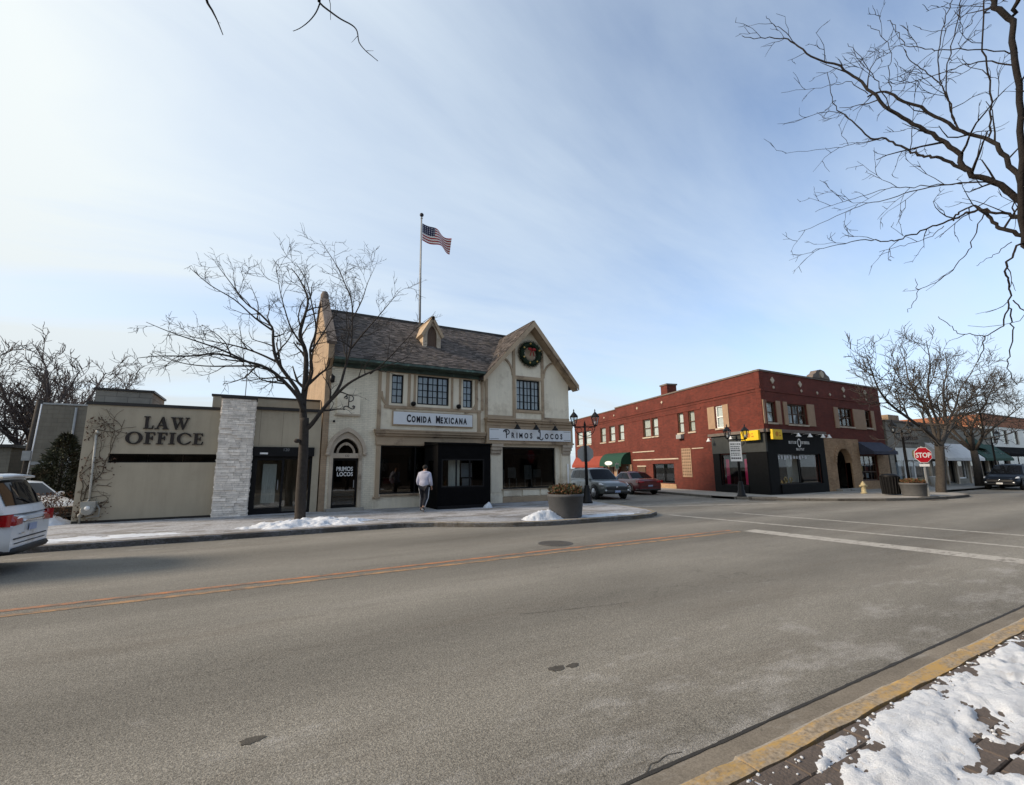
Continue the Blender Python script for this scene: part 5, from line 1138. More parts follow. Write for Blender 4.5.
    # navy awning and display window
    m = MB(); m.add([BFr.p(34.96, .02, 3.28), BFr.p(38.3, .02, 3.28), BFr.p(38.3, .9, 2.62), BFr.p(34.96, .9, 2.62), BFr.p(38.3, .9, 2.42), BFr.p(34.96, .9, 2.42)], [(0, 3, 2, 1), (3, 5, 4, 2)])
    for s_ in (34.96, 38.3): m.add([BFr.p(s_, .02, 3.28), BFr.p(s_, .9, 2.62), BFr.p(s_, .9, 2.42), BFr.p(s_, .02, 2.42)], [(0, 1, 2, 3)])
    m.build('awning', 'awning_navy', t)
    w = window(t, BFr, 35.08, 37.38, .68, 2.38, 3, 3, fm='wood_brown', sash=1, fw=.08, mw=.05, gm='glass', name='shop_window')
    rr = random.Random(6)
    for i in range(9): a = 35.3+(i % 3)*.68; z_ = .85+(i//3)*.48; MB().box(BFr, a, a+.38, -.5, -.47, z_, z_+.33).build('display_card', rr.choice(('gold', 'awning_orange', 'curtain', 'poster_art')), w)
    MB().box(BFr, 37.38, 38.95, 0, .05, KB, 2.4).box(BFr, 34.95, 37.38, 0, .05, KB, .68).build('brick_pier', 'yellow_brick', t)
    return t
brick_building()

# ------------------------------------------------------------------ shops further along on the right
def stone_shops():
    t = thing('stone_shop_row', 'low grey stone shop row with white and green awnings behind the street trees', 'building', (47, BC.y, KB)); x0, x1 = 39.3, 59.8; H1 = 4.85
    gl = [(40.0, 44.9, .5, 3.0), (46.2, 48.2, .55, 2.6), (48.6, 50.2, .2, 2.6), (50.6, 52.6, .55, 2.6), (53.6, 55.4, .55, 2.5), (55.8, 57.2, .2, 2.5), (57.6, 59.2, .55, 2.5)]
    MB().wall(BFr, x0, x1, 0, H1, gl, .3).build('wall', 'grey_stone', t); MB().box(BFr, x0-.03, x1, -.35, .08, H1, H1+.12).build('coping', 'stone_dark', t)
    MB().abox(x0, x0+.3, BC.y+.31, BC.y+14, 0, H1).abox(x0+.3, x1, BC.y+13.7, BC.y+14, 0, H1).build('wall', 'grey_stone', t); MB().abox(x0+.3, x1-.3, BC.y+.31, BC.y+13.6, H1-.4, H1-.3).build('roof_deck', 'mortar_grey', t)
    MB().abox(x0+.3, x1-.3, BC.y+3.4, BC.y+3.5, KB, H1-.45).build('interior', 'dark_room', t)
    c = MB().abox(43.0, 44.8, BC.y+1.2, BC.y+2.6, H1-.3, 5.65).build('chimney', 'common_brick', t)
    for i, h in enumerate(gl):
        window(t, BFr, *h, 1, 1, fm='sign_white' if i in (0, 1, 3) else 'black_metal', sash=3 if i == 0 else 1, fw=.1, gm='glass', name='shop_window' if h[2] > .3 else 'shop_door')
    for a, b, mm in ((40.2, 41.3, 'blind_white'), (41.9, 43.6, 'blind_white')): MB().box(BFr, a, b, -.12+.14, .05, 2.05, 2.95).build('shop_sign', mm, t)
    MB().prism(BFr, [(43.0+.28*cos(radians(30*i)), 2.5+.32*sin(radians(30*i))) for i in range(12)], .05, .07).build('sign_emblem', 'gold', t)
    for i, a in enumerate((40.4, 41.5, 42.9, 43.9)): MB().box(BFr, a, a+.75, -.6, -.56, .55, 1.9).build('display_cloth', ('blind_white', 'curtain', 'blind_white', 'curtain')[i], t)
    for a in (45.4, 48.4, 50.4, 53.1, 55.6, 57.4, 59.5): MB().box(BFr, a-.14, a+.14, 0, .12, KB, 2.7).build('pilaster', 'limestone', t)
    o = MB(); rr = random.Random(4)
    for i in range(7): a = 41.9+i*.34; o.box(BFr, a, a+.2, .02, .06, 3.55+rr.uniform(0, .1), 3.85); o.box(BFr, a, a+.18, .02, .05, 3.28, 3.4)
    tag(o.build('sign_lettering', 'stone_dark', t), kind='stuff')
    def shed(a, b, z1_, z0_, out, m, nm='awning', val=.22):
        o = MB(); o.add([BFr.p(a, .02, z1_), BFr.p(b, .02, z1_), BFr.p(b, out, z0_+val), BFr.p(a, out, z0_+val), BFr.p(b, out, z0_), BFr.p(a, out, z0_)], [(0, 3, 2, 1), (3, 5, 4, 2)])
        for s_ in (a, b): o.add([BFr.p(s_, .02, z1_), BFr.p(s_, out, z0_+val), BFr.p(s_, out, z0_), BFr.p(s_, .02, z0_+val)], [(0, 1, 2, 3)])
        return o.build(nm, m, t)
    shed(45.2, 52.6, 3.42, 2.0, 1.25, 'awning_white')
    g = shed(52.9, 59.5, 3.5, 2.0, 1.25, 'awning_green')
    o = MB(); o.add([BFr.p(54.2, .03, 4.35), BFr.p(56.9, .03, 3.3), BFr.p(55.5, 1.0, 2.9), BFr.p(53.5, .8, 3.1)], [(0, 3, 2, 1)]); o.add([BFr.p(54.2, .03, 4.35), BFr.p(53.5, .8, 3.1), BFr.p(53.0, .03, 3.5)], [(0, 1, 2)]); o.build('awning', 'awning_green', t)
    o = MB()
    for z_, a, b in ((2.85, 53.9, 55.1), (2.6, 54.1, 55.3), (2.85, 57.6, 58.5), (2.6, 57.9, 58.9)): o.quad(*[BFr.p(s_, d_+.02, zz_) for s_, d_, zz_ in ((a, (3.5-z_)/1.28*1.23, z_), (b, (3.5-z_)/1.28*1.23, z_), (b, (3.5-z_-.1)/1.28*1.23, z_+.1), (a, (3.5-z_-.1)/1.28*1.23, z_+.1))])
    tag(o.build('awning_lettering', 'sign_white', g), kind='stuff')
stone_shops()
def far_building():
    t = thing('far_building', 'farther building with an orange brick parapet over white upper walls at the right edge', 'building', (72, BC.y+1, KB)); f = Fr((0, BC.y+.6), (1, 0)); x0, x1 = 60.2, 86.0
    wn_ = [(62+i*3.2, 63.4+i*3.2, 3.7, 5.1) for i in range(7)]; MB().wall(f, x0, x1, 3.3, 5.4, wn_, .3).build('wall', 'blind_white', t); MB().wall(f, x0, x1, 0, 3.3, [(61, 65.2, .4, 2.6), (66, 72, .4, 2.6), (73, 80, .4, 2.6)], .3).build('wall', 'stone_dark', t)
    MB().wall(f, x0, x1, 5.4, 6.5, [], .3, .05).build('parapet', 'orange_brick', t); MB().box(f, x0, x1, -.3, .12, 6.5, 6.6).build('coping', 'stone_dark', t)
    MB().abox(x0, x0+.3, BC.y+.91, BC.y+16, 0, 6.5).abox(x0+.3, x1, BC.y+15.7, BC.y+16, 0, 6.5).build('wall', 'orange_brick', t); MB().abox(x0+.3, x1-.3, BC.y+.95, BC.y+15.6, 6.0, 6.1).build('roof_deck', 'mortar_grey', t); MB().abox(x0+.3, x1-.3, BC.y+4, BC.y+4.1, KB, 6.0).build('interior', 'dark_room', t)
    for w in wn_: window(t, f, *w, 1, 2, fm='stone_dark', fw=.1, mw=.06, gm='glass')
    for h in ((61, 65.2, .4, 2.6), (66, 72, .4, 2.6), (73, 80, .4, 2.6)): window(t, f, *h, 1, 1, sash=2, fw=.1, gm='glass', name='shop_window')
    o = MB(); o.add([f.p(60.9, .02, 3.4), f.p(72, .02, 3.4), f.p(72, 1.3, 2.7), f.p(60.9, 1.3, 2.7), f.p(72, 1.3, 2.4), f.p(60.9, 1.3, 2.4)], [(0, 3, 2, 1), (3, 5, 4, 2)]); o.build('awning', 'black_canvas', t)
    MB().box(f, 60.22, 61.2, .0, .3, KB, 3.4).build('corner_pier', 'limestone', t)
    # brick block rising behind the stone shops
    u = thing('brick_block', 'orange brick upper storey showing above the grey stone shops', 'building', (56, BC.y+8, KB)); g = Fr((0, BC.y+7.5), (1, 0))
    MB().wall(g, 51.5, 60.1, 4.4, 6.6, [(53.2, 54.4, 5.0, 6.0), (56, 57.2, 5.0, 6.0)], .3).abox(51.5, 51.8, BC.y+7.81, BC.y+13, 4.4, 6.6).build('wall', 'orange_brick', u); MB().box(g, 51.4, 60.1, -.35, .06, 6.6, 6.7).build('coping', 'stone_dark', u); MB().abox(51.8, 60.1, BC.y+7.82, BC.y+13, 6.2, 6.3).build('roof_deck', 'mortar_grey', u)
    for a in (53.2, 56): window(u, g, a, a+1.2, 5.0, 6.0, 1, 2, fm='sign_white', gm='glass_dark')
far_building()
# opposite side of the street, behind the photographer: what the shop windows mirror
def opposite():
    t = thing('opposite_building', 'plain brown brick shop row on the near side of the street', 'building', (5, -5.5, KB)); f = Fr((0, -5.5), (-1, 0))
    hs = [(-40+i*4.2, -37.6+i*4.2, .6, 2.8) for i in range(15)]+[(-40+i*4.2, -38.8+i*4.2, 4.2, 5.8) for i in range(15)]
    MB().wall(f, -42, 26, 0, 7.2, hs, .3).build('wall', 'brown_brick', t); MB().abox(-26, 42, -14, -13.7, 0, 7.2).abox(-26, 42, -13.7, -5.85, 6.7, 6.9).build('wall', 'brown_brick', t)
    for i, h in enumerate(hs): window(t, f, *h, 1, 1 if h[2] < 1 else 2, fw=.1, gm='glass_dark', name='shop_window' if h[2] < 1 else 'window')
    MB().box(f, -42, 26, -.3, .1, 7.2, 7.35).build('coping', 'stone_dark', t); MB().abox(-26, 42, -9.6, -9.5, KB, 6.6).build('interior', 'dark_room', t)
opposite()
# grey block behind the lot at the left
def grey_block():
    y0 = 28.6; xl = at_y(34, 420, y0).x; xr_ = at_y(96, 420, y0).x; zt = at_y(60, 405, y0).z
    t = thing('grey_block_building', 'grey block building behind the parking lot left of the law office', 'building', ((xl+xr_)/2, y0, 0))
    f = Fr((0, y0), (1, 0)); MB().wall(f, xl, xr_, -.05, zt, [(xl+.2, xl+1.0, 1.0, 1.9)], .3).build('wall', 'grey_block', t); MB().abox(xl, xl+.3, y0+.31, y0+11, -.05, zt).abox(xr_-.3, xr_, y0+.31, y0+11, -.05, zt).abox(xl+.3, xr_-.3, y0+10.7, y0+11, -.05, zt).build('wall', 'grey_block', t)
    MB().abox(xl+.3, xr_-.3, y0+.31, y0+10.7, zt-.4, zt-.3).build('roof_deck', 'mortar_grey', t); MB().box(f, xl-.05, xr_, -.3, .05, zt, zt+.08).build('coping', 'galv', t); window(t, f, xl+.2, xl+1.0, 1.0, 1.9, 1, 2, gm='glass_dark')
    MB().tube([f.p(xr_-.75, .06, .3), f.p(xr_-.75, .06, zt-.1)], .05, 8).build('downpipe', 'galv', t); MB().box(f, xl, xr_, 0, .05, 2.05, 2.2).build('ledge', 'galv', t)
    g = thing('low_garage', 'low dark garage at the far left behind the parked white car', 'garage', (-15, 33, 0)); f2 = Fr((0, 33), (1, 0)); MB().wall(f2, -22, -11.5, -.05, 3.0, [(-20.8, -18.2, 0, 2.2), (-16.4, -13.8, 0, 2.2)], .25).build('wall', 'grey_block', g); MB().abox(-22.1, -11.4, 32.8, 39, 3.0, 3.15).build('roof', 'coping_dark', g); MB().abox(-22, -21.8, 33.26, 38.8, -.05, 3.0).build('wall', 'grey_block', g); MB().abox(-11.7, -11.5, 33.26, 38.8, -.05, 3.0).build('wall', 'grey_block', g)
    for a, b in ((-20.8, -18.2), (-16.4, -13.8)):
        for k in range(4): MB().box(f2, a+.02, b-.02, -.2, -.14, .0+.54*k, .54*k+.52).build('door_panel', 'stone_dark', g)
grey_block()
struct(MB().add([(-60, 18.93, -.03), (-5.29, 18.93, -.03), (-5.29, 60, -.03), (-60, 60, -.03)], [(0, 1, 2, 3)]), 'parking_lot', 'lot_asphalt')
# ------------------------------------------------------------------ trees
class Tree:
    def __init__(s, seed, up=.25, wig=.18, minr=.004):
        s.rr = random.Random(seed); s.trunk = MB(); s.limbs = MB(); s.twigs = MB(); s.up = up; s.wig = wig; s.minr = minr
    def smooth(s, pts, k=3):
        out = []; n = len(pts)
        for i in range(n-1):
            p0, p1, p2, p3 = pts[max(i-1, 0)], pts[i], pts[i+1], pts[min(i+2, n-1)]
            for j in range(k):
                t = j/k; out.append(.5*((2*p1)+(-p0+p2)*t+(2*p0-5*p1+4*p2-p3)*t*t+(-p0+3*p1-3*p2+p3)*t**3))
        return out+[pts[-1]]
    def tube(s, pts, r0, r1, lev=None):
        n = len(pts); rad = [r0+(r1-r0)*(i/(n-1))**.8 for i in range(n)]
        mb = s.trunk if lev == 0 else (s.limbs if r0 > .02 else s.twigs)
        mb.tube(pts, rad, 10 if r0 > .09 else 7 if r0 > .035 else 4 if r0 > .012 else 3, r0 > .012)
    def limb(s, pts, r0, r1, levels, dens, ln, lev=1, first=.15, ang=(28, 62), jitter=.0):
        s.tube(pts, r0, r1, lev if lev == 0 else None)
        s.spawn(pts, r0, r1, levels, dens, ln, first, ang)
    def spawn(s, pts, r0, r1, levels, dens, ln, first=.15, ang=(28, 62)):
        if levels <= 0: return
        rr = s.rr; seg = [(pts[i+1]-pts[i]).length for i in range(len(pts)-1)]; tot = sum(seg)
        if tot < .05: return
        n = max(1, int(tot*dens*rr.uniform(.85, 1.15)+.5)); k0 = rr.random()
        for k in range(n):
            t = first+(1-first)*(k+rr.random())/n; dist = t*tot; i = 0
            while i < len(seg)-1 and dist > seg[i]: dist -= seg[i]; i += 1
            p = pts[i].lerp(pts[i+1], min(1, dist/max(seg[i], 1e-6))); tg = (pts[i+1]-pts[i]).normalized()
            a = radians(rr.uniform(*ang)); ax = tg.orthogonal().normalized(); ax.rotate(Matrix.Rotation(rr.uniform(0, 2*pi), 3, tg)); d = tg.copy(); d.rotate(Matrix.Rotation(a, 3, ax))
            r = max(s.minr, min((r0+(r1-r0)*t)*rr.uniform(.45, .7), r0)); L_ = ln*(1.05-.55*t)*rr.uniform(.6, 1.3)
            s.grow(p, d, L_, r, levels-1, dens, ln)
    def grow(s, p, d, L_, r, levels, dens, ln):
        rr = s.rr; n = 4 if L_ < .5 else 6; pts = [p.copy()]; d = d.normalized()
        for i in range(n):
            d = (d+Vector((rr.gauss(0, s.wig), rr.gauss(0, s.wig), rr.gauss(0, s.wig)+s.up*.28))).normalized(); p = p+d*(L_/n); pts.append(p.copy())
        r1 = max(s.minr*.5, r*.3); s.tube(pts, r, r1); s.spawn(pts, r, r1, levels, dens*1.7, ln*.52, .2)
    def build(s, name, label, loc, m, group=None, cat='tree'):
        t = thing(name, label, cat, loc, group)
        if s.trunk.v: s.trunk.build('trunk', m, t)
        c = None
        if s.limbs.v: c = s.limbs.build('crown', m, t); tag(c, kind='stuff')
        if s.twigs.v: o = s.twigs.build('twigs', m, c or t); tag(o, kind='stuff')
        return t
def px_line(px, y0, y1): n = len(px); return [at_y(x, y, y0+(y1-y0)*i/(n-1)) for i, (x, y) in enumerate(px)]
def px_depth(px, z0, z1): n = len(px); return [at_depth(x, y, z0+(z1-z0)*i/(n-1)) for i, (x, y) in enumerate(px)]
def bump_ring(tr, c, r): tr.trunk.ball(c, r, 9, 6, (1, 1, .7))

def street_tree():
    T = Tree(11, .12, .18, .0072); Y = 15.3; b = at_z(299, 522, KB); Y = b.y
    tr = T.smooth([Vector((b.x, Y, KB-.05)), Vector((b.x+.02, Y, KB+.15))]+[at_y(x, y, Y) for x, y in ((301, 490), (303, 460), (304, 436), (304.5, 418))])
    n = len(tr); T.trunk.tube(tr, [.20]+[.165-.04*(i/n) for i in range(n-1)], 14)
    bump_ring(T, at_y(297, 441, Y)-Vector((0, .08, 0)), .10)
    L_ = lambda px, y0, y1, r0, r1, lv=3, de=2.4, ln=1.35: T.limb(T.smooth(px_line(px, y0, y1)), r0, r1, lv, de, ln)
    L_([(304, 424), (303, 405), (305, 385), (306, 354), (300, 335), (304, 318), (308, 300), (300, 280), (291, 268)], Y, Y+.6, .12, .012)
    L_([(303, 412), (297, 396), (277, 375), (262, 366), (248, 362), (219, 354), (190, 356), (160, 356), (138, 358)], Y, Y-.6, .075, .008)
    L_([(303, 405), (296, 388), (277, 361), (273, 340), (272, 327), (258, 312), (246, 303), (230, 282), (215, 262)], Y, Y+1.0, .075, .007)
    L_([(272, 330), (255, 318), (235, 300), (210, 285), (190, 268)], Y+.6, Y-.4, .035, .006, 3, 2.2, 1.0)
    L_([(277, 362), (255, 352), (232, 345), (205, 340), (172, 332)], Y+.3, Y+1.5, .04, .006, 3, 2.2, 1.0)
    L_([(305, 390), (312, 372), (310, 350), (316, 330), (312, 305), (306, 280), (295, 262)], Y, Y-1.0, .06, .006)
    L_([(305, 430), (312, 424), (324, 408), (335, 396), (348, 384), (362, 376), (378, 369), (392, 364), (408, 357)], Y, Y-.8, .085, .010, 3, 1.9, 1.1)
    L_([(332, 398), (340, 385), (345, 368), (350, 350), (352, 335), (352, 303), (345, 284), (338, 268), (328, 252), (320, 240)], Y-.2, Y+.9, .055, .006)
    L_([(350, 350), (362, 335), (370, 326), (382, 312), (392, 300), (400, 291)], Y+.2, Y-.9, .035, .006)
    L_([(352, 320), (362, 300), (368, 282), (376, 265)], Y+.4, Y+1.5, .028, .005)
    L_([(370, 374), (385, 362), (402, 344), (420, 325), (432, 316)], Y-.4, Y-1.6, .03, .005, 3, 2.2, .9)
    L_([(311, 352), (325, 330), (335, 310), (336, 290)], Y, Y+1.2, .035, .005)
    L_([(306, 350), (292, 330), (285, 310), (280, 290), (276, 265)], Y+.2, Y-1.2, .035, .005)
    L_([(248, 362), (222, 350), (196, 341), (170, 332), (146, 322)], Y-.2, Y-1.2, .034, .006, 3, 2.6, 1.0)
    L_([(262, 366), (235, 366), (205, 366), (178, 362), (152, 352)], Y-.1, Y+.9, .034, .006, 3, 2.6, 1.0)
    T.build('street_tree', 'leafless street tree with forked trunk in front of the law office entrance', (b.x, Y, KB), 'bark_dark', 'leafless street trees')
street_tree()
def right_trees():
    T = Tree(23, .3, .15, .013); b = at_z(941.5, 492.3, KB); Y = b.y
    tr = T.smooth([Vector((b.x, Y, KB-.05)), Vector((b.x, Y, KB+.2))]+[at_y(x, y, Y) for x, y in ((941, 475), (940, 455), (939, 443))]); n = len(tr); T.trunk.tube(tr, [.30]+[.25-.04*i/n for i in range(n-1)], 12)
    L_ = lambda px, y0, y1, r0, r1, lv=3, de=1.8, ln=2.2: T.limb(T.smooth(px_line(px, y0, y1)), r0*.62, r1*.7, lv, de, ln)
    L_([(939, 446), (930, 434), (918, 425), (900, 412), (888, 402), (878, 388), (872, 372), (866, 355)], Y, Y-1, .19, .02)
    L_([(938, 446), (932, 425), (926, 408), (915, 392), (908, 378), (905, 362), (898, 345)], Y, Y+1.2, .17, .02)
    L_([(939, 443), (938, 425), (931, 405), (928, 385), (930, 362), (926, 340)], Y, Y-1.0, .16, .02)
    L_([(940, 446), (946, 428), (945, 410), (943, 390), (947, 370), (945, 352)], Y, Y+.6, .19, .02)
    L_([(942, 444), (952, 425), (958, 410), (972, 398), (990, 392), (1005, 384)], Y, Y+1.5, .16, .02)
    L_([(945, 425), (955, 408), (960, 390), (970, 375), (978, 360)], Y, Y-1.2, .12, .02)
    L_([(915, 392), (902, 384), (890, 380), (875, 380)], Y+.6, Y-.6, .07, .015)
    L_([(958, 410), (975, 405), (992, 404), (1010, 398)], Y+.4, Y-1.4, .08, .015)
    T.build('street_tree', 'big leafless tree behind the stop sign and planter on the right', (b.x, Y, KB), 'bark_mid', 'leafless street trees')
    T = Tree(31, .3, .16, .015); b = Vector((46.5, 13.2, KB)); Y = b.y
    T.trunk.tube([b-Vector((0, 0, .05)), b+Vector((.1, 0, 1.4)), b+Vector((0, 0, 2.6))], [.28, .23, .20], 10)
    for a, e, L1 in ((10, 62, 5.6), (75, 50, 5.2), (140, 55, 5.5), (200, 60, 5.8), (265, 48, 5.2), (320, 58, 5.4), (40, 78, 6.2)):
        d = Vector((cos(radians(a))*cos(radians(e)), sin(radians(a))*cos(radians(e)), sin(radians(e)))); p = b+Vector((0, 0, 2.5)); pts = [p.copy()]
        for i in range(7): d = (d+Vector((T.rr.gauss(0, .13), T.rr.gauss(0, .13), T.rr.gauss(0, .07)))).normalized(); p = p+d*L1/7; pts.append(p.copy())
        T.limb(pts, .11, .018, 3, 1.7, 2.1)
    T.build('street_tree', 'leafless tree behind the dark blue car in front of the green awning', b, 'bark_mid', 'leafless street trees')
right_trees()
def near_right_tree():
    T = Tree(41, .05, .20, .0032); base = Vector((5.9, .55, .12))
    f = lambda px, z0, z1: [p+Vector((T.rr.gauss(0, .0065), T.rr.gauss(0, .0065), T.rr.gauss(0, .0065)))*(0 if k == 0 else 1) for k, p in enumerate(T.smooth(px_depth(px, z0, z1), 4))]
    z0 = 3.9
    fork = at_depth(1052, 300, z0-.25)
    T.trunk.tube(T.smooth([base-Vector((0, 0, .05)), base+Vector((0, .03, .4)), base+Vector((-.02, .1, 1.4)), fork]), [.2]+[.16]*4+[.13]*2+[.12]*3, 14)
    L_ = lambda px, a, b, r0, r1, lv=3, de=3.4, ln=.5, fi=.12: T.limb(f(px, a, b), max(r0*.50, .0046), r1*.9, lv, de, ln, 1, fi, (30, 70))
    L_([(1052, 300), (1036, 262), (1024, 235), (1022, 160), (1019, 100), (1014, 50), (1011, 22), (996, 6), (985, -12)], z0-.25, z0+.2, .046, .024, 2, 1.6, .6)
    L_([(1011, 24), (1016, 8), (1022, -12)], z0+.2, z0+.1, .030, .02, 1, 1, .5)
    L_([(1052, 300), (1036, 225), (1018, 200), (993, 181), (967, 171), (955, 150), (937, 138), (914, 124), (891, 110), (871, 92), (858, 79), (840, 67), (812, 57), (795, 43), (780, 38), (760, 38), (742, 36)], z0-.2, z0+1.3, .060, .0035)
    L_([(795, 43), (783, 30), (774, 24), (765, 16)], z0+1.1, z0+1.2, .008, .003, 1)
    L_([(1040, 262), (1024, 192), (1010, 165), (1000, 150), (985, 138), (962, 131), (935, 116), (905, 101), (885, 92), (868, 96)], z0-.2, z0+.9, .045, .012, 2, 2.4)
    L_([(967, 171), (945, 160), (928, 156), (915, 154), (900, 146), (885, 139), (870, 138), (852, 121), (840, 112), (832, 98), (827, 72)], z0+.3, z0+1.2, .030, .0035)
    L_([(885, 139), (862, 142), (842, 147), (815, 150), (785, 154)], z0+.9, z0+1.5, .010, .0025, 2, 3.2, .4)
    L_([(868, 94), (850, 82), (838, 84), (815, 88), (782, 92)], z0+1.0, z0+1.7, .010, .0025, 2, 3.0, .4)
    L_([(840, 112), (825, 112), (800, 120), (782, 126)], z0+1.2, z0+1.5, .007, .0025, 1, 3, .4)
    L_([(960, 131), (951, 110), (945, 92), (938, 82), (925, 71), (911, 62), (905, 50)], z0+.35, z0+.8, .018, .004)
    L_([(955, 124), (947, 92), (950, 55), (958, 20), (963, -8)], z0+.35, z0+.1, .014, .005)
    L_([(942, 84), (938, 60), (942, 30), (950, 5), (954, -8)], z0+.5, z0+.6, .012, .005)
    L_([(989, 137), (992, 112), (988, 72), (983, 42), (986, -8)], z0+.1, z0-.1, .018, .007)
    L_([(1018, 66), (990, 62), (965, 64), (945, 72), (920, 80), (896, 84), (882, 83)], z0+.1, z0+.9, .016, .003)
    L_([(1018, 53), (985, 50), (950, 50), (925, 48), (909, 47), (901, 36), (893, 24), (887, 20)], z0+.1, z0+.8, .014, .003)
    L_([(891, 110), (880, 88), (870, 70), (858, 55), (848, 44)], z0+.8, z0+1.1, .012, .003)
    L_([(891, 92), (888, 70), (892, 58), (884, 40), (872, 27), (868, 25)], z0+.8, z0+1.0, .009, .003)
    L_([(1045, 262), (1024, 237), (1005, 230), (992, 222), (982, 210), (966, 214), (954, 219), (931, 227), (911, 235), (895, 241), (880, 241), (860, 240), (838, 245), (812, 251)], z0-.2, z0+1.2, .038, .003)
    L_([(1040, 238), (1024, 221), (1002, 214), (982, 209), (972, 206), (960, 212), (953, 220)], z0-.2, z0+.4, .028, .008, 1)
    L_([(944, 226), (932, 236), (919, 241), (900, 246), (880, 251)], z0+.6, z0+.9, .009, .003, 2, 3, .4)
    L_([(984, 214), (974, 238), (967, 254), (954, 269), (936, 283), (919, 290), (914, 302), (908, 312)], z0+.2, z0+.5, .011, .003, 2, 1.8, .35)
    L_([(919, 290), (915, 279)], z0+.45, z0+.5, .004, .002, 0)
    L_([(995, 181), (968, 183), (936, 186), (911, 192), (885, 200), (860, 206), (828, 220), (798, 232)], z0+.2, z0+1.3, .018, .0028)
    L_([(962, 184), (930, 186), (900, 187), (885, 189), (860, 197), (838, 203), (815, 212)], z0+.4, z0+1.5, .012, .0028)
    L_([(1046, 272), (1024, 243), (1012, 254), (1005, 268), (1008, 282), (1010, 292), (1009, 310), (999, 328), (985, 337), (983, 350), (978, 363)], z0-.2, z0-.2, .022, .004, 2, 1.4, .3)
    L_([(1009, 308), (1012, 322), (1013, 335), (1008, 356), (1010, 370), (1016, 384)], z0-.2, z0-.1, .012, .004, 1, 1.4, .3)
    L_([(985, 337), (970, 334), (958, 333), (950, 325), (938, 317)], z0-.2, z0+.1, .008, .003, 1, 1.6, .25)
    L_([(1013, 300), (1024, 312), (1036, 322)], z0-.2, z0-.3, .010, .006, 1)
    L_([(1012, 242), (998, 252), (985, 260), (976, 266)], z0-.1, z0+.2, .006, .002, 0)
    # limbs leaving the picture to the right and up, so the tree is whole
    for px in ([(1052, 300), (1090, 220), (1130, 120), (1150, 0)], [(1052, 300), (1070, 200), (1075, 60), (1070, -80)], [(1090, 220), (1150, 190), (1230, 130)], [(985, -12), (960, -70), (930, -130)], [(1022, -12), (1040, -90), (1030, -160)]):
        L_(px, z0-.25, z0-.5, .05, .01, 2, 1.6, .6)
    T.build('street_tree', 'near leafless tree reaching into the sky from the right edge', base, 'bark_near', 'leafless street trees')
near_right_tree()
def near_left_tree():
    T = Tree(47, .05, .15, .0022); base = Vector((-4.4, .4, .12)); f = lambda px, z0, z1: T.smooth(px_depth(px, z0, z1))
    hub = at_depth(322, -160, 3.4); fork = base+Vector((.1, .1, 3.0))
    T.trunk.tube(T.smooth([base-Vector((0, 0, .05)), base+Vector((0, 0, .5)), base+Vector((.05, .02, 1.6)), fork]), [.24]+[.19]*4+[.17]*2+[.15]*3, 14)
    mid = at_depth(150, -380, 2.6)
    T.limb(T.smooth([fork, (fork+mid)/2+Vector((0, 0, .7)), mid, hub, at_depth(322, -60, 3.6), at_depth(319, 2, 3.7)]), .10, .012, 1, .4, .8, 1, .4)
    T.limb(f([(319, -4), (320, 3), (331, 12), (341, 19), (352, 25), (357, 31), (359, 42), (365, 50), (372, 56), (378, 61)], 3.7, 3.8), .010, .003, 1, 3, .09, 1, .3)
    T.limb(f([(320, 2), (316, 12), (309, 21), (300, 28), (293, 31)], 3.7, 3.8), .008, .003, 1, 3, .10, 1, .3)
    T.limb(f([(190, -140), (196, -70), (205, -6), (212, 10), (217, 20), (223, 35)], 3.2, 3.6), .016, .003, 1, 1.2, .10, 1, .3)
    T.limb(T.smooth([mid, at_depth(170, -240, 3.0), at_depth(190, -140, 3.2)]), .03, .016, 0, 0, 0)
    for d, L1 in ((Vector((-.5, .4, .8)), 3.4), (Vector((-.3, -.7, .8)), 3.4), (Vector((.4, -.6, .9)), 3.2), (Vector((.0, .1, 1)), 3.6)):
        p = fork.copy(); pts = [p.copy()]; d = d.normalized()
        for i in range(6): d = (d+Vector((T.rr.gauss(0, .12), T.rr.gauss(0, .12), .05))).normalized(); p = p+d*L1/6; pts.append(p.copy())
        T.limb(pts, .09, .015, 2, 1.1, 1.3)
    T.build('street_tree', 'near leafless tree whose twig tips hang into the top left of the sky', base, 'bark_near', 'leafless street trees')
near_left_tree()
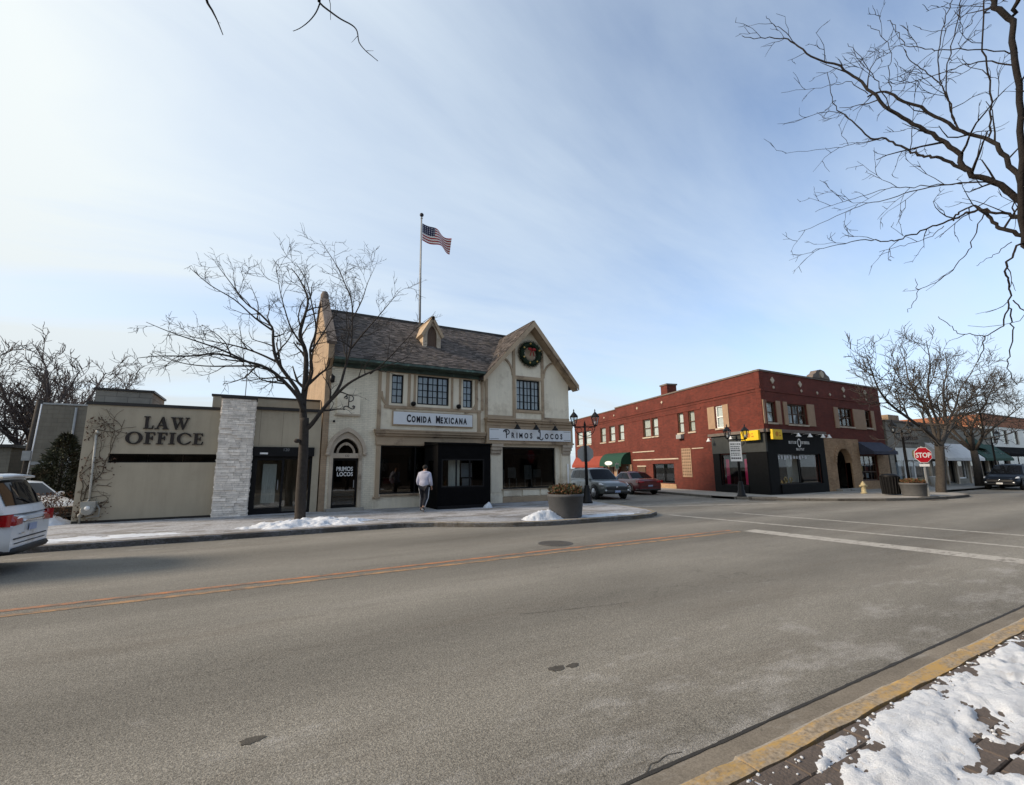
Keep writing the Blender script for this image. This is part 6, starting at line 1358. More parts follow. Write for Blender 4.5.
def back_trees():
    spec = [((-17.5, 36, 0), 12.0, 51, 'largest leafless tree behind the low garage at the far left'), ((-12.6, 38.5, 0), 10.5, 53, 'leafless tree rising behind the grey block building'), ((-13.0, 45, 0), 11.0, 57, 'leafless tree showing just left of the law office roof'), ((-23, 36, 0), 12.5, 59, 'leafless tree cut by the left edge of the picture'), ((-14, 55, 0), 13.0, 61, 'distant leafless tree between the two nearer bare trees at the left')]
    for b, Hh, sd, lab in spec:
        T = Tree(sd, .25, .17, .020); b = Vector(b); q = Hh/12
        T.trunk.tube([b, b+Vector((.1, 0, 1.2*q)), b+Vector((.15, .1, 2.8*q))], [.42*q, .34*q, .29*q], 9); top = b+Vector((.15, .1, 2.7*q))
        for a in range(8):
            az = radians(a*45+T.rr.uniform(-25, 25)); e = radians(T.rr.uniform(42, 74)); d = Vector((cos(az)*cos(e), sin(az)*cos(e), sin(e))); L1 = Hh*T.rr.uniform(.5, .68); p = top.copy(); pts = [p.copy()]
            for i in range(7): d = (d+Vector((T.rr.gauss(0, .15), T.rr.gauss(0, .15), T.rr.gauss(0, .08)))).normalized(); p = p+d*L1/7; pts.append(p.copy())
            T.limb(pts, .14*q, .03, 3, 1.6, 2.6)
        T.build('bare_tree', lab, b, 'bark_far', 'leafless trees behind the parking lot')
    # far tree tops over the lot
    for i in range(7):
        T = Tree(70+i, .2, .16, .014); b = Vector((-44+i*4.2, 66+3*sin(i*2.1), 0)); T.trunk.tube([b, b+Vector((0, 0, 3))], [.35, .26], 7); top = b+Vector((0, 0, 2.8))
        for a in range(5):
            az = radians(a*72+T.rr.uniform(-20, 20)); e = radians(T.rr.uniform(40, 72)); d = Vector((cos(az)*cos(e), sin(az)*cos(e), sin(e))); p = top.copy(); pts = [p.copy()]
            for k in range(5): d = (d+Vector((T.rr.gauss(0, .14), T.rr.gauss(0, .14), .03))).normalized(); p = p+d*1.25; pts.append(p.copy())
            T.limb(pts, .13, .03, 2, .9, 2.2)
        T.build('bare_tree', 'far leafless tree, %s from the left in the row beyond the parking lot' % ('first', 'second', 'third', 'fourth', 'fifth', 'sixth', 'last')[i], b, 'bark_far', 'far row of leafless trees')
back_trees()
def conifer():
    b = at_y(60, 480, 25.6); b.z = -.03; t = thing('conifer', 'dark brownish evergreen bush against the left side of the law office', 'bush', b); rr = random.Random(3); MB().tube([b, b+Vector((0, 0, 2.4))], [.09, .04], 7).build('trunk', 'bark_dark', t); m = MB()
    for i in range(5200):
        z = rr.random()**1.15; R0 = 1.02*(1-z)**.55*(.55+.45*min(1, z*5+.35)); a = rr.uniform(0, 2*pi); lump = 1+.22*sin(a*3+z*7)+.15*sin(a*7-z*11); r = R0*lump*math.sqrt(rr.uniform(.25, 1)); p = b+Vector((r*cos(a), r*sin(a), .15+z*3.15))
        d = Vector((cos(a)*.8+rr.gauss(0, .4), sin(a)*.8+rr.gauss(0, .4), rr.gauss(.35, .4))).normalized()*rr.uniform(.10, .22); o = d.orthogonal().normalized(); o.rotate(Matrix.Rotation(rr.uniform(0, 6.28), 3, d.normalized())); o *= rr.uniform(.02, .045)
        m.add([p-o, p+o, p+d], [(0, 1, 2)])
    tag(m.build('crown', 'conifer_green', t), kind='stuff')
    for (x, y, h, lab, sd) in ((-5.75, 19.6, .95, 'leafless red-brown shrub at the left corner of the law office', 5), (-6.5, 20.0, .8, 'leafless red-brown shrub in front of the evergreen bush', 6)):
        T = Tree(sd, .3, .2, .004); bb = Vector((x, y, KB))
        for i in range(16):
            az = T.rr.uniform(0, 2*pi); e = radians(T.rr.uniform(45, 85)); d = Vector((cos(az)*cos(e), sin(az)*cos(e), sin(e))); T.grow(bb+Vector((T.rr.uniform(-.2, .2), T.rr.uniform(-.2, .2), 0)), d, h*T.rr.uniform(.7, 1.2), .011, 2, 3.2, .6)
        u = T.build('bare_shrub', lab, bb, 'shrub_brown', 'leafless shrubs beside the law office', 'shrub'); m = MB()
        for i in range(500):
            p = bb+Vector((T.rr.gauss(0, .28), T.rr.gauss(0, .28), T.rr.uniform(.1, h))); a = Vector((T.rr.gauss(0, 1), T.rr.gauss(0, 1), T.rr.gauss(0, 1))).normalized()*.035; o = a.orthogonal().normalized()*.02; m.quad(p-a, p-o, p+a, p+o)
        tag(m.build('dry_leaves', 'shrub_brown', u), kind='stuff')
    p = thing('utility_pole', 'short weathered pole standing left of the grey block building', 'pole', (-8.75, 26.5, -.03)); MB().tube([(-8.75, 26.5, -.03), (-8.7, 26.5, 2.5), (-8.62, 26.5, 4.75)], [.13, .12, .11], 10).build('shaft', 'bark_mid', p); MB().tube([(-8.62, 26.37, .4), (-8.52, 26.39, 4.6)], .025, 6).build('conduit', 'sign_white', p); MB().abox(-8.82, -8.56, 26.25, 26.38, 2.2, 2.6).build('meter_box', 'galv', p)
conifer()
# ------------------------------------------------------------------ vehicles (built along +x, then placed)
def car(name, label, loc, heading, kind, paint, group=None, detail_rear=True, plate='plate_blue'):
    t = thing(name, label, 'car', (0, 0, 0), group)
    suv = kind == 'suv'; L_, W, belt, roofz, clr = (4.65, 1.86, 1.06, 1.68, .24) if suv else (4.75, 1.83, .95, 1.44, .18)
    hl = L_/2; w2 = W/2; hood = (.98 if suv else .86); trunk = (1.06 if suv else 1.0); wr = .36 if suv else .33; wx = (-hl+.98, hl-.92)
    def ztop(x):
        u = (x+hl)/L_
        prof = ([(0, .92), (.02, 1.02), (.1, 1.06), (.62, 1.06), (.70, 1.03), (.85, .97), (.95, .86), (1, .70)] if suv else [(0, .84), (.02, .94), (.1, 1.0), (.25, .99), (.62, .95), (.70, .92), (.86, .83), (.96, .72), (1, .60)])
        for (a, b), (c, d) in zip(prof[:-1], prof[1:]):
            if a <= u <= c: return b+(d-b)*(u-a)/(c-a)
        return prof[-1][1]
    def half(x): u = abs(2*(x+hl)/L_-1); return w2*(1-.13*u**5-.04*u*u)
    def zbot(x): u = abs(2*(x+hl)/L_-1); return clr+.10*u**4
    # lower body
    N_ = 41; xs = [-hl+L_*i/(N_-1) for i in range(N_)]; sec = []
    for x in xs:
        h = half(x); zb, zt = zbot(x), ztop(x); e = .0
        half_ = [(0, zb), (h*.86, zb), (h*.965, zb+.06), (h*.99, zb+.22), (h, zb+.36), (h*.985, (zb+zt)/2+.1), (h*.965, zt-.14), (h*.93, zt-.05), (h*.86, zt-.005), (h*.5, zt+.012), (0, zt+.018)]
        sec.append([Vector((x, -y, z)) for y, z in half_]+[Vector((x, y, z)) for y, z in half_[-2:0:-1]])
    k = len(sec[0]); P = [p for s_ in sec for p in s_]; m = MB()
    m.add(P, [(i*k+j, (i+1)*k+j, (i+1)*k+(j+1) % k, i*k+(j+1) % k) for i in range(N_-1) for j in range(k)], True)
    m.add(sec[0], [list(range(k))]); m.add(sec[-1], [list(range(k-1, -1, -1))]); body = m.build('body', paint, t)
    # cabin
    if suv: xb0, xf0, xb1, xf1 = -hl+.10, hl-1.32, -hl+.42, hl-2.10
    else: xb0, xf0, xb1, xf1 = -hl+.75, hl-1.40, -hl+1.55, hl-2.25
    wb, wt_ = w2*.93, w2*.74
    def side(u, v, sg, off=0):
        x = (xb0+(xf0-xb0)*u)*(1-v)+(xb1+(xf1-xb1)*u)*v; arch = (4*u*(1-u))**.5 if 0 < u < 1 else 0
        z = (belt-.06)*(1-v)+(roofz-.07+.05*arch)*v; y = wb+(wt_-wb)*v**1.25-.03*(2*u-1)**4+off
        return Vector((x, sg*y, z+off*.3))
    def end(front, a, v, off=0):                             # a in -1..1 across
        u = 1 if front else 0; p = side(u, v, 1); x = p.x+(1 if front else -1)*(.10*(1-a*a)*(1-.5*v)+off); return Vector((x, p.y*a, p.z+.03*(1-a*a)*v+off*.5))
    m = MB(); nu, nv = 17, 7
    for sg in (-1, 1): m.grid([side(i/(nu-1), j/(nv-1), sg) for j in range(nv) for i in range(nu)], nu, nv, True, sg > 0)
    na = 13
    for fr_ in (True, False): m.grid([end(fr_, -1+2*i/(na-1), j/(nv-1)) for j in range(nv) for i in range(na)], na, nv, True, not fr_)
    P = []                                                     # roof
    for i in range(nu):
        for j in range(na):
            a = -1+2*j/(na-1); u = i/(nu-1); p = side(u, 1, 1); q = Vector((p.x, p.y*a, p.z+.055*(1-a*a)))
            if i == 0: q = end(False, a, 1)
            if i == nu-1: q = end(True, a, 1)
            P.append(q)
    m.grid(P, na, nu, True, True); cab = m.build('cabin', paint, t)
    # glazing
    def patch(fn, a0, a1, v0, v1, n1=9, n2=5): return [fn(a0+(a1-a0)*i/(n1-1), v0+(v1-v0)*j/(n2-1)) for j in range(n2) for i in range(n1)]
    MB().grid(patch(lambda a, v: end(True, a, v, .012), -.90, .90, .10, .95), 9, 5).build('windscreen', 'car_glass', cab)
    MB().grid(patch(lambda a, v: end(False, a, v, .012), -.88, .88, .22 if suv else .1, .90), 9, 5, True, True).build('rear_window', 'car_glass', cab)
    wins = [(.06, .24), (.27, .52), (.55, .90)] if suv else [(.10, .47), (.50, .88)]
    for sg in (-1, 1):
        for a, b in wins: MB().grid(patch(lambda u, v: side(u, v, sg, .012), a, b, .16, .86), 9, 5, True, sg > 0).build('side_window', 'car_glass', cab)
        if suv: MB().tube([side(.06+.8*i/8, 1.0, sg, -.06)+Vector((0, 0, .07)) for i in range(9)], .018, 6).build('roof_rail', 'plastic_black', cab)
    def skin(x, z, sg, off=.008):                              # point on the flank
        h = half(x); zb, zt = zbot(x), ztop(x); tab = [(zb, .86), (zb+.06, .965), (zb+.22, .99), (zb+.36, 1), ((zb+zt)/2+.1, .985), (zt-.14, .965), (zt-.05, .93), (zt, .86)]; f = tab[-1][1]
        for (a, b), (c, d) in zip(tab[:-1], tab[1:]):
            if a <= z <= c: f = b+(d-b)*(z-a)/max(c-a, 1e-6); break
        return Vector((x, sg*(h*f+off), z))
    # door seams, handles, sill trim, wheel arches
    for sg in (-1, 1):
        for xx in ((-.75, .22, 1.12) if suv else (-.72, .28, 1.15)): MB().tube([skin(xx, clr+.18+(belt-clr-.26)*i/6, sg, .002) for i in range(7)], .006, 4).build('door_seam', 'plastic_black', body)
        for xx in (-.55, .42): MB().tube([skin(xx, belt-.18, sg, .018), skin(xx+.18, belt-.18, sg, .018)], .016, 5).build('door_handle', paint, body)
        if suv: MB().tube([skin(x, clr+.10, sg, .0) for x in (-1.2, -.6, 0, .6, 1.2)], .05, 6).build('sill_trim', 'plastic_black', body)
        mi = MB(); q = side(.90, .12, sg, .02); mi.ball(q+Vector((-.02, sg*.13, .03)), .1, 10, 7, (.75, 1.0, .72)); mi.bar(q, q+Vector((0, sg*.1, 0)), .04); mi.build('wing_mirror', paint, body)
        for xx in wx:
            yy = half(xx); n = 20; a_ = MB(); V = []
            for i in range(n+1):
                an = radians(-12+204*i/n); V += [Vector((xx+(wr+.02)*cos(an), sg*(yy+.006), wr+(wr+.02)*sin(an))), Vector((xx+(wr+.09)*cos(an), sg*(yy+.010), wr+(wr+.09)*sin(an)))]
            a_.add(V, [(2*i, 2*i+1, 2*i+3, 2*i+2) if sg > 0 else (2*i+2, 2*i+3, 2*i+1, 2*i) for i in range(n)]); a_.build('wheel_arch', 'plastic_black' if suv else paint, body)
            MB().lathe([(wr+.03, -.02), (wr+.03, .0), (.02, .001)], (xx, sg*(yy+.003) - (0 if sg > 0 else 0), wr), 22, axis='y').build('wheel_well', 'plastic_black', body)
            w = MB(); pr = [(wr*.62, -.10), (wr*.9, -.105), (wr, -.07), (wr, .07), (wr*.9, .105), (wr*.62, .10)]; w.lathe(pr, (xx, sg*(yy-.075), wr), 24, axis='y'); wh = w.build('wheel', 'rubber', t)
            r_ = MB(); yo = sg*(yy+.034); r_.lathe([(wr*.66, -.01), (wr*.66, .004), (wr*.58, .004), (wr*.56, -.008)], (xx, yo, wr), 24, axis='y')
            for i in range(5): an = 2*pi*i/5+.3; r_.bar((xx, yo, wr), (xx+wr*.6*cos(an), yo, wr+wr*.6*sin(an)), .05, .012, (0, 1, 0))
            r_.lathe([(.05, -.012), (.05, .012), (.01, .014)], (xx, yo, wr), 10, axis='y'); r_.build('rim', 'alloy', wh)
    # front
    def nose(y, z, off=.0):
        lo, hi = hl-.9, hl+.02                                 # walk forward until the section no longer covers the point
        best = hl
        for i in range(60):
            x = hl-.9+.9*i/59
            if z < ztop(x)-.02 and z > zbot(x) and abs(y) < half(x)*.985: best = x
        return Vector((best+off, y, z))
    g0, g1 = (.52, .72) if suv else (.40, .58)
    MB().grid([nose(-.62+1.24*i/8, g0+(g1-g0)*j/3, .015) for j in range(4) for i in range(9)], 9, 4).build('grille', 'plastic_black', body)
    MB().tube([nose(-.6+1.2*i/8, g1+.012, .02) for i in range(9)], .014, 5).build('grille_bar', 'chrome', body)
    MB().tube([nose(-.75+1.5*i/8, clr+.16, .02) for i in range(9)], .055, 6).build('front_bumper', 'plastic_black', body)
    p = nose(0, (g0+g1)/2+.04, .03); MB().lathe([(.055, -.01), (.05, .008), (.01, .01)], (0, 0, 0), 14).build('badge', 'chrome', body).matrix_local = Matrix.Translation(p) @ Matrix.Rotation(radians(90), 4, 'Y')
    p = nose(0, clr+.20, .085); MB().add([p+Vector((0, -.16, -.05)), p+Vector((0, .16, -.05)), p+Vector((0, .16, .06)), p+Vector((0, -.16, .06))], [(0, 1, 2, 3)]).build('number_plate', plate, body)
    for sg in (-1, 1):
        hz_ = .80 if suv else .66
        V = []
        for j in range(4):
            for i in range(7):
                y = sg*(.52+.34*i/6); z = hz_-.02+.11*j/3-.0*i; V.append(nose(y*.99, z, .016))
        MB().grid(V, 7, 4, True, sg < 0).build('headlight', 'lamp_clear', body)
        q = nose(sg*.66, clr+.26, .03); MB().ball(q, .06, 10, 6, (.5, 1, .8)).build('fog_lamp', 'lamp_clear', body)
    # rear
    def tail(y, z, off=0.0):
        best = -hl
        for i in range(50):
            x = -hl+.5-.5*i/49
            if z < ztop(x)-.01 and z > zbot(x) and abs(y) < half(x)*.985: best = x
        return Vector((best-off, y, z))
    MB().tube([tail(-.82+1.64*i/10, clr+.14, .01) for i in range(11)], .06, 6).build('rear_bumper', 'plastic_black', body)
    MB().tube([tail(-.80+1.6*i/10, clr+.34, .01) for i in range(11)], .012, 5).build('bumper_line', 'plastic_black', body)
    tz0, tz1 = (.80, 1.0) if suv else (.74, .90)
    for sg in (-1, 1):
        V = [tail(sg*(.44+.44*i/6), tz0+.02*(6-i)/6+(tz1-tz0)*j/3*(.6+.4*i/6), .014) for j in range(4) for i in range(7)]; MB().grid(V, 7, 4, True, sg > 0).build('tail_light', 'tail_red', body)
        V = [skin(-hl+.03+.30*i/5, tz0-.0+(tz1-tz0)*j/3, sg, .012) for j in range(4) for i in range(6)]; MB().grid(V, 6, 4, True, sg > 0).build('tail_light', 'tail_red', body)
    p = tail(0, .62 if suv else .55, .015); MB().add([p+Vector((0, -.16, -.05)), p+Vector((0, .16, -.05)), p+Vector((-.004, .16, .06)), p+Vector((-.004, -.16, .06))], [(3, 2, 1, 0)]).build('number_plate', plate, body) if not suv else MB().add([tail(0, .74, .018)+Vector((0, a, b)) for a, b in ((-.16, -.06), (.16, -.06), (.16, .06), (-.16, .06))], [(3, 2, 1, 0)]).build('number_plate', plate, body)
    if suv:
        MB().tube([tail(-.42+.84*i/6, .865, .012) for i in range(7)], .022, 6).build('tailgate_trim', 'chrome', body); s_ = MB()
        P = [end(False, -.95+1.9*i/8, .97)+Vector((d_, 0, z_)) for d_, z_ in ((.06, .07), (-.14, .045), (-.14, .015), (.02, .0)) for i in range(9)]; s_.grid(P, 9, 4, True, True); s_.build('roof_spoiler', paint, cab)
        MB().tube([end(False, .0, .24, .02), end(False, .38, .40, .03)], .01, 5).build('rear_wiper', 'plastic_black', cab)
        MB().tube([tail(.32+.16*i/3, .66, .012) for i in range(4)], .012, 5).build('model_badge', 'chrome', body); MB().tube([tail(-.62+1.24*i/6, .50, .012) for i in range(7)], .008, 4).build('tailgate_seam', 'plastic_black', body)
    t.location = loc; t.rotation_euler = (0, 0, heading)
    return t
hS = math.atan2(-SD.y, -SD.x)
car('white_suv', 'white sport utility car driving out of the picture at the left edge', (-5.98, 11.75, 0), pi, 'suv', 'paint_white')
car('silver_suv', 'silver grey sport utility car waiting on the side street behind the corner lamp post', (17.25, 21.2, 0), hS, 'suv', 'paint_silver')
car('red_sedan', 'dark red sedan parked on the side street along the red brick building', (21.9, 23.4, 0), math.atan2(SD.y, SD.x), 'sedan', 'paint_red')
car('blue_suv', 'dark blue car parked at the kerb on the right edge under the bare trees', (45.6, 11.3, 0), pi, 'suv', 'paint_navy', plate='sign_white')
car('white_sedan', 'white car parked in the lot left of the law office', (-7.55, 22.5, -.03), radians(-50), 'sedan', 'paint_white')

# ------------------------------------------------------------------ street furniture
def lamp_post(x, y, label, zb=KB, h=4.3, twist=0.0):
    t = thing('street_lamp', label, 'street lamp', (x, y, zb), 'twin-lantern street lamps'); c = Vector((x, y, zb)); k = h/4.3
    MB().lathe([(.24, 0), (.24, .06), (.20, .10), (.18, .30), (.15, .34), (.15, .60), (.11, .68), (.12, .74), (.085, .80)], c, 16).build('base', 'black_metal', t)
    m = MB(); n = 14
    m.lathe([(.075, .78), (.065, 2.0), (.055, 3.15*k), (.09, 3.2*k), (.05, 3.26*k), (.045, 3.5*k)], c, 12); m.build('post', 'black_metal', t)
    u = Vector((cos(twist), sin(twist), 0))
    a = MB(); a.bar(c+Vector((0, 0, 3.45*k))-u*.5, c+Vector((0, 0, 3.45*k))+u*.5, .05)
    for sg in (-1, 1):
        a.tube([c+Vector((0, 0, 3.0*k))+u*sg*.05]+[c+u*sg*(.05+.42*sin(radians(w)))+Vector((0, 0, 3.42*k-.40*k*cos(radians(w)))) for w in (15, 35, 55, 75, 90)], .018, 6)
        a.tube([c+u*sg*(.26+.12*cos(radians(w)))+Vector((0, 0, 3.30*k+.12*sin(radians(w)))) for w in range(0, 361, 30)], .012, 5)
    a.lathe([(.04, 3.48*k), (.06, 3.55*k), (.02, 3.7*k), (.0, 3.75*k)], c, 8); a.build('cross_arm', 'black_metal', t)
    for sg in (-1, 1):
        q = c+u*sg*.5+Vector((0, 0, 3.47*k)); l = MB(); l.lathe([(.03, 0), (.09, .03), (.1, .06), (.08, .08)], q, 6, False)
        l.lathe([(.20, .44), (.21, .47), (.14, .56), (.05, .66), (.02, .70), (.035, .74), (.01, .82)], q, 6, False)
        for i in range(6): an = pi/3*i; d = Vector((cos(an), sin(an), 0)); l.bar(q+d*.10+Vector((0, 0, .08)), q+d*.19+Vector((0, 0, .45)), .018)
        lo = l.build('lantern', 'black_metal', t); MB().lathe([(.085, .085), (.175, .435)], q, 6, False).build('lantern_glass', 'lantern_glass', lo); MB().lathe([(.03, .09), (.035, .2), (.0, .26)], q, 8).build('bulb', 'sign_white', lo)
    return t
lamp_post(13.02, 16.75, 'black twin-lantern street lamp beside the silver car at the near corner', twist=radians(-25))
lamp_post(22.35, 15.6, 'black twin-lantern street lamp in front of the black corner shop', h=3.75, twist=radians(-25))
lamp_post(33.6, 12.55, 'black twin-lantern street lamp right of the red brick building', twist=radians(-30))
lamp_post(49.5, 12.95, 'far black twin-lantern street lamp near the right edge', twist=radians(-30))
def octagon(r): return [(r*cos(radians(22.5+45*i)), r*sin(radians(22.5+45*i))) for i in range(8)]
def signs():
    # stop sign seen from behind, strapped to the corner lamp
    t = thing('stop_sign', 'back of an octagonal stop sign fixed to the corner lamp post', 'sign', (13.02, 16.75, 2.1)); f = Fr((13.02, 16.75), (-cos(radians(-28)), -sin(radians(-28)))); z = 2.35
    MB().prism(f, [(a, z+b) for a, b in octagon(.40)], .10, .105).build('sign_face', 'stop_red', t); MB().prism(f, [(a, z+b) for a, b in octagon(.398)], .092, .0995).build('sign_back', 'sign_back', t); MB().box(f, -.1, .1, .05, .09, z-.04, z+.04).build('clamp', 'galv', t)
    put_text(t, f, 0, .107, z-.12, 'STOP', .30, 'sign_white', .85, .006, .004, 'lettering')
    # stop sign facing the camera, on its own post
    x, y = 29.7, 10.38; f = Fr((x, y), (cos(radians(-68)), sin(radians(-68)))); f = Fr((x, y), (cos(radians(-40)), sin(radians(-40)))); z = 2.20
    t = thing('stop_sign', 'red octagonal STOP sign on a post beside the right-hand planter', 'sign', (x, y, KB)); MB().box(f, -.035, .035, -.03, .03, KB, 2.65).build('post', 'galv', t)
    MB().prism(f, [(a, z+b) for a, b in octagon(.42)], .032, .040).build('sign_rim', 'sign_white', t); MB().prism(f, [(a, z+b) for a, b in octagon(.395)], .041, .046).build('sign_face', 'stop_red', t); put_text(t, f, 0, .048, z-.125, 'STOP', .35, 'sign_white', .80, .008, .006, 'lettering')
    MB().box(f, -.22, .22, .033, .04, 1.62, 1.75).build('lower_plate', 'sign_white', t)
    # white notice on the lamp at the black shop
    x, y = 22.35, 15.6; f = Fr((x, y), (cos(radians(-33)), sin(radians(-33)))); t = thing('parking_sign', 'white rectangular notice fixed to the lamp post before the black shop', 'sign', (x, y, 2.0))
    s_ = MB().box(f, -.44, .16, .10, .112, 1.98, 3.02).build('sign_face', 'sign_white', t); MB().box(f, -.1, .1, .06, .1, 2.4, 2.5).build('clamp', 'galv', t); m = MB(); rr = random.Random(2)
    for k, (z_, h_) in enumerate(((2.86, .06), (2.74, .05), (2.64, .05), (2.50, .09), (2.38, .05), (2.28, .05), (2.10, .08))):
        a = -.40
        while a < .08: w_ = rr.uniform(.03, .09); m.box(f, a, min(a+w_, .12), .1125, .114, z_, z_+h_); a += w_+.025
    tag(m.build('small_print', 'sign_ink', s_), kind='stuff')
    # small kerbside sign by the red sedan
    c = SFr.p(-13.2, 2.2, 0); t = thing('parking_sign', 'small green and white sign on a thin post beside the red sedan', 'sign', (c.x, c.y, KB)); f = Fr((c.x, c.y), (cos(radians(-25)), sin(radians(-25)))); MB().box(f, -.025, .025, -.02, .02, KB, 2.1).build('post', 'galv', t); MB().box(f, -.16, .16, .021, .028, 1.55, 2.05).build('sign_face', 'sign_back', t); MB().box(f, -.13, .13, .029, .031, 1.62, 1.95).build('sign_panel', 'street_green', t)
signs()
def planter(x, y, r, h, label, seed, tall=.3):
    t = thing('planter', label, 'planter', (x, y, KB), 'grey street planters'); c = Vector((x, y, KB)); rr = random.Random(seed)
    MB().lathe([(r*.84, 0), (r*.86, .03), (r*.97, h-.10), (r*1.0, h-.09), (r*1.0, h), (r*.90, h), (r*.89, h-.08), (.01, h-.08)], c, 36).build('pot', 'planter_grey', t)
    MB().lathe([(r*.885, h-.12), (r*.885, h-.05), (.01, h-.03)], c, 24).build('soil', 'soil', t)
    for nm, mt, nn, sz in (('dry_leaves', 'dry_leaf', 700, .05), ('green_leaves', 'dull_green_leaf', 520, .06)):
        m = MB()
        for i in range(nn):
            a = rr.uniform(0, 2*pi); q = r*.92*math.sqrt(rr.random()); z = h+rr.uniform(-.05, tall)*(1.1-.5*(q/r)**2); p = c+Vector((q*cos(a), q*sin(a), z)); d = Vector((cos(a)*.7+rr.gauss(0, .5), sin(a)*.7+rr.gauss(0, .5), rr.gauss(.5, .5))).normalized()*sz*rr.uniform(.6, 1.6); o = d.orthogonal().normalized(); o.rotate(Matrix.Rotation(rr.uniform(0, 6.28), 3, d.normalized())); o *= sz*rr.uniform(.25, .5)
            m.quad(p-d*.5, p-o, p+d, p+o)
        tag(m.build(nm, mt, t), kind='stuff')
    T = MB()
    for i in range(26):
        a = rr.uniform(0, 2*pi); q = r*.7*math.sqrt(rr.random()); p = c+Vector((q*cos(a), q*sin(a), h-.08)); T.tube([p, p+Vector((rr.gauss(0, .05), rr.gauss(0, .05), tall*.6)), p+Vector((rr.gauss(0, .12), rr.gauss(0, .12), tall*rr.uniform(.8, 1.3)))], [.006, .005, .003], 3)
    tag(T.build('stems', 'shrub_brown', t), kind='stuff')
planter(8.78, 12.45, .60, .74, 'large round grey planter with dried flowers on the near corner', 3)
planter(29.75, 10.95, .60, .66, 'wide grey planter of russet leaves below the red stop sign', 5, .2)
def bin_and_hydrant():
    x, y = 29.6, 11.9; t = thing('litter_bin', 'black street litter bin left of the wide planter', 'bin', (x, y, KB)); c = Vector((x, y, KB)); MB().lathe([(.34, .05), (.36, .08), (.40, .92), (.42, .96), (.38, 1.0)], c, 20).build('drum', 'black_metal', t)
    for i in range(20): a = 2*pi*i/20; MB().bar(c+Vector((.38*cos(a), .38*sin(a), .05)), c+Vector((.43*cos(a), .43*sin(a), .95)), .035, .02).build('slat', 'black_metal', t)
    MB().lathe([(.43, .96), (.44, 1.0), (.30, 1.10), (.16, 1.12)], c, 20).build('lid', 'black_metal', t)
    x, y = 30.0, 13.35; t = thing('fire_hydrant', 'small cream fire hydrant on the pavement before the arched entrance', 'hydrant', (x, y, KB)); c = Vector((x, y, KB)); k = .85
    MB().lathe([(.17, 0), (.17, .05), (.12, .07), (.11, .50*k), (.15, .52*k), (.15, .56*k), (.12, .58*k), (.10, .68*k), (.04, .74*k), (.035, .80*k)], c, 14).build('barrel', 'hydrant_cream', t)
    for a in (-30, 60, 150): d = Vector((cos(radians(a)), sin(radians(a)), 0)); MB().tube([c+d*.08+Vector((0, 0, .42)), c+d*.2+Vector((0, 0, .42))], .06, 8).build('outlet', 'hydrant_cream', t)
    x, y = 43.4, 14.6; t = thing('white_bucket', 'small white tub on the pavement before the white awning', 'tub', (x, y, KB)); MB().lathe([(.28, 0), (.34, .7), (.36, .72), (.34, .74), (.3, .7)], (x, y, KB), 16).build('tub', 'sign_white', t); MB().lathe([(.32, .66), (.01, .68)], (x, y, KB), 14).build('fill', 'soil', t)
bin_and_hydrant()
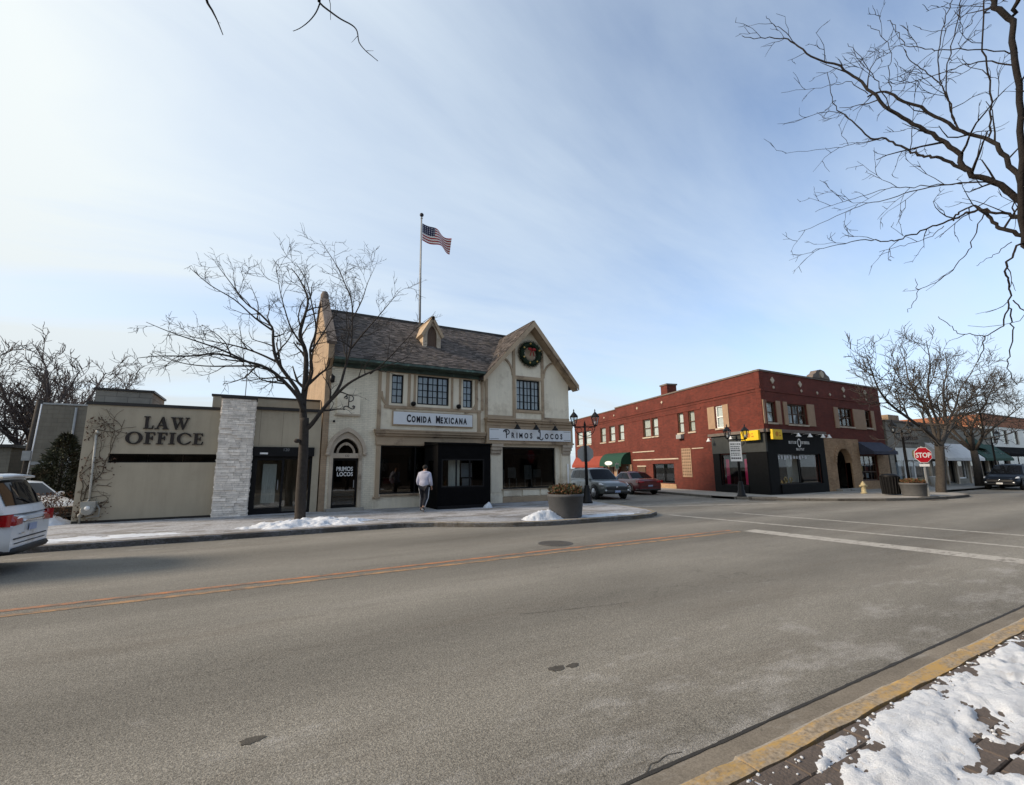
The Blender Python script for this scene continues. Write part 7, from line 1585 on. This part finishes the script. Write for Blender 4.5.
# ------------------------------------------------------------------ the walker
def skin_mesh(name, joints, edges, root, m, parent, sub=2, loc=Vector((0, 0, 0))):
    bm = bmesh.new(); lay = bm.verts.layers.skin.verify(); V = {}
    for k, (p, r) in joints.items():
        v = bm.verts.new(Vector(p)); s_ = v[lay]; s_.radius = (r if hasattr(r, '__len__') else (r, r)); s_.use_root = (k == root); V[k] = v
    for a, b in edges: bm.edges.new((V[a], V[b]))
    me = bpy.data.meshes.new(name); bm.to_mesh(me); bm.free(); me.materials.append(MATS[m]); o = bpy.data.objects.new(name, me); COL.objects.link(o); o.parent = parent
    sk = o.modifiers.new('skin', 'SKIN'); sk.use_smooth_shade = True; sb = o.modifiers.new('subdivision', 'SUBSURF'); sb.levels = sub; sb.render_levels = sub
    return o
def person():
    c = at_z(423.5, 511.3, KB); t = thing('person', 'person in a pale lavender jacket and dark striped trousers walking on the far pavement', 'person', (c.x, c.y, KB)); OFF[t.name] = Vector((0, 0, 0))
    # local: +y is the walking direction, x to the right; rotated afterwards
    J = dict(pelvis=((0, 0, .95), (.15, .11)), waist=((0, .0, 1.10), (.135, .10)), chest=((0, .03, 1.30), (.165, .115)), uchest=((0, .04, 1.42), (.14, .10)), neck=((0, .055, 1.52), .055), jaw=((0, .09, 1.585), (.062, .075)), head=((0, .085, 1.66), (.078, .095)), crown=((0, .075, 1.73), (.055, .07)),
             hipL=((-.09, 0, .90), .095), kneeL=((-.10, .16, .50), .062), calfL=((-.10, .10, .34), .055), ankL=((-.10, .05, .09), .040), heelL=((-.10, .02, .045), .040), toeL=((-.11, .20, .035), .035),
             hipR=((.09, 0, .90), .095), kneeR=((.09, -.02, .49), .062), calfR=((.09, -.16, .36), .055), ankR=((.09, -.30, .17), .040), heelR=((.09, -.34, .15), .038), toeR=((.09, -.22, .035), .034),
             shL=((-.185, .03, 1.40), .068), elL=((-.25, -.04, 1.12), .048), wrL=((-.22, .12, .93), .032), palmL=((-.21, .16, .87), (.036, .022)),
             shR=((.185, .03, 1.40), .068), elR=((.26, -.02, 1.13), .048), wrR=((.25, .12, .95), .032), palmR=((.245, .16, .89), (.036, .022)))
    E = [('pelvis', 'waist'), ('waist', 'chest'), ('chest', 'uchest'), ('uchest', 'neck'), ('neck', 'jaw'), ('jaw', 'head'), ('head', 'crown')]
    for s_ in 'LR':
        E += [('pelvis', 'hip'+s_), ('hip'+s_, 'knee'+s_), ('knee'+s_, 'calf'+s_), ('calf'+s_, 'ank'+s_), ('ank'+s_, 'heel'+s_), ('heel'+s_, 'toe'+s_), ('uchest', 'sh'+s_), ('sh'+s_, 'el'+s_), ('el'+s_, 'wr'+s_), ('wr'+s_, 'palm'+s_)]
        sg = -1 if s_ == 'L' else 1; px_, py_, pz_ = J['palm'+s_][0]
        for i, (dx, l_) in enumerate(((-.027, .058), (-.009, .070), (.009, .066), (.026, .052))):
            a, b, d = 'f%d%sa' % (i, s_), 'f%d%sb' % (i, s_), 'f%d%sc' % (i, s_); J[a] = ((px_+dx, py_+.012, pz_-.035), .0095); J[b] = ((px_+dx*1.05, py_+.018, pz_-.035-l_*.5), .0085); J[d] = ((px_+dx, py_+.004, pz_-.035-l_), .0075); E += [('palm'+s_, a), (a, b), (b, d)]
        J['t0'+s_] = ((px_-sg*.036, py_+.02, pz_-.005), .010); J['t1'+s_] = ((px_-sg*.046, py_+.035, pz_-.035), .009); E += [('palm'+s_, 't0'+s_), ('t0'+s_, 't1'+s_)]
    body = skin_mesh('body', J, E, 'pelvis', 'skin', t)
    # face: nose, ears, eyes
    m = MB(); m.ball((0, .178, 1.645), .016, 8, 6, (.8, 1.2, 1.3))
    for sg in (-1, 1): m.ball((sg*.083, .075, 1.645), .024, 8, 6, (.4, .8, 1.2))
    m.build('nose_and_ears', 'skin', t); m = MB()
    for sg in (-1, 1): m.ball((sg*.03, .168, 1.668), .010, 8, 6)
    m.ball((0, .168, 1.605), .018, 8, 5, (1.2, .4, .3)); tag(m.build('eyes_and_mouth', 'hair_dark', t), kind='stuff')
    # hair as a cap over skull and nape
    P = []; n, k = 16, 8
    for j in range(k):
        for i in range(n): a = 2*pi*i/n; e = radians(90-108*j/(k-1)) ; back = .5-.5*sin(a); e = radians(90-(75+55*back)*j/(k-1)); P.append(Vector((.098*cos(e)*cos(a), .070+.116*cos(e)*sin(a), 1.662+.098*sin(e))))
    m = MB(); m.add(P, [((j+1)*n+i, (j+1)*n+(i+1) % n, j*n+(i+1) % n, j*n+i) for j in range(k-1) for i in range(n)], True); m.build('hair', 'hair_dark', t)
    JJ = {a: J[a] for a in ('waist', 'chest', 'uchest', 'shL', 'elL', 'wrL', 'shR', 'elR', 'wrR')}; JJ = {a: (p, tuple(x+.045 for x in r) if hasattr(r, '__len__') else r+.032) for a, (p, r) in JJ.items()}
    JJ['hem'] = ((0, -.01, .84), (.215, .17)); JJ['collar'] = ((0, .04, 1.52), (.10, .09)); JJ['waist'] = ((0, 0, 1.08), (.225, .175)); JJ['hood'] = ((0, -.07, 1.50), (.125, .085))
    skin_mesh('jacket', JJ, [('hem', 'waist'), ('waist', 'chest'), ('chest', 'uchest'), ('uchest', 'collar'), ('uchest', 'hood'), ('uchest', 'shL'), ('shL', 'elL'), ('elL', 'wrL'), ('uchest', 'shR'), ('shR', 'elR'), ('elR', 'wrR')], 'chest', 'jacket', t)
    K = {a: J[a] for a in ('pelvis', 'hipL', 'kneeL', 'calfL', 'hipR', 'kneeR', 'calfR')}; K = {a: (p, tuple(x+.03 for x in r) if hasattr(r, '__len__') else r+.026) for a, (p, r) in K.items()}; K['cuffL'] = ((-.10, .06, .12), .068); K['cuffR'] = ((.09, -.28, .20), .066)
    skin_mesh('trousers', K, [('pelvis', 'hipL'), ('hipL', 'kneeL'), ('kneeL', 'calfL'), ('calfL', 'cuffL'), ('pelvis', 'hipR'), ('hipR', 'kneeR'), ('kneeR', 'calfR'), ('calfR', 'cuffR')], 'pelvis', 'trousers', t)
    for sg, s_ in ((-1, 'L'), (1, 'R')):
        pts = [Vector(J[a+s_][0])+Vector((sg*q, 0, 0)) for a, q in (('hip', .118), ('knee', .088), ('calf', .080), ('ank', .062))]; MB().tube(pts, .022, 5).build('trouser_stripe', 'trouser_stripe', t)
        h, to = Vector(J['heel'+s_][0]), Vector(J['toe'+s_][0]); skin_mesh('shoe', dict(a=(h+Vector((0, -.02, .02)), .055), b=(h.lerp(to, .5)+Vector((0, 0, .015)), .052), c=(to+Vector((0, .03, .005)), .042)), [('a', 'b'), ('b', 'c')], 'b', 'shoe', t)
        MB().bar(h+Vector((0, -.06, -.032)), to+Vector((0, .06, -.028)), .085, .02).build('shoe_sole', 'shoe_sole', t)
    t.rotation_euler = (0, 0, radians(-38)); t.scale = (.99, .99, .99)
person()
